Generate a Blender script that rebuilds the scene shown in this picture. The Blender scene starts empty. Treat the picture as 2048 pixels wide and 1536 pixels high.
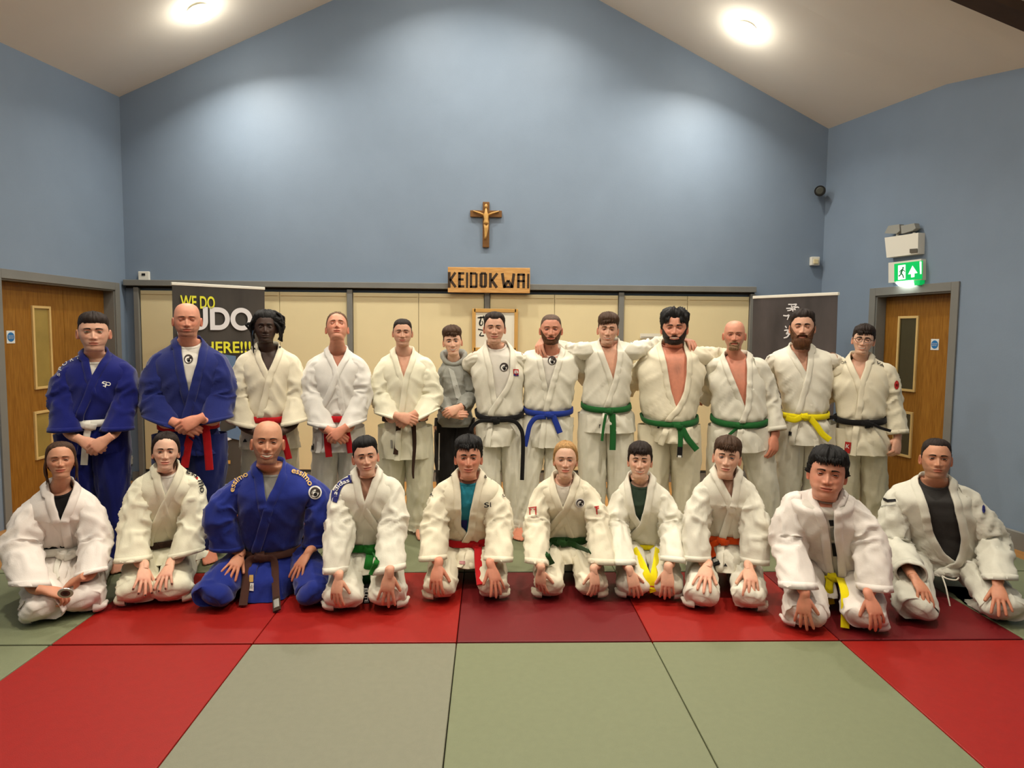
import bpy, bmesh, math, random
import numpy as np
from mathutils import Vector, Matrix
from mathutils.bvhtree import BVHTree

# ------------------------------------------------------------------ camera
FPX = 1357.0
CAMH = 1.556
scene = bpy.context.scene
COL = scene.collection
YAW = math.atan(44 / FPX)          # to the right of the mat direction
PITCH = math.atan(103 / FPX)       # downwards
ROLL = 0.009
_f = Vector((math.sin(YAW) * math.cos(PITCH), math.cos(YAW) * math.cos(PITCH), -math.sin(PITCH)))
_r = _f.cross(Vector((0, 0, 1))).normalized()
_u = _r.cross(_f).normalized()
# horizon falls slightly to the right in the picture
_r2 = _r * math.cos(ROLL) + _u * math.sin(ROLL)
_u2 = _u * math.cos(ROLL) - _r * math.sin(ROLL)
CR, CU, CF = np.array(_r2), np.array(_u2), np.array(_f)
CPOS = np.array((0.0, 0.0, CAMH))
cam_data = bpy.data.cameras.new('camera')
cam = bpy.data.objects.new('camera', cam_data)
COL.objects.link(cam)
m = Matrix((( _r2.x, _u2.x, -_f.x, 0), (_r2.y, _u2.y, -_f.y, 0), (_r2.z, _u2.z, -_f.z, CAMH), (0, 0, 0, 1)))
cam.matrix_world = m
cam_data.sensor_width = 36.0
cam_data.lens = 36.0 * FPX / 2048.0
cam_data.clip_start = 0.05
scene.camera = cam

# ------------------------------------------------------------------ world, exposure, lamps
world = bpy.data.worlds.new('world'); scene.world = world
world.use_nodes = True
bgn = world.node_tree.nodes['Background']
bgn.inputs[0].default_value = (0.95, 0.97, 1.0, 1)
bgn.inputs[1].default_value = 0.02
scene.view_settings.view_transform = 'Standard'
scene.view_settings.look = 'None'
scene.view_settings.gamma = 1.0
scene.view_settings.use_curve_mapping = False
scene.view_settings.exposure = -0.14
scene.cycles.max_bounces = 6
scene.cycles.diffuse_bounces = 4
scene.cycles.glossy_bounces = 2
scene.cycles.transmission_bounces = 4
scene.cycles.use_denoising = True
scene.cycles.caustics_reflective = False
scene.cycles.caustics_refractive = False
LAMP_COL = (1.0, 0.93, 0.80)
LAMP_W = {6: 44.0, 3: 40.0, 1: 12.0, -2: 5.0}
CEIL_FILL_W = {6: 8.0, 3: 15.0, 1: 9.0, -2: 4.0}

def ray(px, py):
    d = CF + CR * (px - 1024) / FPX - CU * (py - 768) / FPX
    return d
def at(px, py, Y):
    """world point seen at pixel px,py at depth Y"""
    d = ray(px, py)
    return CPOS + d * (Y / d[1])
def at_z(px, py, z):
    d = ray(px, py)
    return CPOS + d * ((z - CAMH) / d[2])
def on_plane(px, py, p0, n):
    d = ray(px, py); p0 = np.array(p0, float); n = np.array(n, float)
    return CPOS + d * (np.dot(p0 - CPOS, n) / np.dot(d, n))

# ------------------------------------------------------------------ materials
def srgb(r, g, b):
    def f(c):
        c /= 255.0
        return c / 12.92 if c <= 0.04045 else ((c + 0.055) / 1.055) ** 2.4
    return (f(r), f(g), f(b), 1.0)
MATS = {}
def mat(name, col, rough=0.6, var=0.0, vscale=8.0, bump=0.0, bscale=60.0, spec=0.3, metal=0.0,
        stretch=None, emit=None, estr=0.0, sheen=0.0, attr=False, col2=None, sss=0.0):
    if name in MATS: return MATS[name]
    m = bpy.data.materials.new(name); m.use_nodes = True
    nt = m.node_tree; b = nt.nodes['Principled BSDF']
    b.inputs['Base Color'].default_value = col
    b.inputs['Roughness'].default_value = rough
    b.inputs['Metallic'].default_value = metal
    b.inputs['Specular IOR Level'].default_value = spec
    if sheen: b.inputs['Sheen Weight'].default_value = sheen
    if sss:
        b.inputs['Subsurface Weight'].default_value = sss
        b.inputs['Subsurface Scale'].default_value = 0.01
        b.inputs['Subsurface Radius'].default_value = (1.0, 0.4, 0.2)
    if emit:
        b.inputs['Emission Color'].default_value = emit
        b.inputs['Emission Strength'].default_value = estr
    tc = nt.nodes.new('ShaderNodeTexCoord')
    mp = nt.nodes.new('ShaderNodeMapping'); nt.links.new(tc.outputs['Object'], mp.inputs[0])
    if stretch: mp.inputs['Scale'].default_value = stretch
    src = None
    if attr:
        at_ = nt.nodes.new('ShaderNodeAttribute'); at_.attribute_name = 'Col'
        src = at_.outputs['Color']
        nt.links.new(src, b.inputs['Base Color'])
    if var > 0 or col2:
        n = nt.nodes.new('ShaderNodeTexNoise'); n.inputs['Scale'].default_value = vscale
        n.inputs['Detail'].default_value = 5; nt.links.new(mp.outputs[0], n.inputs[0])
        mx = nt.nodes.new('ShaderNodeMix'); mx.data_type = 'RGBA'
        if col2:
            r = nt.nodes.new('ShaderNodeMapRange'); r.inputs[1].default_value = 0.35; r.inputs[2].default_value = 0.65
            nt.links.new(n.outputs[0], r.inputs[0]); nt.links.new(r.outputs[0], mx.inputs[0])
            mx.inputs[6].default_value = col; mx.inputs[7].default_value = col2
        else:
            mx.blend_type = 'MULTIPLY'
            r = nt.nodes.new('ShaderNodeMapRange'); r.inputs[1].default_value = 0.3; r.inputs[2].default_value = 0.7
            r.inputs[3].default_value = 1 - var; r.inputs[4].default_value = 1 + var
            nt.links.new(n.outputs[0], r.inputs[0])
            mx.inputs[0].default_value = 1.0
            if src: nt.links.new(src, mx.inputs[6])
            else: mx.inputs[6].default_value = col
            nt.links.new(r.outputs[0], mx.inputs[7])
        nt.links.new(mx.outputs[2], b.inputs['Base Color'])
    if bump > 0:
        n2 = nt.nodes.new('ShaderNodeTexNoise'); n2.inputs['Scale'].default_value = bscale
        n2.inputs['Detail'].default_value = 3; nt.links.new(mp.outputs[0], n2.inputs[0])
        bp = nt.nodes.new('ShaderNodeBump'); bp.inputs['Strength'].default_value = bump
        bp.inputs['Distance'].default_value = 0.004
        nt.links.new(n2.outputs[0], bp.inputs['Height']); nt.links.new(bp.outputs[0], b.inputs['Normal'])
    MATS[name] = m
    return m

M_WALL = mat('wall_blue_paint', srgb(122, 138, 157), 0.55, var=0.03, vscale=3, bump=0.12, bscale=90)
M_CEIL = mat('ceiling_paint', srgb(224, 219, 208), 0.75, var=0.02, vscale=2, bump=0.1, bscale=70)
M_GREY = mat('grey_gloss_paint', srgb(120, 120, 116), 0.4, var=0.04, vscale=5, bump=0.1, bscale=20)
M_CREAM = mat('cream_melamine', srgb(222, 208, 166), 0.5, var=0.02, vscale=4)
M_SHADOWGAP = mat('dark_gap', srgb(40, 38, 32), 0.8)
M_OAK = mat('oak_veneer', srgb(150, 104, 40), 0.4, col2=srgb(128, 84, 28), vscale=9, stretch=(9, 9, 0.8), bump=0.05, bscale=30)
M_BEAD = mat('pale_beading', srgb(205, 175, 115), 0.45, var=0.05)
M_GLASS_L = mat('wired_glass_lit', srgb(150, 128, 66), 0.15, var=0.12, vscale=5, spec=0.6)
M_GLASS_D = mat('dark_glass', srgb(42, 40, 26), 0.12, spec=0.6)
M_WHITE = mat('white_plastic', srgb(225, 222, 210), 0.4)
M_FLOOR = mat('floor_wood', srgb(176, 128, 72), 0.4, col2=srgb(160, 112, 58), vscale=6, stretch=(6, 0.8, 1), bump=0.04)
M_MATG = mat('mat_green_vinyl', srgb(116, 121, 92), 0.5, var=0.03, vscale=30, bump=0.25, bscale=260)
M_MATG2 = mat('mat_grey_vinyl', srgb(123, 122, 103), 0.5, var=0.03, vscale=30, bump=0.25, bscale=260)
M_MATR = mat('mat_red_vinyl', srgb(142, 20, 12), 0.5, var=0.05, vscale=25, bump=0.25, bscale=260)
M_MATD = mat('mat_crimson_vinyl', srgb(104, 18, 22), 0.5, var=0.05, vscale=25, bump=0.25, bscale=260)
M_BLACKP = mat('black_plastic', srgb(22, 22, 22), 0.4)

# ------------------------------------------------------------------ mesh helpers
def link(name, me, parent=None, **props):
    o = bpy.data.objects.new(name, me); COL.objects.link(o)
    if parent is not None: o.parent = parent
    for k, v in props.items(): o[k] = v
    return o
def pymesh(name, V, Fc, mats, parent=None, smooth=False, colors=None, midx=None, **props):
    me = bpy.data.meshes.new(name)
    me.from_pydata([tuple(map(float, v)) for v in V], [], [tuple(int(i) for i in f) for f in Fc])
    for mm in (mats if isinstance(mats, (list, tuple)) else [mats]): me.materials.append(mm)
    if midx is not None: me.polygons.foreach_set('material_index', np.array(midx, np.int32))
    if smooth: me.polygons.foreach_set('use_smooth', np.ones(len(me.polygons), bool))
    if colors is not None:
        ca = me.color_attributes.new('Col', 'FLOAT_COLOR', 'POINT')
        c = np.ones((len(V), 4), np.float32); c[:, :3] = colors
        ca.data.foreach_set('color', c.ravel())
    me.update()
    return link(name, me, parent, **props)
class BM:
    def __init__(s): s.V = []; s.F = []
    def box(s, c, d, rz=0.0, bev=0.0):
        """centre c, full size d, chamfered when bev>0"""
        x, y, z = [k / 2 for k in d]; n0 = len(s.V)
        if bev <= 0:
            pts = [(i * x, j * y, k * z) for k in (-1, 1) for j in (-1, 1) for i in (-1, 1)]
            fs = [(0, 2, 3, 1), (4, 5, 7, 6), (0, 1, 5, 4), (2, 6, 7, 3), (0, 4, 6, 2), (1, 3, 7, 5)]
        else:
            bmx = bmesh.new(); bmesh.ops.create_cube(bmx, size=1)
            for v in bmx.verts: v.co = Vector((v.co.x * d[0], v.co.y * d[1], v.co.z * d[2]))
            bmesh.ops.bevel(bmx, geom=bmx.edges[:], offset=bev, segments=2, affect='EDGES', profile=0.5)
            bmx.verts.index_update()
            pts = [tuple(v.co) for v in bmx.verts]; fs = [tuple(v.index for v in f.verts) for f in bmx.faces]
            bmx.free()
        cs, sn = math.cos(rz), math.sin(rz)
        for p in pts: s.V.append((c[0] + p[0] * cs - p[1] * sn, c[1] + p[0] * sn + p[1] * cs, c[2] + p[2]))
        s.F += [tuple(n0 + i for i in f) for f in fs]
        return s
    def cyl(s, a, b, r0, r1=None, n=16, cap=True):
        a = np.array(a, float); b = np.array(b, float); r1 = r0 if r1 is None else r1
        d = b - a; d /= np.linalg.norm(d); h = np.array((0, 0, 1.)) if abs(d[2]) < .9 else np.array((1., 0, 0))
        u = np.cross(d, h); u /= np.linalg.norm(u); w = np.cross(d, u); n0 = len(s.V)
        for p, r in ((a, r0), (b, r1)):
            for i in range(n):
                t = 2 * math.pi * i / n; s.V.append(tuple(p + (u * math.cos(t) + w * math.sin(t)) * r))
        for i in range(n): s.F.append((n0 + i, n0 + (i + 1) % n, n0 + n + (i + 1) % n, n0 + n + i))
        if cap: s.F.append(tuple(n0 + i for i in range(n))[::-1]); s.F.append(tuple(n0 + n + i for i in range(n)))
        return s
    def poly(s, pts, th, axis):
        """prism: closed outline pts (3D) extruded by vector axis*th"""
        n0 = len(s.V); n = len(pts); ax = np.array(axis, float) * th
        for p in pts: s.V.append(tuple(p))
        for p in pts: s.V.append(tuple(np.array(p) + ax))
        s.F.append(tuple(n0 + i for i in range(n))); s.F.append(tuple(n0 + n + i for i in range(n))[::-1])
        for i in range(n): s.F.append((n0 + i, n0 + n + i, n0 + n + (i + 1) % n, n0 + (i + 1) % n))
        return s
    def out(s, name, m_, parent=None, smooth=False, **props):
        o = pymesh(name, s.V, s.F, m_, parent, smooth, **props)
        bmx = bmesh.new(); bmx.from_mesh(o.data); bmesh.ops.recalc_face_normals(bmx, faces=bmx.faces[:]); bmx.to_mesh(o.data); bmx.free()
        return o
def empty(name, loc, rz=0.0, **props):
    o = bpy.data.objects.new(name, None); COL.objects.link(o); o.location = tuple(map(float, loc)); o.rotation_euler = (0, 0, rz)
    o.empty_display_size = 0.1
    for k, v in props.items(): o[k] = v
    return o

# ------------------------------------------------------------------ the room
ZF = -0.04                                # bare floor; the mats' top is z = 0
YB = 7.2
XL, XR = -3.775, 3.535                    # back wall corners
ZL, ZR, XA, ZA = 3.90, 3.72, -0.13, 5.58
left_plan = [(XL, YB, ZL), (-3.865, 4.8, 3.715), (-3.95, 2.6, 3.62), (-4.05, -0.5, 3.5), (-4.1, -3.2, 3.4)]
right_plan = [(XR, YB, ZR), (3.82, 5.76, 3.67), (3.965, 5.03, 3.545), (4.3, 3.2, 3.4), (4.6, 1.0, 3.35), (4.75, -1.0, 3.35), (4.7, -3.2, 3.35)]
YK = -3.2
TH = 0.2

def wall_strip(name, plan, side):
    V, Fc = [], []
    for x, y, z in plan:
        V += [(x, y, ZF), (x, y, z), (x + side * TH, y, z), (x + side * TH, y, ZF)]
    for i in range(len(plan) - 1):
        a, b = 4 * i, 4 * i + 4
        for k in range(4):
            Fc.append((a + k, a + (k + 1) % 4, b + (k + 1) % 4, b + k))
    Fc += [(0, 1, 2, 3), (4 * len(plan) - 4 + 3, 4 * len(plan) - 2, 4 * len(plan) - 3, 4 * len(plan) - 4)]
    o = pymesh(name, V, Fc, M_WALL, kind='structure')
    bmx = bmesh.new(); bmx.from_mesh(o.data); bmesh.ops.recalc_face_normals(bmx, faces=bmx.faces[:]); bmx.to_mesh(o.data); bmx.free()
    return o
b = BM()
b.poly([(XL, YB, ZF), (XL, YB, ZL), (XA, YB, ZA), (XR, YB, ZR), (XR, YB, ZF)], TH, (0, 1, 0)).out('wall_back', M_WALL, kind='structure')
wall_strip('wall_left', left_plan, -1)
wall_strip('wall_right', right_plan, 1)
b = BM()
xl, xr = left_plan[-1][0], right_plan[-1][0]
b.poly([(xl, YK, ZF), (xl, YK, 3.4), (XA, YK, ZA), (xr, YK, 3.35), (xr, YK, ZF)], TH, (0, -1, 0)).out('wall_front', M_WALL, kind='structure')
# floor slab
b = BM(); b.box(((XL + XR) / 2, (YB + YK) / 2, ZF - 0.05), (9.8, YB - YK + 0.3, 0.1)).out('floor', M_FLOOR, kind='structure')
# ceiling: two slopes from the ridge to the wall heads
def ridge(y): return (XA, y, ZA)
V, Fc = [], []
ys_l = [p[1] for p in left_plan]
for x, y, z in left_plan:
    V += [(x, y, z), ridge(y), (x, y, z + 0.1), (XA, y, ZA + 0.1)]
nL = len(left_plan)
for i in range(nL - 1):
    a, c = 4 * i, 4 * i + 4
    Fc += [(a, c, c + 1, a + 1), (a + 2, a + 3, c + 3, c + 2)]
o0 = len(V)
for x, y, z in right_plan:
    V += [ridge(y), (x, y, z), (XA, y, ZA + 0.1), (x, y, z + 0.1)]
for i in range(len(right_plan) - 1):
    a, c = o0 + 4 * i, o0 + 4 * i + 4
    Fc += [(a, c, c + 1, a + 1), (a + 2, a + 3, c + 3, c + 2)]
pymesh('ceiling', V, Fc, M_CEIL, kind='structure')

def ceil_z(x, y):
    plan = left_plan if x < XA else right_plan
    for (x0, y0, z0), (x1, y1, z1) in zip(plan[:-1], plan[1:]):
        if y <= y0 + 1e-6 and y >= y1 - 1e-6:
            k = (y0 - y) / (y0 - y1); wx = x0 + (x1 - x0) * k; wz = z0 + (z1 - z0) * k
            return ZA + (wz - ZA) * (x - XA) / (wx - XA)
    return ZA
# skirting boards
def skirt(name, plan, side, y_from=None):
    V, Fc = [], []
    for x, y, z in plan:
        V += [(x, y, ZF), (x, y, ZF + 0.125), (x - side * 0.012, y, ZF + 0.14), (x - side * 0.02, y, ZF + 0.13), (x - side * 0.02, y, ZF)]
    n = 5
    for i in range(len(plan) - 1):
        for k in range(n): Fc.append((n * i + k, n * i + (k + 1) % n, n * i + n + (k + 1) % n, n * i + n + k))
    return pymesh(name, V, Fc, M_GREY, kind='structure')
skirt('baseboard_right', right_plan[1:], 1)
skirt('baseboard_left', left_plan[2:], -1)

# ---- back wall cupboards: grey rail, grey posts, cream doors, dark plinth
def bx(px, py, Y=YB): return at(px, py, Y)
YC = YB - 0.03
rail_z = bx(900, 590)[2]
b = BM(); x0 = XL + 0.02; x1 = bx(1506, 600)[0]
zc = 2.03
b.box(((x0 + x1) / 2, YB - 0.045, zc), (x1 - x0, 0.09, 0.06), bev=0.004)
b.out('trim_1', M_GREY, kind='structure')
zd_top = zc - 0.045
b = BM(); b.box(((x0 + x1) / 2, YB - 0.02, zc - 0.04), (x1 - x0, 0.03, 0.02)).out('trim_2', M_SHADOWGAP, kind='structure')
posts = [280, 702, 974, 1240, 1500]
post_x = [bx(p, 640)[0] for p in posts]
for i, x in enumerate(post_x):
    b = BM(); w = 0.055 if i not in (0,) else 0.05
    b.box((x, YB - 0.035, (ZF + zd_top) / 2), (w, 0.07, zd_top - ZF), bev=0.004).out('trim_%d' % (i + 3), M_GREY, kind='structure')
door_cols = [(0, 1, [420]), (1, 2, [838]), (2, 3, [1108]), (3, 4, [1372])]
seams = {0: [416, 562], 1: [838], 2: [1108], 3: [1372]}
cup = []
for ci in range(4):
    xa = post_x[ci] + 0.03; xb = post_x[ci + 1] - 0.03
    cuts = [xa] + [bx(s, 640)[0] for s in seams[ci]] + [xb]
    where = ['left of the banner', 'behind the two left standing men', 'behind the hooded boy', 'behind the arm-in-arm men', 'beside the right banner'][ci]
    for k in range(len(cuts) - 1):
        w = cuts[k + 1] - cuts[k] - 0.004
        cx = (cuts[k] + cuts[k + 1]) / 2
        pxl = int(round(980 + cx * FPX / YB))
        root = empty('cupboard_door', (cx, YB, 0.06), label='', category='cupboard door', group='cream cupboard doors along the back wall')
        d = BM(); d.box((0, -0.032, (zd_top - 0.1) / 2 + 0.02), (w, 0.02, zd_top - 0.12), bev=0.003); d.out('door_panel', M_CREAM, root)
        d = BM(); d.box((0, -0.046, zd_top - 0.115), (w - 0.02, 0.008, 0.03), bev=0.002); d.out('top_strip', M_CREAM, root)
        cup.append((root, cx))
cup_labels = ['cream cupboard door in the back left corner, left of the banner', 'cream cupboard door partly hidden by the left pull-up banner',
              'cream cupboard door behind the dreadlocked man and the man looking up', 'cream cupboard door behind the short-haired man in the cream suit',
              'cream cupboard door left of the framed calligraphy, under the wooden name board', 'cream cupboard door right of the framed calligraphy, behind the black-belt and blue-belt men',
              'cream cupboard door behind the green-belt youth with arms spread', 'cream cupboard door behind the big man with the open jacket', 'rightmost cream cupboard door, beside the right banner']
for (root, cx), lab in zip(cup, cup_labels): root['label'] = lab
# plinth under cupboards
b = BM(); b.box(((x0 + x1) / 2, YB - 0.015, ZF + 0.05), (x1 - x0, 0.03, 0.1)).out('baseboard_back', M_GREY, kind='structure')

# ---- doors in side walls, set back in grey-lined openings
def wall_frame(p0, p1):
    a = np.array((p0[0], p0[1], 0.)); c = np.array((p1[0], p1[1], 0.)); d = c - a; d /= np.linalg.norm(d)
    n = np.array((-d[1], d[0], 0.))
    if np.dot(np.array((0, 3.0, 0)) - (a + c) / 2, n) < 0: n = -n
    return a, d, n
def s_on(A, px, py, off=0.0):
    a, d, n = A; a2 = a + n * off
    p = on_plane(px, py, a2, n); return float(np.dot(p - a2, d)), float(p[2])
def slab(A, s0, s1, z0, z1, t0, t1, bev=0.0):
    a, d, n = A
    c = a + d * (s0 + s1) / 2 + n * (t0 + t1) / 2
    return BM().box((c[0], c[1], (z0 + z1) / 2), (abs(s1 - s0), abs(t1 - t0), abs(z1 - z0)), rz=math.atan2(d[1], d[0]), bev=bev)
def cut_opening(wall, A, s0, s1, z0, z1):
    c = slab(A, s0, s1, z0, z1, -0.5, 0.3).out('cutter', M_GREY)
    md = wall.modifiers.new('b', 'BOOLEAN'); md.operation = 'DIFFERENCE'; md.object = c; md.solver = 'EXACT'
    dg = bpy.context.evaluated_depsgraph_get(); dg.update()
    me = bpy.data.meshes.new_from_object(wall.evaluated_get(dg))
    wall.modifiers.clear(); wall.data = me
    me.materials.clear(); me.materials.append(M_WALL)
    bpy.data.objects.remove(c, do_unlink=True)
REC = 0.10
def text_mesh(txt, size, bold=0.0, shear=0.0, res=3):
    cu = bpy.data.curves.new('t', 'FONT'); cu.body = txt; cu.size = size; cu.offset = bold * size; cu.shear = shear
    cu.align_x = 'CENTER'; cu.align_y = 'CENTER'; cu.resolution_u = res; cu.fill_mode = 'FRONT'
    o = bpy.data.objects.new('t', cu); COL.objects.link(o)
    dg = bpy.context.evaluated_depsgraph_get(); dg.update()
    me = bpy.data.meshes.new_from_object(o.evaluated_get(dg))
    V = np.array([v.co[:] for v in me.vertices]) if len(me.vertices) else np.zeros((0, 3))
    Fc = [tuple(p.vertices) for p in me.polygons]
    bpy.data.objects.remove(o, do_unlink=True); bpy.data.meshes.remove(me)
    return V, Fc
def text_on(txt, name, m_, origin, xdir, ydir, w=None, h=None, parent=None, bold=0.0, shear=0.0, off=0.002, sx=1.0):
    """flat lettering fitted to width w / height h, centred at origin"""
    V, Fc = text_mesh(txt, 1.0, bold, shear, 10 if (h or 0) > .06 else 4)
    if len(V) == 0: return None
    mn, mx = V.min(0), V.max(0); c = (mn + mx) / 2
    kx = (w / (mx[0] - mn[0])) if w else None; ky = (h / (mx[1] - mn[1])) if h else kx
    if kx is None: kx = ky * sx
    xd = np.array(xdir, float); yd = np.array(ydir, float); nd = np.cross(xd, yd)
    P = np.array(origin, float) + np.outer((V[:, 0] - c[0]) * kx, xd) + np.outer((V[:, 1] - c[1]) * ky, yd) + nd * off
    return pymesh(name, P, Fc, m_, parent)
M_INK = mat('black_ink', srgb(24, 22, 20), 0.6)
M_SIGNBLUE = mat('sign_blue', srgb(40, 110, 170), 0.4)
M_SIGNWHITE = mat('sign_white', srgb(215, 218, 215), 0.4)

def make_door(name, wall, A, sj, leafs, ztop, panes, glass, signs, kick=False):
    """sj=(far jamb, near jamb) along the wall; leafs/panes in s,z"""
    cut_opening(wall, A, sj[0], sj[1], ZF - 0.2, ztop)
    root = empty(name, (0, 0, 0), kind='structure')
    W = 0.075
    slab(A, sj[0] - W, sj[0], ZF, ztop + W, 0, 0.016, bev=0.003).out('architrave', M_GREY, root)
    slab(A, sj[1], sj[1] + W, ZF, ztop + W, 0, 0.016, bev=0.003).out('architrave', M_GREY, root)
    slab(A, sj[0], sj[1], ztop, ztop + W, 0, 0.016, bev=0.003).out('architrave', M_GREY, root)
    slab(A, sj[0] - 0.001, sj[0] + 0.012, ZF, ztop, -0.2, 0.0).out('frame_jamb', M_GREY, root)
    slab(A, sj[1] - 0.012, sj[1] + 0.001, ZF, ztop, -0.2, 0.0).out('frame_jamb', M_GREY, root)
    slab(A, sj[0], sj[1], ztop - 0.012, ztop + 0.001, -0.2, 0.0).out('frame_head', M_GREY, root)
    slab(A, sj[0] - .1, sj[1] + .1, ZF, ztop + .1, -0.23, -0.201).out('backing', M_SHADOWGAP, root)
    for (a0, a1) in leafs:
        leaf = slab(A, a0 + 0.002, a1 - 0.002, ZF + 0.008, ztop - 0.014, -REC - 0.045, -REC, bev=0.002).out('door_leaf', M_OAK, root)
    for (sa, sb, za, zb) in panes:
        w = 0.022
        slab(A, sa, sb, za, zb, -REC - 0.002, -REC + 0.003).out('pane', glass, root)
        for (q0, q1, r0, r1) in ((sa - w, sa, za - w, zb + w), (sb, sb + w, za - w, zb + w), (sa, sb, za - w, za), (sa, sb, zb, zb + w)):
            slab(A, q0, q1, r0, r1, -REC - 0.002, -REC + 0.016, bev=0.002).out('glazing_bead', M_BEAD, root)
    for (sc_, zc_, hw) in signs:
        a, d, n = A
        slab(A, sc_ - hw, sc_ + hw, zc_ - hw * 1.15, zc_ + hw * 1.15, -REC, -REC + 0.003).out('fire_door_sign', M_SIGNWHITE, root)
        c = a + d * sc_ + n * (-REC + 0.003); up = np.array((0, 0, 1.))
        bb = BM(); bb.cyl(c + up * zc_, c + up * zc_ + n * 0.002, hw * 0.86, n=20); bb.out('fire_door_sign_disc', M_SIGNBLUE, root)
        side = -d if np.dot(np.cross(d, up), n) < 0 else d
        for kk, tx in enumerate(('FIRE DOOR', 'KEEP SHUT')):
            text_on(tx, 'lettering', M_SIGNWHITE, c + up * (zc_ + hw * (0.18 - 0.36 * kk)), side, up, w=hw * 1.3, h=hw * 0.24, parent=root, off=0.003)
    return root
WL = bpy.data.objects['wall_left']; WR = bpy.data.objects['wall_right']
AL = wall_frame(left_plan[0], left_plan[1]); AR = wall_frame(right_plan[0], right_plan[1])
DL0, ZTL = s_on(AL, 228, 580); DL1 = 1.96 if False else s_on(AL, 3, 640)[0]
sL = lambda px, py: s_on(AL, px, py, -REC)
sR = lambda px, py: s_on(AR, px, py, -REC)
mid = sL(127, 620)[0]
panesL = [(sL(96, 640)[0], sL(66, 640)[0], sL(80, 773)[1], sL(80, 617)[1]),
          (sL(99, 860)[0], sL(71, 860)[0], sL(84, 912)[1], sL(84, 826)[1])]
make_door('door_1', WL, AL, (DL0, DL1), [(DL0 + .012, mid), (mid, DL1 - .012)], ZTL, panesL, M_GLASS_L, [(sL(21, 674)[0], sL(21, 674)[1], 0.045)])
DR0, ZTR = s_on(AR, 1753, 592); DR1 = s_on(AR, 1898, 700)[0]
panesR = [(sR(1799, 700)[0], sR(1832, 700)[0], sR(1815, 778)[1], sR(1815, 637)[1]),
          (sR(1792, 860)[0], sR(1822, 860)[0], sR(1810, 909)[1], sR(1810, 827)[1])]
make_door('door_2', WR, AR, (DR0, DR1), [(DR0 + .012, DR1 - .012)], ZTR, panesR, M_GLASS_D, [(sR(1870, 689)[0], sR(1870, 689)[1], 0.042)])

# ---- dark timber beam crossing the ceiling at the upper right
def ceil_at(px, py):
    best = None
    for Y in np.linspace(1.0, 7.1, 900):
        p = at(px, py, Y)
        if p[2] >= ceil_z(p[0], p[1]): return p
    return p
p1 = ceil_at(1960, 4); p2 = ceil_at(2046, 40)
dv = (p2 - p1); dv[2] = 0; dv /= np.linalg.norm(dv)
pv = np.array((dv[1], -dv[0], 0.));
if pv[1] > 0: pv = -pv
a_ = p1 - dv * 0.7; b_ = p2 + dv * 0.5
def cz(p): return np.array((p[0], p[1], ceil_z(p[0], p[1])))
Vb = []
for q in (a_, b_):
    for o_, dz in ((0, 0.02), (0, -0.07), (0.16, -0.07), (0.16, 0.02)):
        w_ = cz(q + pv * o_); Vb.append((w_[0], w_[1], w_[2] + dz))
bb = BM(); bb.V = Vb; bb.F = [(0, 1, 2, 3), (7, 6, 5, 4)] + [(k, 4 + k, 4 + (k + 1) % 4, (k + 1) % 4) for k in range(4)]
bb.out('trim_8', mat('dark_timber', srgb(62, 46, 34), 0.6, var=0.1), kind='structure')

# ---- ceiling lamps (disc lights in white rings)
M_LENS = mat('lamp_lens', (1, 1, 1, 1), 0.4, emit=(1.0, 0.95, 0.82, 1), estr=14.0)
def lamp(x, y, label):
    z = ceil_z(x, y); e = 0.05
    nx = (ceil_z(x + e, y) - ceil_z(x - e, y)) / (2 * e); ny = (ceil_z(x, y + e) - ceil_z(x, y - e)) / (2 * e)
    n = np.array((nx, ny, -1.0)); n /= np.linalg.norm(n)
    root = empty('ceiling_light', (x, y, z), label=label, category='ceiling light', group='round ceiling lights in the sloped ceiling')
    o = np.zeros(3)
    b = BM(); b.cyl(o, n * 0.022, 0.106, 0.100, n=32); b.out('lamp_ring', M_WHITE, root, smooth=False)
    b = BM(); b.cyl(n * 0.022, n * 0.045, 0.13, 0.118, n=32); b.out('lens', M_LENS, root)
    ld = bpy.data.lights.new('lamp_light', 'AREA'); ld.shape = 'DISK'; ld.size = 0.17; lk = min(LAMP_W, key=lambda v: abs(v - y)); ld.energy = LAMP_W[lk]; ld.color = LAMP_COL
    ld.spread = math.radians(140)
    lo = bpy.data.objects.new('lamp_light', ld); COL.objects.link(lo); lo.parent = root
    lo.location = tuple(n * 0.056)
    lo.rotation_mode = 'QUATERNION'; lo.rotation_quaternion = Vector(tuple(-n * 0.6 + np.array((0, 0, 0.4)))).normalized().to_track_quat('Z', 'Y')
    pd = bpy.data.lights.new('ceiling_fill', 'POINT'); pd.energy = CEIL_FILL_W[lk]; pd.color = LAMP_COL; pd.shadow_soft_size = 0.06  # extra point light added below the lens to brighten the ceiling
    po = bpy.data.objects.new('ceiling_fill', pd); COL.objects.link(po); po.parent = root; po.location = tuple(n * 0.17)
    return root
pl = ceil_at(397, 22); pr = ceil_at(1492, 57)
lamp(pl[0], pl[1], 'bright round ceiling light on the left slope near the back wall')
lamp(pr[0], pr[1], 'bright round ceiling light on the right slope near the back wall')
for x, w_ in ((-0.85, 'left'), (0.72, 'right')): lamp(x, 6.1, 'round ceiling light just %s of the ridge near the back wall, above the frame' % w_)
for y in (3.3, 0.6, -2.0):
    for x, w_ in ((-2.5, 'far left'), (-0.85, 'centre left'), (0.72, 'centre right'), (2.4, 'far right')):
        lamp(x, y, 'round ceiling light at the %s, %s' % (w_, {3.3: 'over the mats in front of the group', 0.6: 'over the camera', -2.0: 'behind the camera'}[y]))

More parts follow.
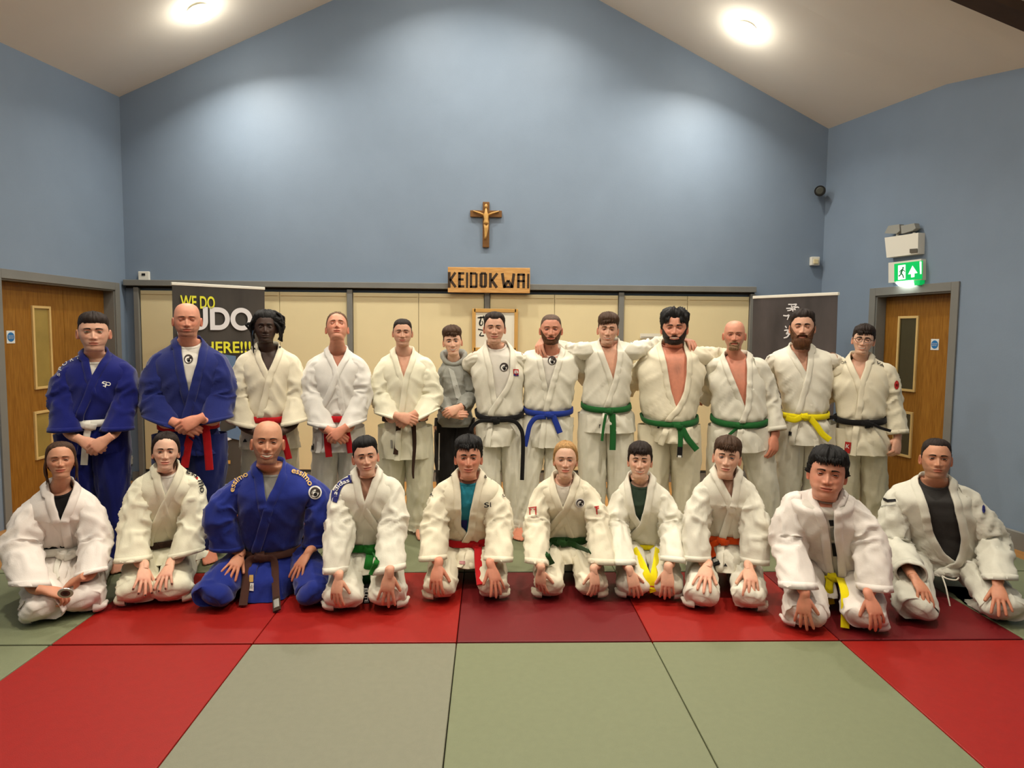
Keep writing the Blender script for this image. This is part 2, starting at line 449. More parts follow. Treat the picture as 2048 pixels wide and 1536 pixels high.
# ------------------------------------------------------------------ judo mats
xs = [-3.16, -2.16, -1.175, -0.16, 0.83, 1.80, 2.77, 3.75]
rows = [(1.31, 3.305), (3.315, 4.31), (4.32, 5.31)]
colG, colG2, colR, colD = (M_MATG, 'green'), (M_MATG2, 'pale grey-green'), (M_MATR, 'bright red'), (M_MATD, 'dark crimson')
layout = {0: [colG, colR, colG2, colG, colG, colR, colG], 1: [colG, colR, colR, colD, colR, colD, colG], 2: [colG] * 7}
mlabels = {
 (0, 0): 'green mat at the lower left edge, left of the big red one', (0, 1): 'large red mat in the lower left corner of the picture',
 (0, 2): 'pale grey-green mat in the foreground, left of the other two green ones', (0, 3): 'middle one of the three green mats in the foreground',
 (0, 4): 'green mat in the foreground, right of the middle one, with a slanted right edge', (0, 5): 'large red mat in the lower right corner of the picture',
 (0, 6): 'green mat beyond the lower right corner, right of the large red one',
 (1, 0): 'green mat under the kneeling woman on the far left', (1, 1): 'bright red mat under the kneeling girl with the dark brown belt',
 (1, 2): 'bright red mat under the kneeling man in royal blue', (1, 3): 'dark crimson mat under the kneeling blonde girl',
 (1, 4): 'bright red mat under the kneeling boy with the orange belt', (1, 5): 'dark crimson mat under the man kneeling far right',
 (1, 6): 'green mat at the right edge beside the man with the charcoal T-shirt',
 (2, 0): 'green mat behind the kneeling woman at the left end of the back row', (2, 1): 'green mat in the back row under the man in blue with the red belt',
 (2, 2): 'green mat in the back row under the men with red belts', (2, 3): 'green mat in the back row behind the red-belt boy, under the hooded boy',
 (2, 4): 'green mat in the back row behind the yellow-belt boy', (2, 5): 'green mat in the back row behind the big spiky-haired boy',
 (2, 6): 'green mat in the back row behind the man with the charcoal T-shirt'}
def judo_mat(x0, x1, y0, y1, mt, label, z0=ZF, z1=0.0):
    g = 0.004
    b = BM(); b.box(((x0 + x1) / 2, (y0 + y1) / 2, (z0 + z1) / 2), (x1 - x0 - g, y1 - y0 - g, z1 - z0), bev=0.005)
    o = b.out('judo_mat', mt, None, label=label, category='mat', group='judo mats covering the floor')
    return o
for r, (y0, y1) in enumerate(rows):
    for c in range(7):
        mt, cn = layout[r][c]
        judo_mat(xs[c], xs[c + 1], y0, y1, mt, mlabels[(r, c)])
judo_mat(-2.16, -0.9, 5.32, 5.69, M_MATR, 'red mat strip on the wooden floor behind the row of green mats')

# ------------------------------------------------------------------ wall things
def on_back(px, py, off=0.0): return at(px, py, YB - off)
# crucifix
M_CROSS = mat('cross_wood', srgb(112, 76, 36), 0.5, var=0.1, vscale=20)
M_CORPUS = mat('carved_corpus', srgb(190, 148, 84), 0.5, var=0.08, vscale=40)
c = on_back(972, 450); root = empty('crucifix', c, label='small wooden crucifix with a carved figure, high on the blue back wall', category='crucifix')
px = YB / FPX
b = BM(); b.box((0, -0.014, 0), (13 * px, 0.024, 88 * px), bev=0.004); b.out('upright', M_CROSS, root)
b = BM(); b.box((0, -0.017, 21 * px), (62 * px, 0.022, 13 * px), bev=0.004); b.out('crossbar', M_CROSS, root)
def tube_path(P, R, n=8):
    P = np.array(P, float); V, Fc = [], []
    for i in range(len(P)):
        t = P[min(i + 1, len(P) - 1)] - P[max(i - 1, 0)]; t /= np.linalg.norm(t)
        h = np.array((0, 1., 0)) if abs(t[1]) < .9 else np.array((1., 0, 0))
        u = np.cross(t, h); u /= np.linalg.norm(u); w = np.cross(t, u)
        for k in range(n):
            a = 2 * math.pi * k / n; V.append(P[i] + (u * math.cos(a) + w * math.sin(a)) * R[i])
    for i in range(len(P) - 1):
        for k in range(n): Fc.append((i * n + k, i * n + (k + 1) % n, i * n + n + (k + 1) % n, i * n + n + k))
    Fc.append(tuple(range(n))[::-1]); Fc.append(tuple((len(P) - 1) * n + k for k in range(n)))
    return V, Fc
def merge(parts):
    V, Fc = [], []
    for v, f in parts:
        n0 = len(V); V += [tuple(q) for q in v]; Fc += [tuple(n0 + i for i in g) for g in f]
    return V, Fc
fy = -0.045
parts = [tube_path([(0, fy, 30 * px), (0, fy - .002, 33 * px), (0, fy - .002, 36.5 * px), (0, fy, 39 * px)], [.004, .014, .016, .006], 10),
         tube_path([(0, fy, 31 * px), (0, fy - .004, 24 * px), (0, fy - .006, 17 * px), (0.002, fy - .002, 10 * px), (0.002, fy - .006, 5 * px), (0, fy - .004, 0)], [.008, .014, .028, .020, .026, .026], 12),
         tube_path([(-.02, fy, 18 * px), (-.07, fy, 22 * px), (-.132, fy + .012, 26 * px)], [.011, .009, .006]),
         tube_path([(.02, fy, 18 * px), (.07, fy, 22 * px), (.132, fy + .012, 26 * px)], [.011, .009, .006]),
         tube_path([(-.010, fy, 4 * px), (-.004, fy - .014, -9 * px), (-.006, fy, -22 * px), (-.012, fy - .006, -28 * px)], [.017, .014, .009, .007]),
         tube_path([(.012, fy, 4 * px), (.010, fy - .012, -9 * px), (.000, fy, -22 * px), (-.004, fy - .008, -28 * px)], [.017, .014, .009, .007])]
V, Fc = merge(parts); pymesh('carved_figure', V, Fc, M_CORPUS, root, smooth=True)
# name board
M_PLANK = mat('board_wood', srgb(206, 160, 98), 0.5, col2=srgb(188, 138, 78), vscale=7, stretch=(1.5, 1, 9))
c = on_back(978, 562); W_ = 160 * px; H_ = 49 * px
root = empty('name_board', c, label='wooden board with large dark letters, on the grey rail under the crucifix', category='sign')
b = BM(); b.box((0, -0.105, 0), (W_, 0.03, H_), bev=0.003); b.out('board', M_PLANK, root)
M_BURN = mat('burnt_letters', srgb(58, 44, 32), 0.7)
L0 = -W_ / 2
def lx(X): return (X - 385) / (1400 - 385) * W_ + L0
def lz(Y): return (1165 - Y) / (1320 - 1010) * H_
def bar(x0, y0, x1, y1, w):
    a = np.array((lx(x0), -0.1215, lz(y0))); c2 = np.array((lx(x1), -0.1215, lz(y1))); d = c2 - a; L = np.linalg.norm(d); d /= L
    s = np.cross(d, (0, 1, 0)) * (w * W_ / 1015 / 2)
    return [a + s, a - s, c2 - s, c2 + s], L
strokes = {
 'K': [(402, 1072, 402, 1262, 34), (478, 1076, 412, 1172, 30), (415, 1165, 482, 1256, 32)],
 'E': [(528, 1072, 528, 1260, 34), (515, 1085, 588, 1085, 26), (515, 1160, 580, 1160, 26), (515, 1245, 590, 1245, 28)],
 'I': [(622, 1075, 622, 1262, 28)],
 'D': [(670, 1072, 670, 1262, 28), (657, 1085, 735, 1085, 26), (657, 1248, 740, 1248, 28), (738, 1084, 738, 1255, 28)],
 'O': [(795, 1085, 795, 1245, 38), (850, 1085, 850, 1245, 38), (790, 1083, 856, 1083, 26), (790, 1246, 856, 1246, 26)],
 'K ': [(910, 1078, 910, 1256, 34), (995, 1080, 925, 1170, 30), (925, 1160, 990, 1256, 34)],
 'W': [(1056, 1078, 1085, 1258, 34), (1200, 1080, 1178, 1258, 34), (1080, 1250, 1130, 1165, 34), (1182, 1250, 1130, 1165, 34), (1075, 1245, 1185, 1245, 26)],
 'A': [(1256, 1085, 1256, 1258, 32), (1322, 1085, 1322, 1258, 32), (1245, 1092, 1335, 1092, 26), (1245, 1172, 1335, 1172, 24)],
 'I ': [(1378, 1082, 1378, 1260, 26)]}
for ch, st in strokes.items():
    V, Fc = [], []
    for s_ in st:
        q, L = bar(*s_); n0 = len(V)
        V += q + [v + np.array((0, 0.006, 0)) for v in q]
        Fc += [(n0, n0 + 1, n0 + 2, n0 + 3), (n0 + 7, n0 + 6, n0 + 5, n0 + 4)] + [(n0 + k, n0 + 4 + k, n0 + 4 + (k + 1) % 4, n0 + (k + 1) % 4) for k in range(4)]
    pymesh('letter', V, Fc, M_BURN, root)
# thermostat, sensors, sockets, notes
def wallbox(name, label, cat, px_, py_, w, h, dep, m_, extra=None):
    c = on_back(px_, py_); root = empty(name, c, label=label, category=cat)
    b = BM(); b.box((0, -dep / 2, 0), (w * px, dep, h * px), bev=min(0.006, dep / 3)); b.out('casing', m_, root)
    if extra: extra(root)
    return root
wallbox('thermostat', 'white thermostat with a small dark display, left end of the back wall', 'thermostat', 290, 553, 21, 19, 0.03, M_WHITE,
        lambda r: BM().box((0.0, -0.032, 0.018), (0.035, 0.004, 0.022)).out('display', M_BLACKP, r))
wallbox('motion_sensor', 'small cream motion sensor in the back right corner above the right banner', 'sensor', 1627, 523, 17, 17, 0.05, M_WHITE,
        lambda r: BM().box((0, -0.055, -0.005), (0.05, 0.012, 0.05), bev=0.004).out('sensor_window', M_CREAM, r))
c = on_back(1630, 385); root = empty('loudspeaker', c, label='small black round loudspeaker high in the back right corner', category='speaker')
b = BM(); b.cyl((0.03, -0.0, 0), (0.03, -0.06, 0), 0.018, n=10); b.out('bracket', M_BLACKP, root)
b = BM(); b.cyl((0.03, -0.05, 0), (-0.01, -0.13, -0.01), 0.045, 0.055, n=20); b.out('housing', M_BLACKP, root, smooth=False)
b = BM(); b.cyl((-0.01, -0.13, -0.01), (-0.013, -0.136, -0.011), 0.04, 0.03, n=20); b.out('grille', mat('grille_grey', srgb(70, 72, 66), 0.6), root)
def leftwall_box(name, label, cat, px_, py_, w, h, dep, m_, A=AL, extra=None):
    a, d, n = A; s_, z_ = s_on(A, px_, py_)
    root = empty(name, a + d * s_ + np.array((0, 0, z_)), math.atan2(d[1], d[0]), label=label, category=cat)
    sg = 1 if np.dot(np.array((-math.sin(root.rotation_euler.z), math.cos(root.rotation_euler.z), 0)), n) > 0 else -1
    b = BM(); b.box((0, sg * dep / 2, 0), (w, dep, h), bev=min(.004, dep / 3)); b.out('casing', m_, root)
    if extra: extra(root, sg)
    return root
def note_lines(r, sg):
    for k in range(3): BM().box((0.0, sg * 0.005, 0.02 - 0.02 * k), (0.1, 0.001, 0.004)).out('print_line', M_INK, r)
leftwall_box('paper_notice', 'small cream paper notice on the left wall beside the double door', 'notice', 262, 626, 0.15, 0.1, 0.004, mat('cream_paper', srgb(214, 204, 150), 0.7), extra=note_lines)
leftwall_box('light_switch', 'white switch plate on the left wall, behind the left blue jacket shoulder', 'switch', 265, 721, 0.1, 0.09, 0.012, M_WHITE, extra=lambda r, sg: BM().box((0, sg * .014, 0), (.03, .006, .04)).out('rocker', M_WHITE, r))
leftwall_box('wall_socket', 'double wall socket low on the left wall, beside the corner', 'socket', 268, 918, 0.16, 0.09, 0.012, M_WHITE, extra=lambda r, sg: [BM().box((q, sg * .014, .02), (.02, .005, .012)).out('rocker', M_WHITE, r) for q in (-.04, .04)])
# emergency light and exit sign over the right door
def plane_local(A):
    a, d, n = A; return a, d, n
a, d, n = AR; s_, z_ = s_on(AR, 1816, 490)
up = np.array((0, 0, 1.)); 
def quadbox(pts, th, m_, name, parent, base):
    b = BM(); b.poly([np.array(p) - base for p in pts], th, n); return b.out(name, m_, parent)
def wq(pxs, off): return [on_plane(x, y, a + n * off, n) for x, y in pxs]
base = a + d * s_ + up * z_
root = empty('emergency_light', base, label='white twin-lamp emergency light above the green exit sign', category='emergency light')
quadbox(wq([(1782, 476), (1850, 466), (1849, 508), (1786, 516)], 0.0), 0.07, M_WHITE, 'casing', root, base)
quadbox(wq([(1820, 498), (1835, 497), (1835, 505), (1820, 506)], 0.075), 0.004, mat('indicator_grey', srgb(90, 85, 75), .5), 'indicator_plate', root, base)
M_LH = mat('lamp_head_clear', srgb(150, 150, 142), 0.2, spec=0.6)
quadbox(wq([(1778, 467), (1786, 452), (1808, 449), (1809, 462), (1802, 468)], 0.03), 0.05, M_LH, 'lamp_head', root, base)
quadbox(wq([(1811, 452), (1838, 447), (1841, 457), (1834, 462), (1812, 468)], 0.03), 0.05, M_LH, 'lamp_head', root, base)
for q in (1795, 1828):
    p = on_plane(q, 470, a + n * 0.05, n) - base
    BM().cyl(p - up * 0.02, p + up * 0.02, 0.012, n=8).out('lamp_stem', M_WHITE, root)
s2, z2 = s_on(AR, 1818, 540); base = a + d * s2 + up * z2
root = empty('exit_sign', base, label='lit green running-man exit sign with an arrow, above the right door', category='exit sign')
M_GRN = mat('exit_green', srgb(0, 150, 70), 0.4, emit=srgb(10, 190, 90), estr=0.75)
M_EWH = mat('exit_white', srgb(235, 245, 235), 0.4, emit=(0.85, 1, 0.88, 1), estr=0.8)
quadbox(wq([(1786, 526), (1852, 518), (1852, 560), (1786, 566)], 0.0), 0.05, M_WHITE, 'casing', root, base)
quadbox(wq([(1789, 528), (1846, 521), (1845, 558), (1789, 563)], 0.0515), 0.003, M_GRN, 'face_panel', root, base)
def flat(pxs, off, m_, name):
    P = [p - base for p in wq(pxs, off)]
    return pymesh(name, P, [tuple(range(len(P)))], m_, root)
O1 = 0.056
flat([(1796, 531), (1811, 529), (1811, 558), (1796, 560)], O1, M_EWH, 'doorway_symbol')
flat([(1825, 531), (1835, 546), (1829, 547), (1829, 554), (1822, 555), (1822, 548), (1816, 549)], O1, M_EWH, 'arrow_symbol')
flat([(1839, 523), (1843, 523), (1843, 548), (1840, 548)], O1, M_EWH, 'edge_strip')
V, Fc = [], []
def runner(pts, w):
    P = [p - base for p in wq(pts, O1 + 0.002)]
    for i in range(len(P) - 1):
        dd = P[i + 1] - P[i]; dd /= np.linalg.norm(dd); s = np.cross(dd, n) * w; n0 = len(V)
        V.extend([P[i] + s, P[i] - s, P[i + 1] - s, P[i + 1] + s]); Fc.append((n0, n0 + 1, n0 + 2, n0 + 3))
runner([(1805, 534.5), (1807, 537)], .009); runner([(1805, 538), (1802, 546)], .010); runner([(1802, 546), (1806, 551), (1807, 556)], .006)
runner([(1802, 546), (1800, 551), (1797, 552)], .006); runner([(1805, 539), (1810, 543)], .004); runner([(1804, 539), (1800, 542), (1799, 545)], .004)
pymesh('running_figure', V, Fc, mat('exit_dark', srgb(10, 90, 50), 0.5, emit=srgb(10, 120, 60), estr=0.3), root)
M_ELAMP = mat('exit_lamp', (1, 1, 1, 1), 0.3, emit=(0.9, 1, 0.9, 1), estr=22.0)
quadbox(wq([(1802, 566), (1836, 563), (1832, 570), (1810, 573)], 0.0), 0.06, M_ELAMP, 'down_lamp', root, base)
quadbox(wq([(1836, 561), (1850, 560), (1848, 570), (1838, 571)], 0.0), 0.05, M_GRN, 'green_edge', root, base)

# ---- framed calligraphy on the cupboard doors
Yf = YB - 0.075
M_FRM = mat('frame_pine', srgb(196, 152, 84), 0.5, var=0.06)
M_PAPER = mat('rice_paper', srgb(226, 222, 206), 0.8)
c = at(990, 660, Yf); root = empty('framed_calligraphy', c, label='pine-framed brush calligraphy hanging behind the head of the black-belt man', category='picture')
q = Yf / FPX
b = BM(); b.box((0, 0, 0), (84 * q, 0.012, 78 * q)); b.out('paper', M_PAPER, root)
for (cx_, cz_, w, h) in ((-42, 0, 7, 84), (42, 0, 7, 84), (0, 38.5, 84, 7), (0, -38.5, 84, 7)):
    BM().box((cx_ * q, -0.004, cz_ * q), (w * q, 0.024, h * q), bev=.003).out('frame_bar', M_FRM, root)
V, Fc = [], []
def brush(pts, ws):
    P = [at(x, y, Yf - 0.008) - c for x, y in pts]
    for i in range(len(P) - 1):
        dd = P[i + 1] - P[i]; dd /= np.linalg.norm(dd); s = np.cross(dd, (0, 1, 0)); n0 = len(V)
        V.extend([P[i] + s * ws[i] * q, P[i] - s * ws[i] * q, P[i + 1] - s * ws[i + 1] * q, P[i + 1] + s * ws[i + 1] * q]); Fc.append((n0, n0 + 1, n0 + 2, n0 + 3))
brush([(955, 635.5), (962, 635), (970, 634)], [.8, 1.8, 1.2]); brush([(961, 633), (962, 639)], [1.2, .8]); brush([(967, 631), (968, 640)], [.8, .8])
brush([(962, 638), (960, 643), (959, 648), (961, 651), (964, 650), (966, 646), (964, 642)], [1, 1.8, 1.4, 1.3, .9, .8, .8])
brush([(956, 658.5), (960, 659), (968, 661)], [1.2, 1, .9]); brush([(963, 664), (961, 668), (959, 671), (963, 672), (968, 671)], [.8, 1, 1.3, 1.1, 1.3])
pymesh('brush_strokes', V, Fc, M_INK, root, kind='stuff')
# paper notes on the cupboard doors between the two right-hand men
c = at(1300, 672, YB - 0.05); root = empty('paper_sheet', c, label='small white paper sheet on the cupboard door behind the arm of the green-belt youth', category='paper')
BM().box((0, -0.004, 0), (40 * px, 0.003, 10 * px)).out('sheet', M_PAPER, root)
BM().box((0, -0.007, -2 * px), (36 * px, 0.002, 1.2 * px)).out('print_line', mat('print_grey', srgb(150, 148, 140), .8), root)

# ---- pull-up banners
M_BAN = mat('banner_charcoal', srgb(74, 70, 66), 0.45, col2=srgb(58, 55, 52), vscale=2.2, stretch=(1.6, 1, 0.45))
M_BANR = mat('banner_charcoal_right', srgb(84, 78, 78), 0.45, col2=srgb(62, 58, 58), vscale=2.5, stretch=(1.6, 1, 0.5))
M_YEL = mat('banner_yellow', srgb(222, 220, 60), 0.5); M_BWH = mat('banner_white', srgb(222, 220, 222), 0.5)
M_BBL = mat('banner_blue', srgb(92, 118, 152), 0.5); M_BOR = mat('banner_gold', srgb(190, 145, 70), 0.5)
def banner(tl, tr, Yl, Yr, label, m_):
    A_ = at(tl[0], tl[1], Yl); B_ = at(tr[0], tr[1], Yr)
    zt = (A_[2] + B_[2]) / 2
    base = np.array(((A_[0] + B_[0]) / 2, (A_[1] + B_[1]) / 2, ZF)); d = B_ - A_; d[2] = 0; W = np.linalg.norm(d); d /= W
    n = np.array((d[1], -d[0], 0.))
    root = empty('pull_up_banner', base, math.atan2(d[1], d[0]), label=label, category='banner')
    H = zt - ZF
    BM().box((0, 0, 0.05), (W + 0.02, 0.2, 0.08), bev=0.02).out('base_case', M_GREY, root)
    g = 12; V, Fc = [], []
    for j in range(g + 1):
        for i in range(2):
            V.append(((i - .5) * (W - 0.01), -0.01 + 0.012 * math.sin(math.pi * j / g), 0.08 + (H - 0.1) * j / g))
    for j in range(g): Fc.append((2 * j, 2 * j + 1, 2 * j + 3, 2 * j + 2))
    V2 = [(x, y + .003, z) for x, y, z in V]; N = len(V)
    Fc += [tuple(N + k for k in f[::-1]) for f in Fc]
    pymesh('banner_sheet', V + V2, Fc, m_, root)
    BM().box((0, 0.0, H - 0.008), (W, 0.03, 0.028), bev=.004).out('top_rail', M_WHITE, root)
    BM().cyl((0, .04, 0.09), (0, .02, H - 0.02), 0.008, n=8).out('pole', M_GREY, root)
    def proj(px_, py_):
        p = on_plane(px_, py_, base, n) - base
        return np.array((np.dot(p, d), p[2]))
    return root, proj, (W, H)
def ban_text(root, proj, txt, pa, pb, hpx, m_, bold=0.02, yo=-0.022):
    A_ = proj(*pa); B_ = proj(*pb); w = abs(B_[0] - A_[0]); zc_ = (A_[1] + B_[1]) / 2; s = abs(proj(pa[0], pa[1] + hpx)[1] - A_[1])
    return text_on(txt, 'lettering', m_, ((A_[0] + B_[0]) / 2, yo, zc_), (1, 0, 0), (0, 0, 1), w=w, h=s, parent=root, bold=bold, off=0)
bl, pjl, _ = banner((342, 566), (529, 575), 6.35, 6.95, 'charcoal pull-up banner with yellow and white lettering behind the two left men', M_BAN)
ban_text(bl, pjl, 'WE DO', (359, 602), (428, 607), 26, M_YEL)
ban_text(bl, pjl, 'JUDO', (352, 643), (503, 645), 62, M_BWH, bold=0.035)
ban_text(bl, pjl, 'HERE!!!', (406, 693), (500, 696), 24, M_YEL)
def ban_poly(root, proj, pts, m_, name, yo=-0.021):
    P = [(proj(*p)[0], yo, proj(*p)[1]) for p in pts]
    return pymesh(name, P, [tuple(range(len(P)))], m_, root)
ban_poly(bl, pjl, [(440, 708), (470, 712), (470, 760), (430, 870), (470, 855), (470, 740), (480, 715), (500, 722), (495, 800), (478, 880), (442, 872), (425, 800)], M_BBL, 'printed_figure')
ban_poly(bl, pjl, [(436, 878), (455, 874), (462, 878), (444, 884)], M_BWH, 'printed_mark')
ban_poly(bl, pjl, [(441, 886), (448, 886), (452, 889), (447, 894), (445, 914), (443, 912), (441, 900)], M_BWH, 'printed_mark')
ban_poly(bl, pjl, [(447, 920), (459, 920), (459, 927), (447, 927)], M_BOR, 'printed_mark')
br, pjr, _ = banner((1507, 592), (1678, 587), 6.75, 6.0, 'charcoal pull-up banner with white brush characters behind the bearded yellow-belt man', M_BANR)
V, Fc = [], []
def bbrush(pts, ws):
    P = [np.array((pjr(x, y)[0], -0.021, pjr(x, y)[1])) for x, y in pts]; k = 0.0048
    for i in range(len(P) - 1):
        dd = P[i + 1] - P[i]; dd /= np.linalg.norm(dd); s = np.cross(dd, (0, 1, 0)); n0 = len(V)
        V.extend([P[i] + s * ws[i] * k, P[i] - s * ws[i] * k, P[i + 1] - s * ws[i + 1] * k, P[i + 1] + s * ws[i + 1] * k]); Fc.append((n0, n0 + 1, n0 + 2, n0 + 3))
bbrush([(1579, 609), (1588, 609), (1596, 608.5), (1592, 613), (1588, 616)], [1.2, 1, 1.4, 1, 1]); bbrush([(1585, 611), (1588, 617)], [1.2, 1.2])
bbrush([(1575, 617), (1586, 616.5), (1598, 614), (1601, 616)], [1.2, 1.3, 1.6, .8]); bbrush([(1590, 612), (1588, 623)], [1.5, 1.2])
bbrush([(1588, 618), (1582, 621), (1577, 621.5)], [1.5, 1.2, .8]); bbrush([(1590, 617), (1596, 622), (1602, 626)], [1.5, 1.6, 1.2])
bbrush([(1569, 631), (1576, 632), (1581, 630), (1579, 635), (1577, 640)], [1.1, 1.4, 1.6, 1.2, .8]); bbrush([(1586, 630), (1590, 640)], [1.4, 1.2])
bbrush([(1573, 652), (1576, 656)], [1.2, 1.2]); bbrush([(1571, 661), (1576, 660), (1580, 661), (1575, 668), (1580, 666)], [1, 1.5, 1.8, 1.4, 1.8]); bbrush([(1570, 676), (1577, 674), (1582, 667)], [1, 1.5, 1.6])
pymesh('brush_characters', V, Fc, M_BWH, br, kind='stuff')
text_on('道', 'brush_characters', M_BWH, (pjr(1600, 672)[0], -0.021, pjr(1600, 672)[1]), (1, 0, 0), (0, 0, 1), w=.12, h=.13, parent=br, bold=.01, off=0)
V, Fc = [], []
for k in range(26):
    t = k / 25 * 2 * math.pi; p = (1600 + 17 * math.cos(t), 944 + 20 * math.sin(t)); p2 = (1600 + 14 * math.cos(t), 944 + 17 * math.sin(t))
    for pp in (p, p2): V.append((pjr(*pp)[0], -0.021, pjr(*pp)[1]))
for k in range(25): Fc.append((2 * k, 2 * k + 1, 2 * k + 3, 2 * k + 2))
pymesh('printed_crest_ring', V, Fc, M_YEL, br)
text_on('会', 'printed_crest', M_YEL, (pjr(1592, 948)[0], -0.021, pjr(1592, 948)[1]), (1, 0, 0), (0, 0, 1), w=.07, h=.08, parent=br, bold=.01, off=0)
# ================================================================== people
_rs = np.random.RandomState(7)
_G = _rs.normal(size=(256, 3)); _G /= np.linalg.norm(_G, axis=1)[:, None]
_PM = _rs.permutation(256)
def pnoise(P):
    P = np.asarray(P, float); I = np.floor(P).astype(int); Fr = P - I
    U = Fr * Fr * Fr * (Fr * (Fr * 6 - 15) + 10); out = 0
    for dx in (0, 1):
        for dy in (0, 1):
            for dz in (0, 1):
                h = _PM[(_PM[(_PM[(I[..., 0] + dx) & 255] + I[..., 1] + dy) & 255] + I[..., 2] + dz) & 255]
                g = _G[h]; d = Fr - np.array((dx, dy, dz))
                w = (U[..., 0] if dx else 1 - U[..., 0]) * (U[..., 1] if dy else 1 - U[..., 1]) * (U[..., 2] if dz else 1 - U[..., 2])
                out = out + w * (g * d).sum(-1)
    return out * 1.5
def ridged(P): return np.clip(1 - np.abs(pnoise(P)) * 2.6, 0, 1) ** 1.6
def sstep(a, b, x):
    t = np.clip((x - a) / (b - a), 0, 1); return t * t * (3 - 2 * t)
def unit(v): return v / (np.linalg.norm(v, axis=-1, keepdims=True) + 1e-12)
def catmull(C, t):
    """C (n,k) control values at integer t; t array -> (len(t),k)"""
    C = np.asarray(C, float); n = len(C); t = np.clip(np.asarray(t, float), 0, n - 1 - 1e-9); i = np.floor(t).astype(int); f = (t - i)[:, None]
    p0 = C[np.maximum(i - 1, 0)]; p1 = C[i]; p2 = C[np.minimum(i + 1, n - 1)]; p3 = C[np.minimum(i + 2, n - 1)]
    return 0.5 * (2 * p1 + (p2 - p0) * f + (2 * p0 - 5 * p1 + 4 * p2 - p3) * f ** 2 + (3 * p1 - p0 - 3 * p2 + p3) * f ** 3)
class Loft:
    """closed rings through Front, Side(right +x), Side(left), Back control points"""
    def __init__(s, F_, SR, SL, B_, p, q): s.C = np.hstack([F_, SR, SL, B_, np.array(p)[:, None], np.array(q)[:, None]])
    def ring(s, t, th):
        """t (n,), th (n,m) or (m,) -> (n,m,3); th 0 = front, +90 = +x side"""
        c = catmull(s.C, t); F_, SR, SL, B_ = c[:, None, 0:3], c[:, None, 3:6], c[:, None, 6:9], c[:, None, 9:12]
        p, q = c[:, None, 12], c[:, None, 13]
        th = np.broadcast_to(th, (len(t), np.shape(th)[-1])); cs, sn = np.cos(th), np.sin(th)
        O = (SR + SL) / 2
        wc = np.abs(cs) ** q; ws = np.abs(sn) ** p
        FB = np.where((cs > 0)[..., None], F_ - O, B_ - O); S_ = np.where((sn > 0)[..., None], SR - O, SL - O)
        return O + FB * wc[..., None] + S_ * ws[..., None]
class Acc:
    def __init__(s): s.V, s.F, s.C, s.M, s.n = [], [], [], [], 0
    def add(s, V, Fc, col=None, mi=0):
        V = np.asarray(V, float).reshape(-1, 3)
        s.V.append(V); s.F += [tuple(i + s.n for i in f) for f in Fc]; s.M += [mi] * len(Fc)
        if col is None: col = (1, 1, 1)
        col = np.asarray(col, float); s.C.append(np.broadcast_to(col, V.shape) if col.ndim == 1 else col); s.n += len(V)
    def grid(s, P, closed=False, col=None, flip=False, mi=0, keep=None):
        n, m = P.shape[:2]; Fc = []; mm = m if closed else m - 1
        for i in range(n - 1):
            for j in range(mm):
                if keep is not None and not keep[i, j]: continue
                j2 = (j + 1) % m; f = (i * m + j, i * m + j2, (i + 1) * m + j2, (i + 1) * m + j)
                Fc.append(f[::-1] if flip else f)
        s.add(P.reshape(-1, 3), Fc, None if col is None else (col.reshape(-1, 3) if np.ndim(col) > 1 else col), mi)
    def obj(s, name, mats, parent, recalc=True, attr=False, **props):
        if not s.V: return None
        V = np.vstack(s.V)
        o = pymesh(name, V, s.F, mats, parent, smooth=True, colors=np.vstack(s.C) if attr else None, midx=s.M if isinstance(mats, (list, tuple)) else None, **props)
        bmx = bmesh.new(); bmx.from_mesh(o.data)
        loose = [v for v in bmx.verts if not v.link_faces]
        if loose: bmesh.ops.delete(bmx, geom=loose, context='VERTS')
        if recalc: bmesh.ops.recalc_face_normals(bmx, faces=bmx.faces[:])
        bmx.to_mesh(o.data); bmx.free()
        return o
def grid_normals(P, closed=False):
    du = np.gradient(P, axis=0)
    if closed: dv = (np.roll(P, -1, 1) - np.roll(P, 1, 1)) / 2
    else: dv = np.gradient(P, axis=1)
    return unit(np.cross(dv, du))
def resample(P, n):
    P = np.asarray(P, float); t = np.linspace(0, len(P) - 1, n); return catmull(P, t)
def tube(path, rad, n=12, npts=24, squash=None, seed=0, fold=0.0, fscale=(1, 1), up=(0, 1, 0), cap=True, bulge=None):
    """swept tube; rad list at the path's control points (a pair gives an ellipse: side, up)"""
    R = np.array([r if np.ndim(r) else (r, r) for r in rad], float)
    P = resample(path, npts); Rr = catmull(R, np.linspace(0, len(R) - 1, npts))
    T = unit(np.gradient(P, axis=0)); U = np.zeros_like(P); u = np.array(up, float); u = u - T[0] * np.dot(u, T[0]); u /= np.linalg.norm(u)
    for i in range(npts):
        u = u - T[i] * np.dot(u, T[i]); u /= np.linalg.norm(u); U[i] = u
    S = np.cross(T, U); a = np.linspace(0, 2 * np.pi, n, endpoint=False)
    D = S[:, None] * (np.cos(a)[None, :, None] * Rr[:, None, 0:1]) + U[:, None] * (np.sin(a)[None, :, None] * Rr[:, None, 1:2])
    G = P[:, None] + D
    if fold > 0:
        L = np.concatenate([[0], np.cumsum(np.linalg.norm(np.diff(P, axis=0), axis=1))]); N = unit(D)
        q = np.stack([np.broadcast_to(np.cos(a)[None] * fscale[0] + L[:, None] * 3, G.shape[:2]), np.broadcast_to(np.sin(a)[None] * fscale[0], G.shape[:2]), np.broadcast_to(L[:, None] * fscale[1], G.shape[:2])], -1) + seed * 7.31
        amp = fold * (np.ones(npts) if bulge is None else np.interp(np.linspace(0, 1, npts), *bulge))
        G = G + N * (amp[:, None] * (ridged(q) - 0.35 + 0.5 * pnoise(q * 0.6 + 3)))[..., None]
    return G, P, T, U
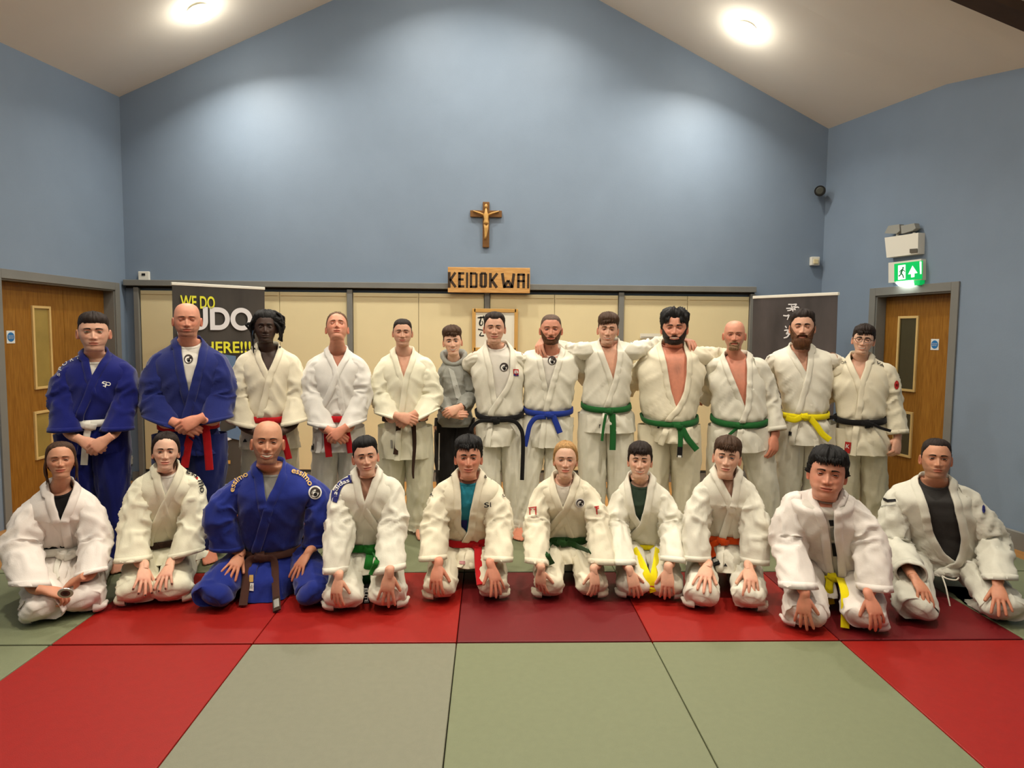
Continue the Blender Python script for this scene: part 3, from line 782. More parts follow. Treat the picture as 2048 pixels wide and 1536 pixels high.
# ---- hand: palm and five fingers fused in one skin (built once per pose, then placed)
def hand_template(curl, spread, thumb, voxel=0.0034):
    """right hand seen from the back: wrist at 0, fingers along +X, back of hand +Z, thumb at +Y"""
    parts = []
    def ell_tube(pts, radii, n=12): 
        G, *_ = tube(pts, radii, n=n, npts=max(8, len(pts) * 4), up=(0, 0, 1)); parts.append(G)
    # palm: wide flattened tube (side = y, up = z)
    ell_tube([(-0.035, 0, 0), (0.0, 0, 0), (0.03, 0.001, 0.001), (0.062, 0.001, 0.002), (0.088, 0.0, 0.0), (0.094, 0, -0.001)], [(0.027, 0.020), (0.028, 0.019), (0.037, 0.0165), (0.041, 0.0145), (0.039, 0.0115), (0.030, 0.007)], 20)
    bases = [(0.090, 0.028), (0.094, 0.0095), (0.090, -0.0095), (0.082, -0.028)]
    lens = [(0.043, 0.026, 0.021), (0.047, 0.030, 0.022), (0.044, 0.027, 0.021), (0.035, 0.021, 0.019)]
    nails = []
    for k, ((bx_, by_), L) in enumerate(zip(bases, lens)):
        sp = math.radians(spread * (1.4, .45, -.5, -1.5)[k]); c = [math.radians(x) for x in (curl[k] if np.ndim(curl[0]) else curl)]
        p = np.array((bx_ - 0.012, by_, 0.0)); pts = [p.copy()]; ang = 0.0; d2 = np.array((math.cos(sp), math.sin(sp)))
        p = p + np.array((0.012 * d2[0], 0.012 * d2[1], 0)); pts.append(p.copy())
        for j in range(3):
            ang += c[j]; st = np.array((d2[0] * math.cos(ang), d2[1] * math.cos(ang), -math.sin(ang)))
            if j == 2: pts.append(p + st * L[j] * .55)
            p = p + st * L[j]; pts.append(p.copy())
        r = 0.0093 if k < 3 else 0.0082
        ell_tube(pts, [r, r * 1.08, r * 1.02, r * 0.96, r * 0.9, r * .5], 10)
        nn = np.array((d2[0] * math.sin(ang), d2[1] * math.sin(ang), math.cos(ang)))
        nails.append((pts[-1] - st * 0.008 + nn * r * .8))
    a0, a1, a2 = [math.radians(x) for x in thumb]      # out-angle, droop, bend
    p0 = np.array((0.012, 0.016, -0.004)); d = np.array((math.cos(a0) * math.cos(a1), math.sin(a0) * math.cos(a1), -math.sin(a1)))
    p1 = p0 + d * 0.044; e = unit(d + np.array((0.45, 0, -0.15)) * math.sin(a2)); p2 = p1 + e * 0.032; e2 = unit(e + np.array((0.45, 0, -0.1)) * math.sin(a2)); p3 = p2 + e2 * 0.026
    ell_tube([p0 - d * .01, p0 + d * .015, p1, p2, p3 - e2 * .008, p3], [0.013, 0.0165, 0.0125, 0.0108, .0095, 0.005], 12)
    nails.append(p3 - e2 * 0.010 + np.array((0, 0, .008)))
    A = Acc()
    for G in parts:
        A.grid(G, closed=True); n, m = G.shape[:2]
        A.add(G[0], [tuple(range(m))]); A.add(G[-1], [tuple(range(m))])
    o = A.obj('tmp', M_GREY, None)
    bmx = bmesh.new(); bmx.from_mesh(o.data); bmesh.ops.remove_doubles(bmx, verts=bmx.verts[:], dist=1e-6); bmesh.ops.recalc_face_normals(bmx, faces=bmx.faces[:]); bmx.to_mesh(o.data); bmx.free()
    md = o.modifiers.new('r', 'REMESH'); md.mode = 'VOXEL'; md.voxel_size = voxel
    sm = o.modifiers.new('s', 'SMOOTH'); sm.iterations = 2; sm.factor = .4
    dg = bpy.context.evaluated_depsgraph_get(); dg.update(); me = bpy.data.meshes.new_from_object(o.evaluated_get(dg))
    V = np.zeros(len(me.vertices) * 3); me.vertices.foreach_get('co', V); V = V.reshape(-1, 3); Fc = [tuple(p.vertices) for p in me.polygons]
    bpy.data.objects.remove(o, do_unlink=True); bpy.data.meshes.remove(me)
    nm = np.zeros(len(V))
    for q in nails: nm = np.maximum(nm, 1 - sstep(0.0045, 0.0085, np.linalg.norm(V - q, axis=1)))
    return V, Fc, nm
HANDS = {
 'flat': hand_template([(14, 10, 8)] * 4, 11, (40, 18, 14)),
 'bent': hand_template([(26, 18, 12), (27, 19, 12), (28, 20, 13), (30, 20, 14)], 8, (44, 24, 20)),
 'spread': hand_template([(28, 18, 12)] * 4, 11, (38, 22, 20)),
 'drape': hand_template([(42, 26, 16), (44, 28, 16), (46, 30, 18), (48, 32, 18)], 8, (48, 28, 25)),
 'clasp': hand_template([(40, 42, 22), (42, 44, 24), (44, 44, 24), (46, 44, 24)], 2, (22, 20, 25)),
 'relaxed': hand_template([(30, 42, 24), (34, 46, 26), (38, 50, 26), (42, 52, 28)], 2, (18, 25, 20)),
 'fist': hand_template([(72, 85, 50)] * 4, 1, (22, 45, 60)),
 'pinch': hand_template([(48, 40, 22), (50, 48, 30), (54, 52, 32), (56, 52, 32)], 1, (26, 45, 30))}
def foot_template():
    parts = []
    def t_(pts, r, n=12): 
        G, *_ = tube(pts, r, n=n, npts=14, up=(0, 0, 1)); parts.append(G)
    t_([(-.055, 0, .03), (-.035, 0, .034), (0, 0, .04), (.06, 0, .034), (.11, .002, .024), (.15, .002, .016), (.165, .002, .014)], [(.018, .018), (.031, .030), (.032, .036), (.036, .031), (.043, .022), (.044, .015), (.036, .011)], 16)
    t_([(-.01, 0, .13), (-.008, 0, .09), (-.002, 0, .05)], [(.032, .034), (.031, .034), (.030, .036)], 12)
    for k, (y, x, r, l) in enumerate(((.031, .158, .0135, .042), (.010, .160, .0095, .036), (-.006, .156, .009, .031), (-.021, .149, .0085, .027), (-.034, .140, .008, .023))):
        t_([(x - .02, y, .014), (x, y, .013), (x + l * .6, y, .012), (x + l, y, .008)], [r, r, r, r * .5], 8)
    A = Acc()
    for G in parts:
        A.grid(G, closed=True); m = G.shape[1]; A.add(G[0], [tuple(range(m))]); A.add(G[-1], [tuple(range(m))])
    o = A.obj('tmp', M_GREY, None)
    bmx = bmesh.new(); bmx.from_mesh(o.data); bmesh.ops.remove_doubles(bmx, verts=bmx.verts[:], dist=1e-6); bmesh.ops.recalc_face_normals(bmx, faces=bmx.faces[:]); bmx.to_mesh(o.data); bmx.free()
    md = o.modifiers.new('r', 'REMESH'); md.mode = 'VOXEL'; md.voxel_size = 0.0055
    sm = o.modifiers.new('s', 'SMOOTH'); sm.iterations = 2; sm.factor = .4
    dg = bpy.context.evaluated_depsgraph_get(); dg.update(); me = bpy.data.meshes.new_from_object(o.evaluated_get(dg))
    V = np.array([v.co[:] for v in me.vertices]); Fc = [tuple(p.vertices) for p in me.polygons]
    bpy.data.objects.remove(o, do_unlink=True); bpy.data.meshes.remove(me)
    V[:, 2] -= V[:, 2].min()
    return V, Fc
FOOT = foot_template()

# ---- head
HF = [(.010, .113), (-.030, .109), (-.062, .094), (-.084, .068), (-.0925, .040), (-.0935, .024), (-.0885, .006), (-.0900, -.012), (-.0915, -.030), (-.0915, -.044), (-.0930, -.058), (-.0920, -.070), (-.0880, -.081), (-.0905, -.096), (-.0800, -.110), (-.0500, -.1145), (-.0380, -.126)]
HS = [(.004, .012, .113), (.034, .012, .1065), (.056, .012, .091), (.0685, .012, .067), (.0735, .010, .040), (.0755, .008, .018), (.0758, .006, .000), (.0748, .004, -.016), (.0712, .002, -.030), (.0675, .000, -.042), (.0632, -.001, -.054), (.0590, -.001, -.064), (.0548, .001, -.073), (.0520, .005, -.083), (.0515, .010, -.093), (.0515, .014, -.105), (.0535, .016, -.121)]
HB = [(.016, .113), (.050, .108), (.078, .090), (.092, .062), (.098, .030), (.098, .010), (.096, -.010), (.091, -.028), (.084, -.044), (.076, -.058), (.069, -.070), (.064, -.080), (.061, -.090), (.059, -.100), (.058, -.110), (.058, -.122), (.059, -.138)]
HP = [1, 1, .99, .97, .95, .93, .92, .95, .98, 1.0, 1.02, 1.03, 1.04, 1.04, 1.02, 1, 1]
HQ = [1, .98, .97, .96, .95, .95, .96, .97, .98, .99, 1, 1.02, 1.04, 1.04, 1.02, 1, 1]
T_HEAD = np.unique(np.concatenate([np.linspace(0, 3, 11), np.linspace(3, 5, 11), np.linspace(5, 9.2, 31), np.linspace(9.2, 12.2, 27), np.linspace(12.2, 16, 15)]).round(4))
_u = np.linspace(-1, 1, 101)[:-1]
TH_HEAD = np.pi * np.sign(_u) * np.abs(_u) ** 1.35
def gs(x, c, s): return np.exp(-((x - c) / s) ** 2)

def feature_disp(P, f):
    """outward (-y) displacement and tangent shift for head-local points"""
    x, y, z = P[..., 0], P[..., 1], P[..., 2]; ax = np.abs(x)
    fr = sstep(-0.02, -0.05, y)
    ns = f.get('nose', 1.0); nl = f.get('nose_len', 1.0)
    tipz = -.034 * nl
    h = np.interp(z, [-.055, tipz - .012, tipz - .0075, tipz, tipz + .008, -.008, .008, .02, .03], [0, .001, .010, .0235, .0225, .013, .004, .001, 0])
    wd = np.interp(z, [tipz - .01, tipz, -.01, .01, .03], [.0115, .0105, .0085, .0085, .012]) * f.get('nose_w', 1.0)
    d = h * ns * np.exp(-(ax / wd) ** 2.2)
    d += .0085 * gs(ax, .0145 * f.get('nose_w', 1.0), .0062) * gs(z, tipz - .001, .0075)
    ez = .004
    d -= .0085 * gs(ax, .030, .0155) * gs(z, ez + .001, .0105)
    d -= .003 * gs(ax, .016, .007) * gs(z, ez, .008)
    d += .0035 * f.get('brow', 1.0) * gs(ax, .028, .02) * gs(z, .024, .007)
    sm = f.get('smile', .5)
    d += (.003 + .005 * sm) * gs(ax, .043, .015) * gs(z, -.027 + .004 * sm, .014)
    d -= (.0012 + .0025 * sm) * gs(ax, .027 + .12 * (-.035 - z), .0045) * sstep(-.072, -.06, z) * sstep(-.028, -.038, z)
    mw = .0235 + .006 * sm
    mz = -.0635 + .0065 * sm * (ax / mw) ** 2
    d += .0042 * gs(z, mz + .0052, .0040) * (1 - sstep(mw * .6, mw * 1.05, ax)) * f.get('lips', 1.0)
    tg = f.get('teeth', 0) * .0062 * np.clip(1 - (ax / (mw * .85)) ** 2, 0, 1)
    d += .0052 * gs(z, mz - .0068 - tg, .0050) * (1 - sstep(mw * .5, mw * .95, ax)) * f.get('lips', 1.0)
    d -= (.0038 + .35 * tg) * gs(z, mz - tg * .5, .0018 + tg * .45) * (1 - sstep(mw * .85, mw * 1.1, ax))
    d -= .002 * gs(z, -.049, .006) * gs(ax, 0, .0035)
    d += f.get('jowl', 0.0) * .008 * gs(ax, .045, .02) * gs(z, -.062, .028)
    return d * fr, mw, mz
def face_color(P, f):
    x, z = P[..., 0], P[..., 2]; y = P[..., 1]; ax = np.abs(x)
    base = np.array(f['skin'][:3]); C = np.ones(P.shape) * base
    def blend(mask, col, k=1.0):
        nonlocal C
        C = C * (1 - (mask * k)[..., None]) + np.array(col) * (mask * k)[..., None]
    red = base * np.array((1.06, .72, .66)); fr = sstep(-0.02, -0.05, y)
    blend(fr * gs(ax, .043, .022) * gs(z, -.022, .018), red, .55 * f.get('flush', .6))
    blend(fr * gs(ax, 0, .013) * gs(z, -.034, .012), red, .45 * f.get('flush', .6))
    blend(sstep(.062, .075, ax) * gs(z, -.01, .03), red, .35)
    blend(fr * gs(ax, .030, .014) * gs(z, .001, .0085), base * np.array((.66, .56, .54)), .55)
    blend(fr * gs(ax, .029, .013) * gs(z, .0145, .004), base * .6, .3)
    d, mw, mz = feature_disp(P, f)
    lips = base * np.array(f.get('lipc', (.78, .42, .40)))
    inl = (1 - sstep(mw * .85, mw, ax))
    up = sstep(mz + .0085 * (1 - .55 * (ax / mw) ** 2) + .001, mz + .0065 * (1 - .55 * (ax / mw) ** 2), z) * sstep(mz - .001, mz + .0005, z)
    tg = f.get('teeth', 0) * .0062 * np.clip(1 - (ax / (mw * .85)) ** 2, 0, 1)
    mz0 = mz; mz = mz - tg
    lo = sstep(mz - .0115 * (1 - .7 * (ax / mw) ** 2) - .001, mz - .0095 * (1 - .7 * (ax / mw) ** 2), z) * sstep(mz + .001, mz - .0005, z)
    blend(fr * inl * np.clip(up + lo, 0, 1), lips, .85)
    mz = mz0
    blend(fr * (1 - sstep(mw * .95, mw * 1.1, ax)) * gs(z, mz - tg * .5, .0017 + tg * .42), base * np.array((.30, .16, .15)), .9)
    blend(fr * gs(ax, .007, .0035) * gs(z, -.0425, .0022), base * np.array((.28, .18, .16)), .85)
    st = f.get('stubble', 0)
    if st:
        m = beard_mask(P, f, full=True); n_ = .8 + .3 * pnoise(P * 160)
        blend(np.clip(m * n_, 0, 1), f.get('stubc', base * .38), st)
    hs = f.get('scalp', 0)
    if hs:
        m = hair_mask(P, f) ; blend(np.clip(m * 1.2, 0, 1), f.get('stubc', base * .4), hs)
    return np.clip(C, 0, 1)
def beard_mask(P, f, full=False):
    x, y, z = P[..., 0], P[..., 1], P[..., 2]; ax = np.abs(x)
    d, mw, mz = feature_disp(P, f)
    top = np.interp(ax, [0, .010, .03, .042, .055, .068, .078], [-.0475, -.047, -.056, -.045, -.028, -.004, .01])
    m = sstep(top + .003, top - .004, z) * sstep(.030, .018, y)
    m = m * (1 - (1 - sstep(-.122, -.108, z)) * 1.0) * (1 - sstep(-.098, -.106, z) * sstep(-.070, -.045, y) * .9)
    mouth = (1 - sstep(mw * .9, mw * 1.12, ax)) * sstep(mz - .010 - f.get('teeth', 0) * .0055, mz - .0075 - f.get('teeth', 0) * .0055, z) * sstep(mz + .0065, mz + .0045, z)
    m = m * (1 - mouth)
    st = f.get('beard_style', 'full')
    if st == 'goatee': m = m * sstep(.040, .032, ax)
    if st == 'mid': m = m * (1 - .65 * sstep(.034, .044, ax))
    return m
def hair_mask(P, f):
    x, y, z = P[..., 0], P[..., 1], P[..., 2]
    az = np.degrees(np.arctan2(np.abs(x), -(y - .004)))
    hl = f.get('hairline', [(0, .068), (25, .070), (42, .060), (55, .040), (66, .036), (76, .018), (84, -.012), (92, -.008), (98, .016), (108, .010), (118, -.030), (180, -.075)])
    line = np.interp(az, [a for a, _ in hl], [b for _, b in hl])
    line = line + .0035 * pnoise(np.stack([x * 90, y * 90, z * 30], -1))
    return sstep(line - .003, line + .005, z)

M_EYEW = mat('eye_white', srgb(212, 204, 194), 0.25, spec=.5)
M_TEETH = mat('teeth', srgb(226, 216, 196), 0.25, spec=.5)
M_BLK = mat('pupil_black', srgb(12, 10, 10), 0.15, spec=.6)
M_SKIN = mat('skin', (1, 1, 1, 1), 0.5, attr=True, spec=.35, var=0.06, vscale=45, bump=0.12, bscale=240, sss=0.12)
def hairmat(name, c, rough=.55): return mat(name, srgb(*c), rough, var=.35, vscale=26, stretch=(5, 5, 1.2), bump=.6, bscale=180, spec=.25)
def clothmat(name, c, var=.03, bump=.2, sheen=.15, bscale=170): return mat(name, srgb(*c), .88, var=var, vscale=22, bump=bump, bscale=bscale, spec=.12, sheen=sheen)

def rotm(yaw=0, pitch=0, roll=0):
    y, p, r = [math.radians(a) for a in (yaw, pitch, roll)]
    return np.array(Matrix.Rotation(y, 3, 'Z') @ Matrix.Rotation(p, 3, 'X') @ Matrix.Rotation(r, 3, 'Y'))

class Person:
    def __init__(s, d):
        s.d = d; D = d['D']; s.D = D
        cx = d['belt'][1][0] if 'belt' in d else d['cx']
        p = at(cx, 700, D); s.org = np.array((p[0], p[1], 0.0))
        s.yaw = d.get('yaw', -math.degrees(math.atan2(p[0], p[1])) * d.get('yawf', .6))
        s.yaw = math.radians(s.yaw)
        s.root = empty('person', s.org, s.yaw, label=d['label'], category='person')
        c, sn = math.cos(s.yaw), math.sin(s.yaw)
        s.R = np.array(((c, -sn, 0), (sn, c, 0), (0, 0, 1)))
        s.k = D / FPX
        s.rs = np.random.RandomState(d.get('seed', 1)); s.seed = d.get('seed', 1)
    def L(s, px, py, fwd=0.0):
        n = s.R @ np.array((0, 1., 0)); p0 = s.org - n * fwd
        return s.R.T @ (on_plane(px, py, p0, n) - s.org)
    def W(s, P): return (s.R @ np.asarray(P, float).T).T + s.org
    def G(s, px, py, z=0.0):
        return s.R.T @ (at_z(px, py, z) - s.org)
    # ---------------------------------------------------------------- torso
    def torso(s):
        d = s.d; lean = d.get('lean', 0.0)
        nl, nr = d['neck']; sl, sr = d['sh']
        NL, NR = s.L(*nl, lean), s.L(*nr, lean); SL_, SR_ = s.L(*sl, lean * .9), s.L(*sr, lean * .9)
        bl, bc, br = d['belt']; fd = d.get('depth', .125); bd = d.get('bdepth', fd * .98)
        BL, BR = s.L(*bl), s.L(*br); BC = s.L(*bc, bd)
        hl, hc, hr = d['hem']; hf = d.get('hemf', bd + .03)
        HL, HR = s.L(*hl, d.get('hems', 0.0)), s.L(*hr, d.get('hems', 0.0)); HC = s.L(*hc, hf)
        zn = (NL[2] + NR[2]) / 2; zs = (SL_[2] + SR_[2]) / 2; zb = (BL[2] + BR[2]) / 2; zbc = BC[2]
        hn = (NR[0] - NL[0]) / 2; cn = (NR[0] + NL[0]) / 2
        hsL, hsR = cn - SL_[0], SR_[0] - cn; inset = d.get('shin', .030)
        hsL -= inset; hsR -= inset
        s.zn, s.zs, s.hn, s.cn, s.lean = zn, zs, hn, cn, lean
        s.SL, s.SR = SL_, SR_
        F_, R_, L_, B_ = [], [], [], []
        def row(xr, xl, ys, zsd, fy, fz, by, bz, zl=None, fx=None):
            c = (xr + xl) / 2
            fx = c if fx is None else fx
            F_.append((fx, fy, fz)); R_.append((xr, ys, zsd)); L_.append((xl, ys, zsd if zl is None else zl)); B_.append((c, by, bz))
        ln = -lean
        cb = (BL[0] + BR[0]) / 2; wb = (BR[0] - BL[0]) / 2
        lerp = lambda a, b, t: a + (b - a) * t
        H = zs - zb
        chL, chR = d.get('chest', (None, None))
        aL = hsL * .93 if chL is None else cn - s.L(*chL, lean * .5)[0]
        aR = hsR * .93 if chR is None else s.L(*chR, lean * .5)[0] - cn
        row(cn + hn, cn - hn, ln + .012, zn, ln - .052, zn - .055, ln + .068, zn + .010)
        row(cn + lerp(hn, hsR, .38), cn - lerp(hn, hsL, .38), ln + .015, lerp(zn, zs, .55), ln - .082, zn - .085, ln + .095, zn - .035)
        row(cn + hsR * .96, cn - hsL * .96, ln * .95 + .012, zs - .012, ln - fd * .84, zs - .075, ln + .112, zs - .06)
        row(cn + hsR, cn - hsL, ln * .9 + .008, zs - .07, ln * .9 - fd * .95, zs - .125, ln * .9 + .12, zs - .12)
        row(cn + aR, cn - aL, ln * .7, zs - .15, ln * .75 - fd * 1.02, lerp(zs, zbc, .42), ln * .7 + .12, zs - .20)
        c5 = lerp(cn, cb, .6); w5R = lerp(aR, wb, .45); w5L = lerp(aL, wb, .45)
        row(c5 + w5R, c5 - w5L, ln * .4, lerp(zs, zb, .62), ln * .4 - lerp(fd, bd, .5) * 1.02, lerp(zs, zbc, .66), ln * .4 + .115, lerp(zs, zb, .62))
        row(BR[0] + .012, BL[0] - .012, 0, zb + .055, -bd - .012 + ln * .1, zbc + .055, .115, zb + .055)
        row(BR[0] - .004, BL[0] + .004, 0, zb, BC[1] if False else -bd, zbc, .105, zb + .01)
        # skirt
        zh = (HL[2] + HR[2]) / 2; ysd = -d.get('hems', 0.0)
        row(lerp(BR[0], HR[0], .6) + .006, lerp(BL[0], HL[0], .6) - .006, ysd * .5, lerp(zb, zh, .45), -lerp(bd, hf, .55) - .008, lerp(zbc, HC[2], .45), d.get('hemb', .12), lerp(zb, zh, .45))
        row(HR[0], HL[0], ysd, zh, -hf, HC[2], d.get('hemb', .12) + .01, zh, fx=HC[0])
        s.rows = (np.array(F_), np.array(R_), np.array(L_), np.array(B_))
        p = [.95, .9, .8, .78, .78, .8, .82, .85, .85, .88]; q = [.95, .92, .88, .86, .86, .88, .9, .92, .92, .92]
        s.pq = (p, q); s.T = Loft(*s.rows, p, q); s.TB = 7; s.TN = 9
        s.bd, s.fd = bd, fd; s.zbelt = zb; s.zbc_ = zbc
    def inset_rows(s, k, n0=0, n1=8):
        F_, R_, L_, B_ = [a.copy()[n0:n1] for a in s.rows]; C = (R_ + L_) / 2
        out = []
        for A_ in (F_, R_, L_, B_):
            v = A_ - C; l = np.linalg.norm(v, axis=1, keepdims=True); out.append(C + v * (1 - k / np.maximum(l, .02)))
        return out
    # ---------------------------------------------------------------- head + body skin
    def build_body(s):
        d = s.d; h = d['head']; f = h; s.f = f
        depth_h = s.D - s.lean - .03
        fw = s.lean + .03
        top = s.L(h['cx'], h['top'], fw); bot = s.L(h.get('ccx', h['cx']), h['chin'], fw)
        H = (top[2] - bot[2]) / .2275 * h.get('ks', 1.0)
        kx = H * h.get('w', 1.0)
        c = (top + bot) / 2; c[1] = -fw + .005
        R = rotm(h.get('yaw', 0) * .6 - math.degrees(math.atan2(s.org[0], s.org[1])) * (1 - d.get('yawf', .6)) * .85, h.get('pitch', 0) - (7 if d.get('kneel') else 0), h.get('roll', 0))
        s.HR, s.Hk, s.Hc = R, np.array((kx, (H + kx) / 2, H)), c
        tr = lambda P: (np.asarray(P) * s.Hk) @ R.T + c
        s.htr = tr
        s.hinv = lambda P: ((np.asarray(P) - c) @ R) / s.Hk
        hf = np.array([(0, a, b) for a, b in HF]); hs = np.array(HS); hb = np.array([(0, a, b) for a, b in HB])
        jw = f.get('jaw', 1.0); w = np.interp(np.arange(17), [0, 7, 10, 14, 16], [1, 1, jw, jw, (1 + jw) / 2]); hs = hs.copy(); hs[:, 0] *= w
        hl_ = hs * np.array((-1, 1, 1))
        cl = f.get('chinl', 0.0); hf[12:15, 1] -= cl
        F_, R_, L_, B_ = tr(hf), tr(hs), tr(hl_), tr(hb)
        # neck rows then torso skin
        tF, tR, tL, tB = s.inset_rows(np.array([.02, .045, .05, .04, .028, .024, .024, .024])[:, None])
        nk = d.get('neckw', .057) * (kx if kx > .8 else .8)
        cn, zn, ln = s.cn, s.zn, -s.lean
        base_c = np.array((cn, ln + .02, zn - .01))
        midc = (base_c + (R_[-1] + L_[-1]) / 2) / 2
        def mk(c_, rx, yf, yb, zf, zb_): return (np.array((c_[0], yf, c_[2] + zf)), c_ + np.array((rx, 0, 0)), c_ - np.array((rx, 0, 0)), np.array((c_[0], yb, c_[2] + zb_)))
        m0 = mk(midc, nk * 1.0, midc[1] - nk * 1.02, midc[1] + nk * .95, -.012, .01)
        m1 = mk(base_c, nk * 1.12, ln - .042, ln + .072, -.040, .015)
        gapz = (R_[-1][2] + L_[-1][2]) / 2 - zn
        use = [m0, m1] if gapz > .028 else [m1]
        def cat(i, A_, T_): return np.vstack([A_] + [u[i][None] for u in use] + [T_[1:]])
        F_, R_, L_, B_ = cat(0, F_, tF), cat(1, R_, tR), cat(2, L_, tL), cat(3, B_, tB)
        p = HP + [1] * len(use) + s.pq[0][1:8]; q = HQ + [1] * len(use) + s.pq[1][1:8]
        lo = Loft(F_, R_, L_, B_, p, q); nT = len(F_) - 1
        t = np.concatenate([T_HEAD, np.linspace(16, nT, 34)[1:]])
        P = lo.ring(t, TH_HEAD)
        hp = s.hinv(P); nh = int((t <= 16.01).sum())
        dd, mw, mz = feature_disp(hp, f)
        wt = (t <= 16.01).astype(float)[:, None]
        disp = np.zeros_like(P); disp[..., 1] = -dd * wt
        P = P + (disp * s.Hk) @ R.T
        hp = s.hinv(P); s.hgrid = P[:nh]; s.hloc = hp[:nh]; s.tlist = t[:nh]
        Cc = face_color(hp, f); skin = np.array(f['skin'][:3])
        torso_c = skin * np.array(d.get('chesttint', (1.0, .93, .90)))
        wt2 = sstep(15.5, 18.5, t)[:, None, None]
        Cc = Cc * (1 - wt2) + torso_c * wt2
        if 'chesthair' in d:
            x0, y0, rx, ry, k_, *hc = d['chesthair']; q_ = s.L(x0, y0, s.fd); 
            m = gs(P[..., 0], q_[0], rx) * gs(P[..., 2], q_[2], ry) * (P[..., 1] < 0) * (t > 17)[:, None]
            m = m * (.55 + .6 * np.abs(pnoise(P * np.array((70, 70, 45)))))
            Cc = Cc * (1 - (np.clip(m, 0, 1) * k_)[..., None]) + np.array(hc[0] if hc else (.08, .05, .04)) * (np.clip(m, 0, 1) * k_)[..., None]
        A = Acc(); A.grid(P, closed=True, col=Cc)
        # crown cap
        A.add(P[0], [tuple(range(P.shape[1]))], Cc[0])
        # eyelids
        lidc = skin * np.array((.80, .66, .62))
        op = f.get('eyes', .55)          # opening
        s.eyes = []
        for sx in (-1, 1):
            ec = np.array((sx * .0305, -.0725, .003)); r = .0132
            az = np.linspace(-75, 75, 15) * np.pi / 180; 
            for up_ in (1, 0):
                e0 = (7 + 25 * op) if up_ else -(3 + 17 * op)
                el = np.linspace(e0, 78 if up_ else -70, 8)
                AZ, EL = np.meshgrid(az, el * np.pi / 180)
                edge = (1 - (np.abs(AZ) / (75 * np.pi / 180)) ** 2)
                EL = np.where(np.arange(8)[:, None] == 0, EL * edge * 1.0 + (1 - edge) * (-.03), EL)
                Q = ec + np.stack([np.sin(AZ) * np.cos(EL) * r * 1.12, -np.cos(AZ) * np.cos(EL) * r, np.sin(EL) * r], -1)
                col = np.ones(Q.shape) * lidc
                col[0] = lidc * (.22 if up_ else .62); col[1] = lidc * (.75 if up_ else .9)
                A.grid(tr(Q), col=col, flip=bool(up_))
            E = []
            la = np.linspace(0, 1, 9) * np.pi * .55; lo_ = np.linspace(0, 2 * np.pi, 16, endpoint=False)
            LA, LO = np.meshgrid(la, lo_, indexing='ij'); re = .0122
            gz = f.get('gaze', 0); 
            Q = ec + np.stack([np.sin(LA) * np.cos(LO) * re * 1.1, -np.cos(LA) * re, np.sin(LA) * np.sin(LO) * re], -1)
            EA = Acc(); EA.grid(tr(Q), closed=True, mi=0)
            mi = []
            for i in range(8): mi += [(2 if i < 1 else 1 if i < 3 else 0)] * 16
            EA.M = mi
            EA.obj('eye', [M_EYEW, mat('iris_' + f.get('iris', 'brown'), srgb(*{'brown': (62, 40, 26), 'blue': (86, 104, 120), 'green': (84, 88, 60)}[f.get('iris', 'brown')]), .2, spec=.5), M_BLK], s.root)
        # ears
        for sx in (-1, 1):
            th_ = np.linspace(0, 2 * np.pi, 18, endpoint=False); G = []
            eo = f.get('ear', 1.0)
            for (k_, off) in ((1.0, -.004), (1.04, .001), (.98, .006), (.82, .0075), (.62, .002), (.3, .0005), (.02, .001)):
                yy = .018 + np.cos(th_) * .0150 * k_ * (1 - .28 * np.sin(th_ - .5) * (np.sin(th_) < 0)); zz = -.012 + np.sin(th_) * .0285 * k_
                xx = (.0735 + .30 * (yy - .004) * eo + off * eo) * sx * np.interp(-.012, [0, 1], [1, 1])
                G.append(np.stack([np.full(18, 1.0) * xx, yy, zz], -1))
            G = np.array(G); col = np.ones(G.shape) * skin * np.array((1.0, .80, .76)); col[4:] *= np.array((.72, .6, .58))
            A.grid(tr(G), closed=True, col=col)
        # arms, forearms, hands
        hc = skin * np.array(d.get('handtint', (1.0, .88, .84)))
        for key in ('armL', 'armR'):
            if key not in d: continue
            a = d[key]; sx = -1 if key == 'armL' else 1
            sh, el, wr = s.joints(key)
            hs_ = d.get('hand_k', 1.0)
            dirv = unit(wr - el)
            pose = a.get('pose', 'spread'); tip = s.L(*a['tip'][:2], a['tip'][2]) if 'tip' in a else wr + dirv * .1
            nn_ = np.array(a.get('n', (0, -.7, .7)), float)
            hlen = None
            if d.get('kneel') and pose in ('spread', 'drape', 'pinch') and s.trousers:
                wr, tip, nn_ = s.rest_hand(a, hs_); hlen = np.linalg.norm(tip - wr) / .170 if pose != 'pinch' else None; pose = {'spread': 'flat', 'drape': 'bent', 'pinch': 'pinch'}[pose]
            a['_wf'] = -wr[1] if d.get('kneel') else None
            cf = s.cuffpos(a) if 'cuff' in a else (el + wr) / 2
            X = unit(tip - wr); kk = hs_ * a.get('k', 1.0)
            if hlen: kk = float(np.clip(hlen, .84 * kk, kk))
            fpath = [sh, (sh + el) / 2, el, cf + np.array((0, .008, 0)), wr] if not hlen else [sh, (sh + el) / 2, el, (cf * .6 + (wr - X * .05) * .4) + np.array((0, .008, 0)), wr - X * .034 * kk, wr + X * .012]
            frad = [.046 * hs_, .040 * hs_, .034 * hs_, (.028 * hs_, .024 * hs_), (.026 * hs_, .021 * hs_)] if not hlen else [.046 * hs_, .040 * hs_, .032 * hs_, (.028 * kk, .023 * kk), (.0275 * kk, .0205 * kk), (.0262 * kk, .018 * kk)]
            Gt, *_ = tube(fpath, frad, n=14, npts=28)
            A.grid(Gt, closed=True, col=hc)
            if a.get('nohand'): continue
            X = unit(tip - wr); nrm = nn_; nrm = unit(nrm - X * np.dot(nrm, X)); Y = np.cross(nrm, X)
            thumb_y = a.get('thumb', None)
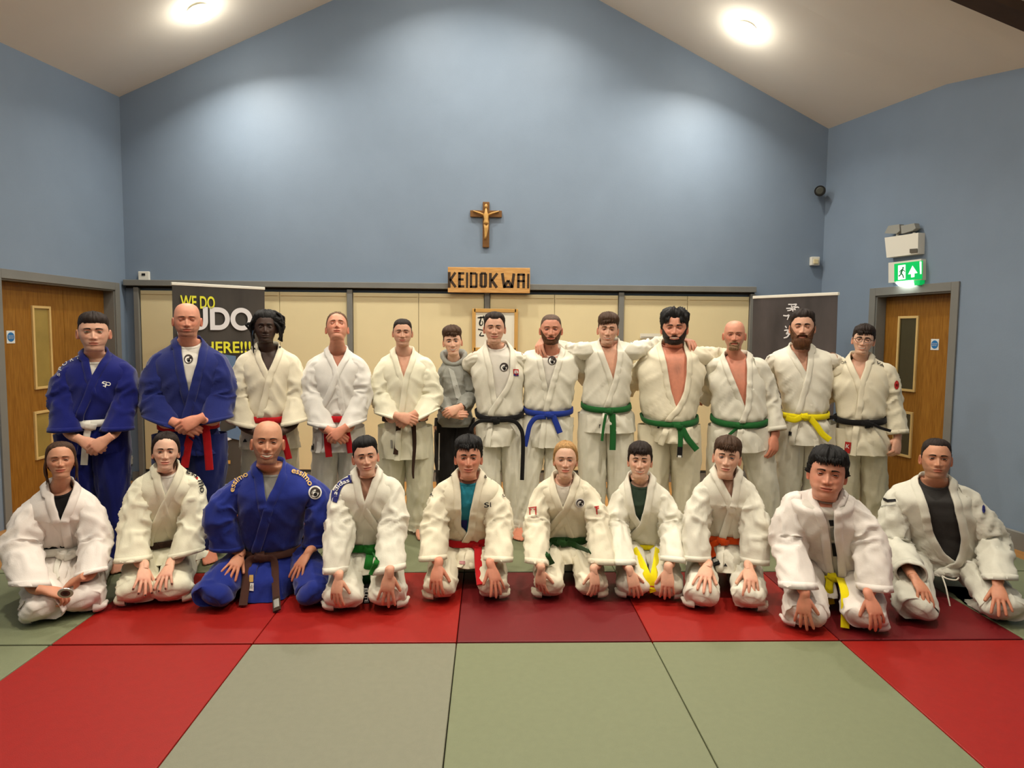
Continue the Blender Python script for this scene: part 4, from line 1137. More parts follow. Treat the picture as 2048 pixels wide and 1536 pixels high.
            V, Fc, nm = HANDS[pose]
            side = 1.0
            tv = np.array((a['ts'], 0, 0.0)) if 'ts' in a else np.array((-sx, 0, 0.))
            if np.dot(Y, tv) < 0: side = -1.0
            k_ = kk
            Q = wr + (V[:, :1] * X + V[:, 1:2] * Y * side + V[:, 2:3] * nrm) * k_
            nc = np.array(d.get('nail', tuple(np.clip(hc * 1.12, 0, 1))))
            cr = 1 - .16 * sstep(.10, .17, V[:, :1]) * np.array((0, 1, 1.0))
            kn = .12 * (np.exp(-((V[:, :1] - .092) / .01) ** 2) + np.exp(-((V[:, :1] - .13) / .008) ** 2)) * (V[:, 2:3] > -.005)
            col = hc * cr * (1 - kn * np.array((.1, 1, 1.0))); col = col * (1 - nm[:, None] * .9) + nc * nm[:, None] * .9
            A.add(Q, [ff[::-1] for ff in Fc] if side < 0 else Fc, col)
        # legs and feet
        for (a_, b_, c_) in s.legs():
            Gt, *_ = tube([a_, b_, c_], [.075, .055, .036], n=12, npts=18); A.grid(Gt, closed=True, col=skin)
        for (pos, ang) in s.feet():
            V, Fc = FOOT; ca, sa = math.cos(ang), math.sin(ang); k_ = d.get('foot_k', 1.12)
            mir = 1 if pos[0] < s.cn else -1
            X = np.array((ca, sa, 0)); Y = np.array((-sa, ca, 0)) * (-mir if False else 1)
            VV = V.copy(); VV[:, 1] *= (1 if mir > 0 else -1)
            # big toe towards the inner side
            Q = pos + (VV[:, :1] * X + VV[:, 1:2] * Y + VV[:, 2:3] * np.array((0, 0, 1.))) * k_
            A.add(Q, [ff[::-1] for ff in Fc] if mir < 0 else Fc, skin * np.array((1, .84, .78)))
        if 'prone_feet' in d: pass
        for v in A.V: v[:, 2] = np.maximum(v[:, 2], .002)
        s.body = A.obj('body', M_SKIN, s.root, attr=True)
        if f.get('teeth'):
            w_ = (.0235 + .006 * f.get('smile', .5)) * .80; xx = np.linspace(-w_, w_, 13); mzx = -.0635 + .0065 * f.get('smile', .5) * (xx / (w_ / .8)) ** 2
            th_ = f['teeth'] * .0058
            ysurf = np.interp(np.abs(xx), [0, .01, .02, .03], [-.0955, -.0945, -.0900, -.0835])
            prof = 1 - (xx / w_) ** 2 * .75
            G = np.stack([np.stack([xx, ysurf - .0005, mzx + .0016 * prof + .0002], -1), np.stack([xx, ysurf - .0012, mzx - th_ * .3 * prof], -1), np.stack([xx, ysurf - .0002, mzx - th_ * prof], -1)])
            TA = Acc(); TA.grid(tr(G)); TA.obj('teeth', M_TEETH, s.root)
        s.eyebrows(f)
    def rest_hand(s, a, hk):
        """palm laid on the thigh: follow the cloth between wrist and fingertips"""
        V = s.W(np.array([v.co[:] for v in s.trousers.data.vertices])); bv = s.__dict__.get('_tbv')
        if bv is None: bv = s._tbv = BVHTree.FromPolygons([tuple(v) for v in V], [tuple(p.vertices) for p in s.trousers.data.polygons])
        w0 = np.array(a['wr'][:2], float); t0 = np.array(a['tip'][:2], float)
        d0, d1 = a['wr'][2], a['tip'][2]; A_, B_ = s.L(*w0, d0), s.L(*t0, d1)
        fr = np.linspace(0, 1, 7); hit = []
        for f_ in fr:
            p = w0 + (t0 - w0) * f_; dr = unit(ray(*p)); h = bv.ray_cast(Vector(CPOS), Vector(dr), 20)
            q = None
            if h[0] is not None: q = (s.R.T @ (np.array(h[0]) - s.org)); nl = s.R.T @ np.array(h[1]); nl = nl if np.dot(nl, s.R.T @ dr) < 0 else -nl
            hit.append(None if q is None or abs(q[1] - (A_[1] + (B_[1] - A_[1]) * f_)) > .30 else (q, nl))
        cl = [.034, .030, .026, .024, .020, .017, .014]; ys = [(f_, h[0][1] - c * hk * .9) for f_, h, c in zip(fr, hit, cl) if h]
        if len(ys) < 3: return A_, B_, np.array(a.get('n', (0, -.7, .7)), float)
        F = np.array(ys); k = np.polyfit(F[:, 0], F[:, 1], 1); yl = lambda f_: k[0] * f_ + k[1]
        over = max(0, max(yl(f_) - y for f_, y in ys))
        y0, y1 = yl(0) - over, yl(1) - over
        nn = unit(np.mean([h[1] for h in hit if h], axis=0) + np.array((0, -.15, .25)))
        return s.L(*w0, -y0), s.L(*t0, -y1), nn
    def cuffpos(s, a):
        c = a['cuff']; q = s.L(*c)
        if not s.d.get('kneel') or not s.trousers: return q
        bv = s.__dict__.get('_tbv')
        if bv is None: s.rest_hand(a, 1.0); bv = s._tbv
        h = bv.ray_cast(Vector(CPOS), Vector(unit(ray(c[0], c[1]))), 20)
        if h[0] is None: return q
        y = (s.R.T @ (np.array(h[0]) - s.org))[1]
        return s.L(c[0], c[1], max(c[2], min(-y + .055, c[2] + .28), (a.get('_wf') or 0) + a.get('wfo', -.085)))
    def surf_y(s, x, z):
        """head-local y of the face at x,z (front)"""
        hl = s.hloc; j = np.where(np.abs(TH_HEAD) < 1.35)[0]; G = hl[:, j]
        D2 = (G[..., 0][..., None] - x) ** 2 + (G[..., 2][..., None] - z) ** 2
        D2 = D2.reshape(-1, len(x)); yy = G[..., 1].reshape(-1)
        idx = np.argsort(D2, axis=0)[:4]; w = 1 / (np.take_along_axis(D2, idx, 0) + 1e-8); return (yy[idx] * w).sum(0) / w.sum(0)
    def eyebrows(s, f):
        bk = f.get('browk', 1.0)
        if bk <= 0: return
        for sx in (-1, 1):
            A = Acc()
            u = np.linspace(0, 1, 12); x = .0125 + .036 * u; zc_ = .0185 + f.get('browz', 0) + .0055 * np.sin(np.pi * (.15 + .75 * u)) - .004 * u * f.get('frown', 0) * 0 
            th_ = (.0028 * (1 - u) ** .6 + .0008) * bk * 1.25
            rows = []
            for k_ in (-1, -.4, .4, 1):
                z = zc_ + th_ * k_; y = s.surf_y(x, z) - (.0022 if abs(k_) < .9 else .0002); rows.append(np.stack([x * sx, y, z], -1))
            A.grid(s.htr(np.array(rows))); A.obj('eyebrow', f['browm'], s.root)
    def joints(s, key):
        a = s.d[key]; sx = -1 if key == 'armL' else 1
        S0 = s.SL if sx < 0 else s.SR
        r = s.d.get('sleeve', .078)
        sh = np.array((S0[0] - sx * (.058 + s.d.get('shin', .03) * .5), -s.lean * .9 + .005, S0[2] - .075))
        if 'sh' in a: sh = s.L(*a['sh'])
        w = list(a['wr'])
        e = list(a['el'])
        if s.d.get('kneel'): e[2] = max(e[2], s.lean * .45 + (w[2] + .06) * .5 - .04)
        return sh, s.L(*e), s.L(*w)
    def legs(s):
        d = s.d
        if d.get('kneel'):
            out = []
            for i, K in enumerate(s.knees()):
                sx = -1 if i == 0 else 1
                hip = s.hip(sx); out.append((hip, (hip + K) / 2, K))
            return out
        out = []
        for i, F_ in enumerate(s.footpos()):
            sx = -1 if i == 0 else 1; hip = s.hip(sx); out.append((hip, (hip + F_) / 2 + np.array((0, -.02, 0)), F_ + np.array((0, 0, .09))))
        return out
    def hip(s, sx):
        bl, bc, br = s.d['belt'] if 'belt' in s.d else s.d['waist']
        c = (s.L(*bl) + s.L(*br)) / 2
        if s.d.get('kneel'): return np.array((c[0] + sx * s.d.get('hipw', .10), .08, s.d.get('hipz', .165)))
        return np.array((c[0] + sx * .095, .01, c[2] - .12))
    def footpos(s):
        out = []
        for (x, y) in s.d['feet']:
            out.append(s.G(x, y, 0.0) + np.array((0, .20, 0)))
        return out
    def feet(s):
        if s.d.get('kneel'): return []
        fa = s.d.get('foot_ang', (-100, -80))
        return [(p, math.radians(a)) for p, a in zip(s.footpos(), fa)]
    def knees(s):
        out = []
        for i, (x, y) in enumerate(s.d['knees']):
            p = s.G(x, y, 0.0); out.append(p + np.array((0, .075, .085)))
        return out
# ---------------------------------------------------------------- clothing
def ribbon(path, width, thick=.005, n=None, normal=(0, -1, 0), twist=0.0, wid2=None):
    """flat band along a path with its face towards normal -> closed grid"""
    P = resample(path, n or max(8, len(path) * 5)); T = unit(np.gradient(P, axis=0)); N = np.broadcast_to(np.array(normal, float), P.shape)
    N = unit(N - T * (N * T).sum(1, keepdims=True)); Sd = np.cross(T, N)
    if twist:
        a = np.linspace(0, twist, len(P))[:, None]; N, Sd = N * np.cos(a) + Sd * np.sin(a), Sd * np.cos(a) - N * np.sin(a)
    w = width / 2 if wid2 is None else np.linspace(width, wid2, len(P))[:, None] / 2
    prof = [(-1, 0), (-.9, 1), (-.3, 1.15), (.3, 1.15), (.9, 1), (1, 0), (.9, -1), (-.9, -1)]
    G = np.stack([P + Sd * w * a + N * thick / 2 * b for a, b in prof], 1)
    return G
def cap_grid(A, G):
    m = G.shape[1]; A.grid(G, closed=True); A.add(G[0], [tuple(range(m))]); A.add(G[-1], [tuple(range(m))])

def p_jacket(s, M, Ml=None, over='R', edges=None, Mi=None):
    """open-fronted jacket; edges: image-pixel polylines of the two front edges from neck down"""
    d = s.d; T = s.T; lean = s.lean
    eL, eR = d['vL'], d['vR']
    def loc(pl, off):
        out = []
        for (x, y) in pl:
            zg = s.L(x, y, s.fd)[2]; k = np.clip((s.zs - zg) / max(s.zs - s.zbelt, .1), 0, 1)
            fw = (1 - k) * (lean + s.fd * .9) + k * s.bd
            if y > d['belt'][1][1]: fw = s.bd + .02
            out.append(s.L(x, y, fw))
        return np.array(out)
    pL, pR = loc(eL, 0), loc(eR, 0)
    def xe(P, z):
        o = np.argsort(P[:, 2]); return np.interp(z, P[o, 2], P[o, 0])
    tt = np.concatenate([np.linspace(0, 3, 16), np.linspace(3, 7, 26)[1:], np.linspace(7, 9, 13)[1:]])
    fine = np.radians(np.linspace(-75, 90, 331)); Pr = T.ring(tt, fine)
    g = Pr[..., 0] - xe(pR, Pr[..., 2]); 
    phR = np.array([fine[max(np.where(gi < 0)[0].max(initial=0), 0)] for gi in g])
    fineL = -fine; Pl = T.ring(tt, fineL); g = xe(pL, Pl[..., 2]) - Pl[..., 0]
    phL = -np.array([fine[max(np.where(gi < 0)[0].max(initial=0), 0)] for gi in g])
    phR[tt < .12] = np.pi / 2; phL[tt < .12] = -np.pi / 2
    def smooth(a):
        b = a.copy(); b[1:-1] = (a[:-2] + 2 * a[1:-1] + a[2:]) / 4; return b
    phR, phL = smooth(phR), smooth(phL)
    m = 92; u = np.linspace(0, 1, m)
    ph = phR[:, None] + (2 * np.pi + phL - phR)[:, None] * u[None]
    P = T.ring(tt, ph)
    N = grid_normals(P); 
    C = (P.mean(1, keepdims=True)); 
    if ((P - C) * N).sum() < 0: N = -N
    # cloth folds
    front = np.clip(-N[..., 1], 0, 1)
    sd = s.seed * 3.7
    dx = P[..., 0] - s.cn; z = P[..., 2]
    zr = (s.zs - z) / max(s.zs - s.zbelt, .1)
    ang = np.where(dx > 0, .75, -.75) * np.clip(np.abs(dx) / .06, 0, 1)
    q = np.stack([dx * 4 + sd, z * 9 + ang * dx * 14 + sd, P[..., 1] * 5], -1); q2 = np.stack([dx * 13 + z * 3 + sd, z * 4, P[..., 1] * 9], -1)
    fl = d.get('fold', 1.0)
    amp = sstep(.12, .45, zr) * .8 + .35 * sstep(1.0, 1.1, zr)
    bl = np.exp(-((zr - .9) / .12) ** 2)
    disp = .016 * fl * amp * (ridged(q) - .4) + .006 * fl * pnoise(q * .7 + 9) * sstep(.02, .2, zr) + .006 * fl * bl * (ridged(np.stack([dx * 22 + sd, z * 4, P[..., 1] * 20], -1)) - .3)
    disp += np.where(tt[:, None] > 7.2, .010 * (ridged(q2 * .8) - .4), 0)
    wt = sstep(.1, 1.2, tt)[:, None]
    disp = disp * wt * np.clip(1 - np.exp(-((tt - 7) / .25) ** 2), 0, 1)[:, None]
    side = 1 if over == 'R' else 0
    ov = sstep(.16, 0, u) if side else sstep(.84, 1.0, u)
    un = sstep(.84, 1.0, u) if side else sstep(.16, 0, u)
    below = sstep(.3, .75, zr)
    P = P + N * (disp + ov[None] * .010 * below - un[None] * .004 * below)[..., None]
    s.jgrid, s.jN, s.jt, s.jph = P, N, tt, ph
    A = Acc(); A.grid(P)
    # inner lip at hem
    A.grid(np.stack([P[-1], P[-1] - N[-1] * .006, P[-3] - N[-3] * .010]))
    # lapels: one band round the neck and down both edges
    def edge(j):
        E, Nn = P[:, j], N[:, j]
        return E, Nn
    ER, NR_ = edge(0); EL_, NL_ = edge(m - 1)
    b_ph = np.linspace(np.pi / 2, 3 * np.pi / 2, 18)[1:-1]; Bk = T.ring(np.zeros(16), b_ph[None].repeat(16, 0))[0]
    Bn = unit(Bk - np.array((s.cn, -lean + .02, Bk[:, 2].mean())) * np.array((1, 1, 0)) - np.array((0, 0, 1)) * Bk * np.array((0, 0, 1)))
    E = np.vstack([ER[::-1], Bk, EL_[::-1][::-1]]); Nn = np.vstack([NR_[::-1], Bn, NL_])
    # order: right hem .. right neck, back, left neck .. left hem
    Tn = unit(np.gradient(E, axis=0)); W = np.cross(Nn, Tn); 
    cen = np.array((s.cn, -lean, 0)); iR = len(ER) // 2
    nR = len(ER); 
    # away-from-opening direction
    for i in range(len(E)):
        if i < nR: ref = np.array((1., 0, 0)) if i < nR - 4 else np.array((1., 0, -.3))
        elif i < nR + 16: ref = np.array((0, .3, -1.))
        else: ref = np.array((-1., 0, 0)) if i > nR + 19 else np.array((-1., 0, -.3))
        if np.dot(W[i], ref) < 0: W[i] = -W[i]
    for _ in range(3):
        W[1:-1] = unit(W[:-2] + 2 * W[1:-1] + W[2:]); Nn[1:-1] = unit(Nn[:-2] + 2 * Nn[1:-1] + Nn[2:])
    wd = d.get('lapw', .042)
    up = np.zeros(len(E)); idx = np.arange(len(E)); up = np.exp(-((idx - (nR + 7.5)) / 11.0) ** 4) * .013
    hgt = [(-.06, -.004), (-.04, .003), (.02, .0062), (.3, .0068), (.62, .0068), (.95, .0060), (1.0, .002), (1.0, -.004)]
    G = []
    for a, hh in hgt:
        sag = -(max(a, 0) * wd) ** 2 / .32
        G.append(E + W * (a * wd) + Nn * (hh + .002 + sag) + np.array((0, 0, 1.)) * (up * (1 - a * .8))[:, None])
    G = np.stack(G, 1)
    ovm = np.zeros(len(E)); kk = (s.zs - E[:, 2]) / max(s.zs - s.zbelt, .1)
    isR = idx < nR
    lift = np.where(isR == (over == 'R'), .004, -.003) * sstep(.4, .8, kk)
    lift = lift + np.where(np.abs(E[:, 2] - s.zbc_) < .03, -.006, 0)
    G = G + Nn[:, None] * lift[:, None, None]
    LA = Acc(); LA.grid(G, closed=True)
    for v in A.V: v[:, 2] = np.maximum(v[:, 2], .004)
    s.jacket = A.obj('jacket', M, s.root); lap = LA.obj('lapel', Ml or M, s.jacket)
    # sleeves
    for key in ('armL', 'armR'):
        if key not in d: continue
        s.sleeve(key, M, s.jacket)
    return s.jacket
def p_sleeve(s, key, M, parent, name='sleeve'):
    d = s.d; a = d[key]; sx = -1 if key == 'armL' else 1
    sh, el, wr = s.joints(key); r = a.get('r', d.get('sleeve', .080)); cr = a.get('cr', r * 1.12)
    cf = s.cuffpos(a) if 'cuff' in a else el + (wr - el) * .62
    S0 = sh + np.array((-sx * .035, .0, .012))
    if a.get('nohand'): sh = sh + np.array((0, .01, -.018)); S0 = sh + np.array((-sx * .06, .01, -.025))
    pth = [S0, sh, (sh + el) / 2 + np.array((sx * a.get('bow', .012), 0, 0)), el, (el + cf) / 2, cf]
    if a.get('mid'): pth[2] = s.L(*a['mid'])
    r0 = a.get('r0', .070)
    rad = [(r0 * .9, r0), (r0 * 1.02, r0 * 1.06), (r * .98, r), (r * 1.03, r * .95), (r * 1.02, r * .9), (cr * 1.04, cr * .82)]
    fb = ([0, .12, .3, .55, .8, 1], [.15, .5, .9, 1.3, .8, .25])
    G, P, T, U = tube(pth, rad, n=40, npts=46, fold=.015 * d.get('fold', 1.0) * a.get('fold', 1.0), fscale=(1.1, 12), seed=s.seed + (3 if sx > 0 else 9), bulge=fb)
    # cuff cut angle
    if 'cut' in a:
        cv = unit(np.array(a['cut'], float)); cv = unit(cv - T[-1] * (.45 if d.get('kneel') else 0)); w = sstep(.72, 1.0, np.linspace(0, 1, 46))
        for i in range(46):
            if w[i] > 0:
                off = (G[i] - P[i]) @ cv; t_ = T[i] @ cv
                G[i] = G[i] - np.outer(off / (t_ if abs(t_) > .3 else .3 * np.sign(t_ + 1e-9)), T[i]) * w[i] * float(sstep(.3, .6, abs(T[-1] @ cv)))
    A = Acc(); A.grid(G, closed=True)
    c = P[-1]; lipo = [G[-1], P[-1] + (G[-1] - P[-1]) * .95 + T[-1] * .002, P[-1] + (G[-1] - P[-1]) * .9 - T[-1] * .004]
    for k_ in (2, 5, 9, 14): lipo.append(P[-1 - k_] + (G[-1 - k_] - P[-1 - k_]) * .86)
    A.grid(np.array(lipo), closed=True)
    # hem seam ridge
    i0 = 42; ring = [P[i] + (G[i] - P[i]) * k_ for i, k_ in ((i0, 1.0), (i0, 1.018), (45, 1.018), (45, 1.0))]
    A.grid(np.array(ring), closed=True)
    o = A.obj(name, M, parent); s.sleeves = getattr(s, 'sleeves', {}); s.sleeves[key] = o
    return o
def p_belt(s, col_m, knot=None, tails=(), width=.042, lift=.006, Mt=None, half=None, tailw=None):
    d = s.d; T = s.T; th = np.linspace(0, 2 * np.pi, 73)
    if half: th = np.radians(np.linspace(half[0], half[1], 60))
    c = T.ring(np.array([7.0]), th)[0]; up_ = T.ring(np.array([6.9]), th)[0]; dn_ = T.ring(np.array([7.1]), th)[0]
    Ud = unit(up_ - dn_); Tn = unit(np.gradient(c, axis=0)); N = unit(np.cross(Tn, Ud)); 
    cc = c.mean(0)
    N = np.where(((c - cc) * N).sum(1, keepdims=True) < 0, -N, N)
    o0 = .016
    prof = [(-1, .0), (-.92, .004), (0, .0055), (.92, .004), (1, 0), (.9, -.006), (-.9, -.006)]
    n_ = pnoise(np.stack([th * 2 + s.seed, th * 0, th * 0], -1)) * .003
    G = np.stack([c + Ud * (width / 2 * a) + N * (o0 + b + n_[:, None]) for a, b in prof], 1)
    A = Acc(); A.grid(G, closed=True)
    # second wrap slightly off
    G2 = np.stack([c + Ud * (width / 2 * a + .004 * np.sin(th * 1.0 + s.seed)[:, None]) + N * (o0 + .005 + b) for a, b in prof], 1)
    A.grid(G2, closed=True)
    s.belt = A.obj('belt', col_m, s.root)
    def front(x, y, f_):
        if not d.get('kneel'): return s.L(x, y, f_)
        bv = s.__dict__.get('_fbv')
        if bv is None: bv = s._fbv = bvh_of([s.jacket, s.trousers, s.belt] + list(s.jacket.children), s)
        dr = unit(ray(x, y)); h = bv.ray_cast(Vector(CPOS), Vector(dr), 20)
        if h[0] is not None: f_ = max(f_, min(-(s.R.T @ (np.array(h[0]) - s.org))[1] + .014, f_ + .35))
        q = s.L(x, y, f_); return q if q[2] > .014 else s.G(x, y, .014)
    if knot is not None:
        kp = front(knot[0], knot[1], s.bd + .032); ks = knot[2] if len(knot) > 2 else 1.0
        KA = Acc()
        for (a0, a1) in (((-.034, .010), (.034, -.008)), ((-.004, .024), (.004, -.026))):
            G = ribbon([kp + np.array((a0[0] * ks, .012, a0[1] * ks)), kp + np.array((a0[0] * .5 * ks, -.008, a0[1] * .5)), kp + np.array((a1[0] * .5 * ks, -.008, a1[1] * .5)), kp + np.array((a1[0] * ks, .012, a1[1] * ks))], .034 * ks, .008)
            cap_grid(KA, G)
        KA.obj('knot', col_m, s.belt)
    for tl in tails:
        pts = tl['p']; fw = tl.get('f', s.bd + .03); n_ = len(pts)
        fws = np.linspace(fw if np.ndim(fw) == 0 else fw[0], fw + .012 if np.ndim(fw) == 0 else fw[1], n_)
        P = [front(x, y, f_) for (x, y), f_ in zip(pts, fws)]
        w0 = tl.get('w', .040); Mm = tl.get('m', col_m)
        G = ribbon(P, w0, .006, twist=tl.get('tw', 0.0), wid2=tl.get('w2'), normal=tl.get('nn', (0, -1, 0)))
        TA = Acc(); cap_grid(TA, G); ob = TA.obj('belt_tail', Mm, s.belt)
        if 'end' in tl:   # differently coloured tip with printed marks
            e = tl['end']; L_ = e.get('l', .08); V0, V1 = P[-1], P[-2]; dv = unit(P[-1] - P[-2])
            Ge = ribbon([P[-1] - dv * L_, P[-1] - dv * L_ * .5, P[-1] + dv * .002], w0 * 1.06, .009); TA = Acc(); cap_grid(TA, Ge); TA.obj('belt_end', e['m'], s.belt)
            if 'mark' in e:
                Ge = ribbon([P[-1] - dv * e['mark'][1], P[-1] - dv * e['mark'][0]], w0 * .8, .0125, n=4); TA = Acc(); cap_grid(TA, Ge); TA.obj('belt_mark', e['mm'], s.belt)
def p_tee(s, M, t0=0.55, drop=.0):
    F_, R_, L_, B_ = s.inset_rows(.018)
    lo = Loft(F_, R_, L_, B_, s.pq[0][:8], s.pq[1][:8]); t = np.linspace(t0, 7, 40); th = np.linspace(0, 2 * np.pi, 65)[:-1]
    P = lo.ring(t, th); q = P * np.array((5, 5, 12)) + s.seed
    N = grid_normals(P, True); c = P.mean((0, 1)); sg = 1 if ((P - c) * N).sum() > 0 else -1
    P = P + N * sg * (.006 * (ridged(q) - .4) * np.clip((t[:, None] - t0) / 1.5, 0, 1))[..., None]
    if drop:
        w = np.exp(-((t - t0) / .8) ** 2)[:, None] * np.clip(np.cos(th), 0, 1)[None]; P[..., 2] -= w * drop; P[..., 1] -= w * drop * .3
    A = Acc(); A.grid(P, closed=True)
    rim = P[0]; rn = unit(rim - rim.mean(0)); A.grid(np.stack([rim - rn * .004, rim + rn * .001 + (0, -.001, .002), rim + rn * .006, P[1] + rn * .004]), closed=True)
    s.tee = A.obj('t_shirt', M, s.root); return s.tee

def p_trousers_stand(s, M, waist=True):
    d = s.d; A = Acc(); c = s.T.ring(np.array([8.0]), np.zeros(1))[0][0]
    bl, bc, br = d['belt']; zb = s.zbelt
    rt = d.get('thigh', .105)
    for i, (fp, ft) in enumerate(zip(s.footpos(), d['feet'])):
        sx = -1 if i == 0 else 1
        cb = (s.L(*bl) + s.L(*br)) / 2
        hip = np.array((cb[0] + sx * rt * .86, .01, zb - .06)); ank = fp + np.array((0, .0, .045)); 
        if 'cuffs' in d: ank = s.L(d['cuffs'][i][0], d['cuffs'][i][1], .0); ank[1] = fp[1] - .02
        knee = hip * .45 + ank * .55 + np.array((sx * .008, -.03, 0)); mid = (hip + knee) / 2
        rb = d.get('bottom', .092)
        G, P, T, U = tube([hip, mid, knee, (knee + ank) / 2, ank], [(rt, rt * 1.05), (rt * .98, rt), (rb * 1.05, rb * 1.02), (rb * 1.0, rb), (rb * .98, rb * 1.0)], n=44, npts=56, fold=.014, fscale=(2.2, 3.2), seed=s.seed + sx, bulge=([0, .2, .5, .8, 1], [.4, .8, .9, 1.2, 1.3]))
        q = np.stack([P[:, 2:3] * 30 + 0 * G[..., 0], G[..., 0] * 6, G[..., 1] * 6], -1) + s.seed
        w = sstep(.78, .95, np.linspace(0, 1, 56))[:, None]
        G = G + unit(G - P[:, None]) * (w * .012 * (ridged(q) - .4))[..., None]
        G[..., 2] = np.maximum(G[..., 2], .004)
        A.grid(G, closed=True)
        lip = np.array([G[-1], P[-1] + (G[-1] - P[-1]) * .93, P[-6] + (G[-6] - P[-6]) * .88]); A.grid(lip, closed=True)
    s.trousers = A.obj('trousers', M, s.root); return s.trousers
def p_trousers_kneel(s, M):
    d = s.d; A = Acc()
    rk = d.get('rk', .092)
    shins = d.get('shins', (None, None))
    for i, K in enumerate(s.knees()):
        sx = -1 if i == 0 else 1; hip = s.hip(sx)
        rt = d.get('rt', .094); Kf = K.copy(); Kf[2] = .082
        mid = (hip + Kf) / 2 + np.array((sx * .01, 0, .02))
        fr = unit(Kf - hip)
        pth = [hip + np.array((0, .06, .02)), hip, mid, Kf + np.array((0, .03, .012)), Kf + np.array((0, -.03, .0)), Kf + fr * .035 * np.array((1, 1, 0)) + np.array((0, -.02, -.012))]
        rad = [(rt * .9, rt * .9), (rt, rt), (rt * .96, rt * .92), (rk * 1.0, .078), (rk * .90, .068), (rk * .48, .036)]
        G, P, T, U = tube(pth, rad, n=44, npts=46, up=(0, 0, 1), fold=.014 * d.get('tfold', 1), fscale=(1.3, 7), seed=s.seed * 2 + sx, bulge=([0, .3, .6, .8, 1], [.3, .8, 1.3, .9, .4]))
        tipc = G[-1].mean(0) + unit(Kf - hip) * np.array((.02, .02, 0)) * .6
        G = np.concatenate([G, tipc + (G[-1] - G[-1].mean(0))[None] * .55, np.broadcast_to(tipc + fr * .006, G[-1].shape)[None]])
        # lies on the mat: fabric flattens at the floor
        zz = G[..., 2]; G[..., 2] = np.where(zz < .03, .004 + .026 * np.clip(zz / .03, -1, 1) * .5 + .013, zz)
        G[..., 2] = np.maximum(G[..., 2], .003)
        A.grid(G, closed=True)
        # shin and hem under the thigh
        if shins[i] is not None:
            x0, y0, f0 = shins[i]; F0 = s.L(x0, y0, f0)
        else:
            F0 = np.array((hip[0] * .6 + K[0] * .4 + s.cn * 0, .24, .055))
        ks = Kf + np.array((0, .03, -.018)); rs_ = d.get('rs', .064)
        G, P, T, U = tube([ks, (ks + F0) / 2 + np.array((sx * .0, 0, -.004)), F0, F0 + unit(F0 - ks) * .10 * np.array((1, 1, 0))], [(rs_, .060), (rs_ * 1.1, .058), (rs_ * 1.15, .052), (rs_ * 1.1, .045)], n=32, npts=30, up=(0, 0, 1), fold=.010, fscale=(1.4, 9), seed=s.seed + 20 + sx)
        G[..., 2] = np.maximum(G[..., 2], .003); A.grid(G, closed=True); A.add(G[-1], [tuple(range(32))])
        if d.get('flap', True):
            # loose fabric point standing out beside the knee
            q0 = Kf + np.array((sx * rk * .80, .01, -.045)); tip = q0 + np.array((sx * (.022 + .018 * s.rs.rand()), .03, .012))
            Gf, *_ = tube([q0 - np.array((sx * .03, 0, 0)), q0, (q0 + tip) / 2, tip], [(.045, .032), (.036, .026), (.022, .014), (.006, .006)], n=14, npts=12, up=(0, 0, 1), fold=.004, fscale=(1, 12), seed=s.seed + 40 + sx)
            Gf[..., 2] = np.maximum(Gf[..., 2], .003); A.grid(Gf, closed=True); A.add(Gf[-1], [tuple(range(14))])
        # bare foot behind, sole up
    # seat
    hipc = (s.hip(-1) + s.hip(1)) / 2; bl, bc, br = d['belt']; hw = (s.L(*br)[0] - s.L(*bl)[0]) / 2
    G, *_ = tube([hipc + (0, .03, .16), hipc + (0, .05, .04), hipc + (0, .06, -.07)], [(hw * .95, .11), (hw * 1.08, .14), (hw * .9, .10)], n=36, npts=16, up=(0, 1, 0), fold=.008, fscale=(2, 5), seed=s.seed)
    A.grid(G, closed=True); A.add(G[-1], [tuple(range(36))])
    s.trousers = A.obj('trousers', M, s.root); return s.trousers

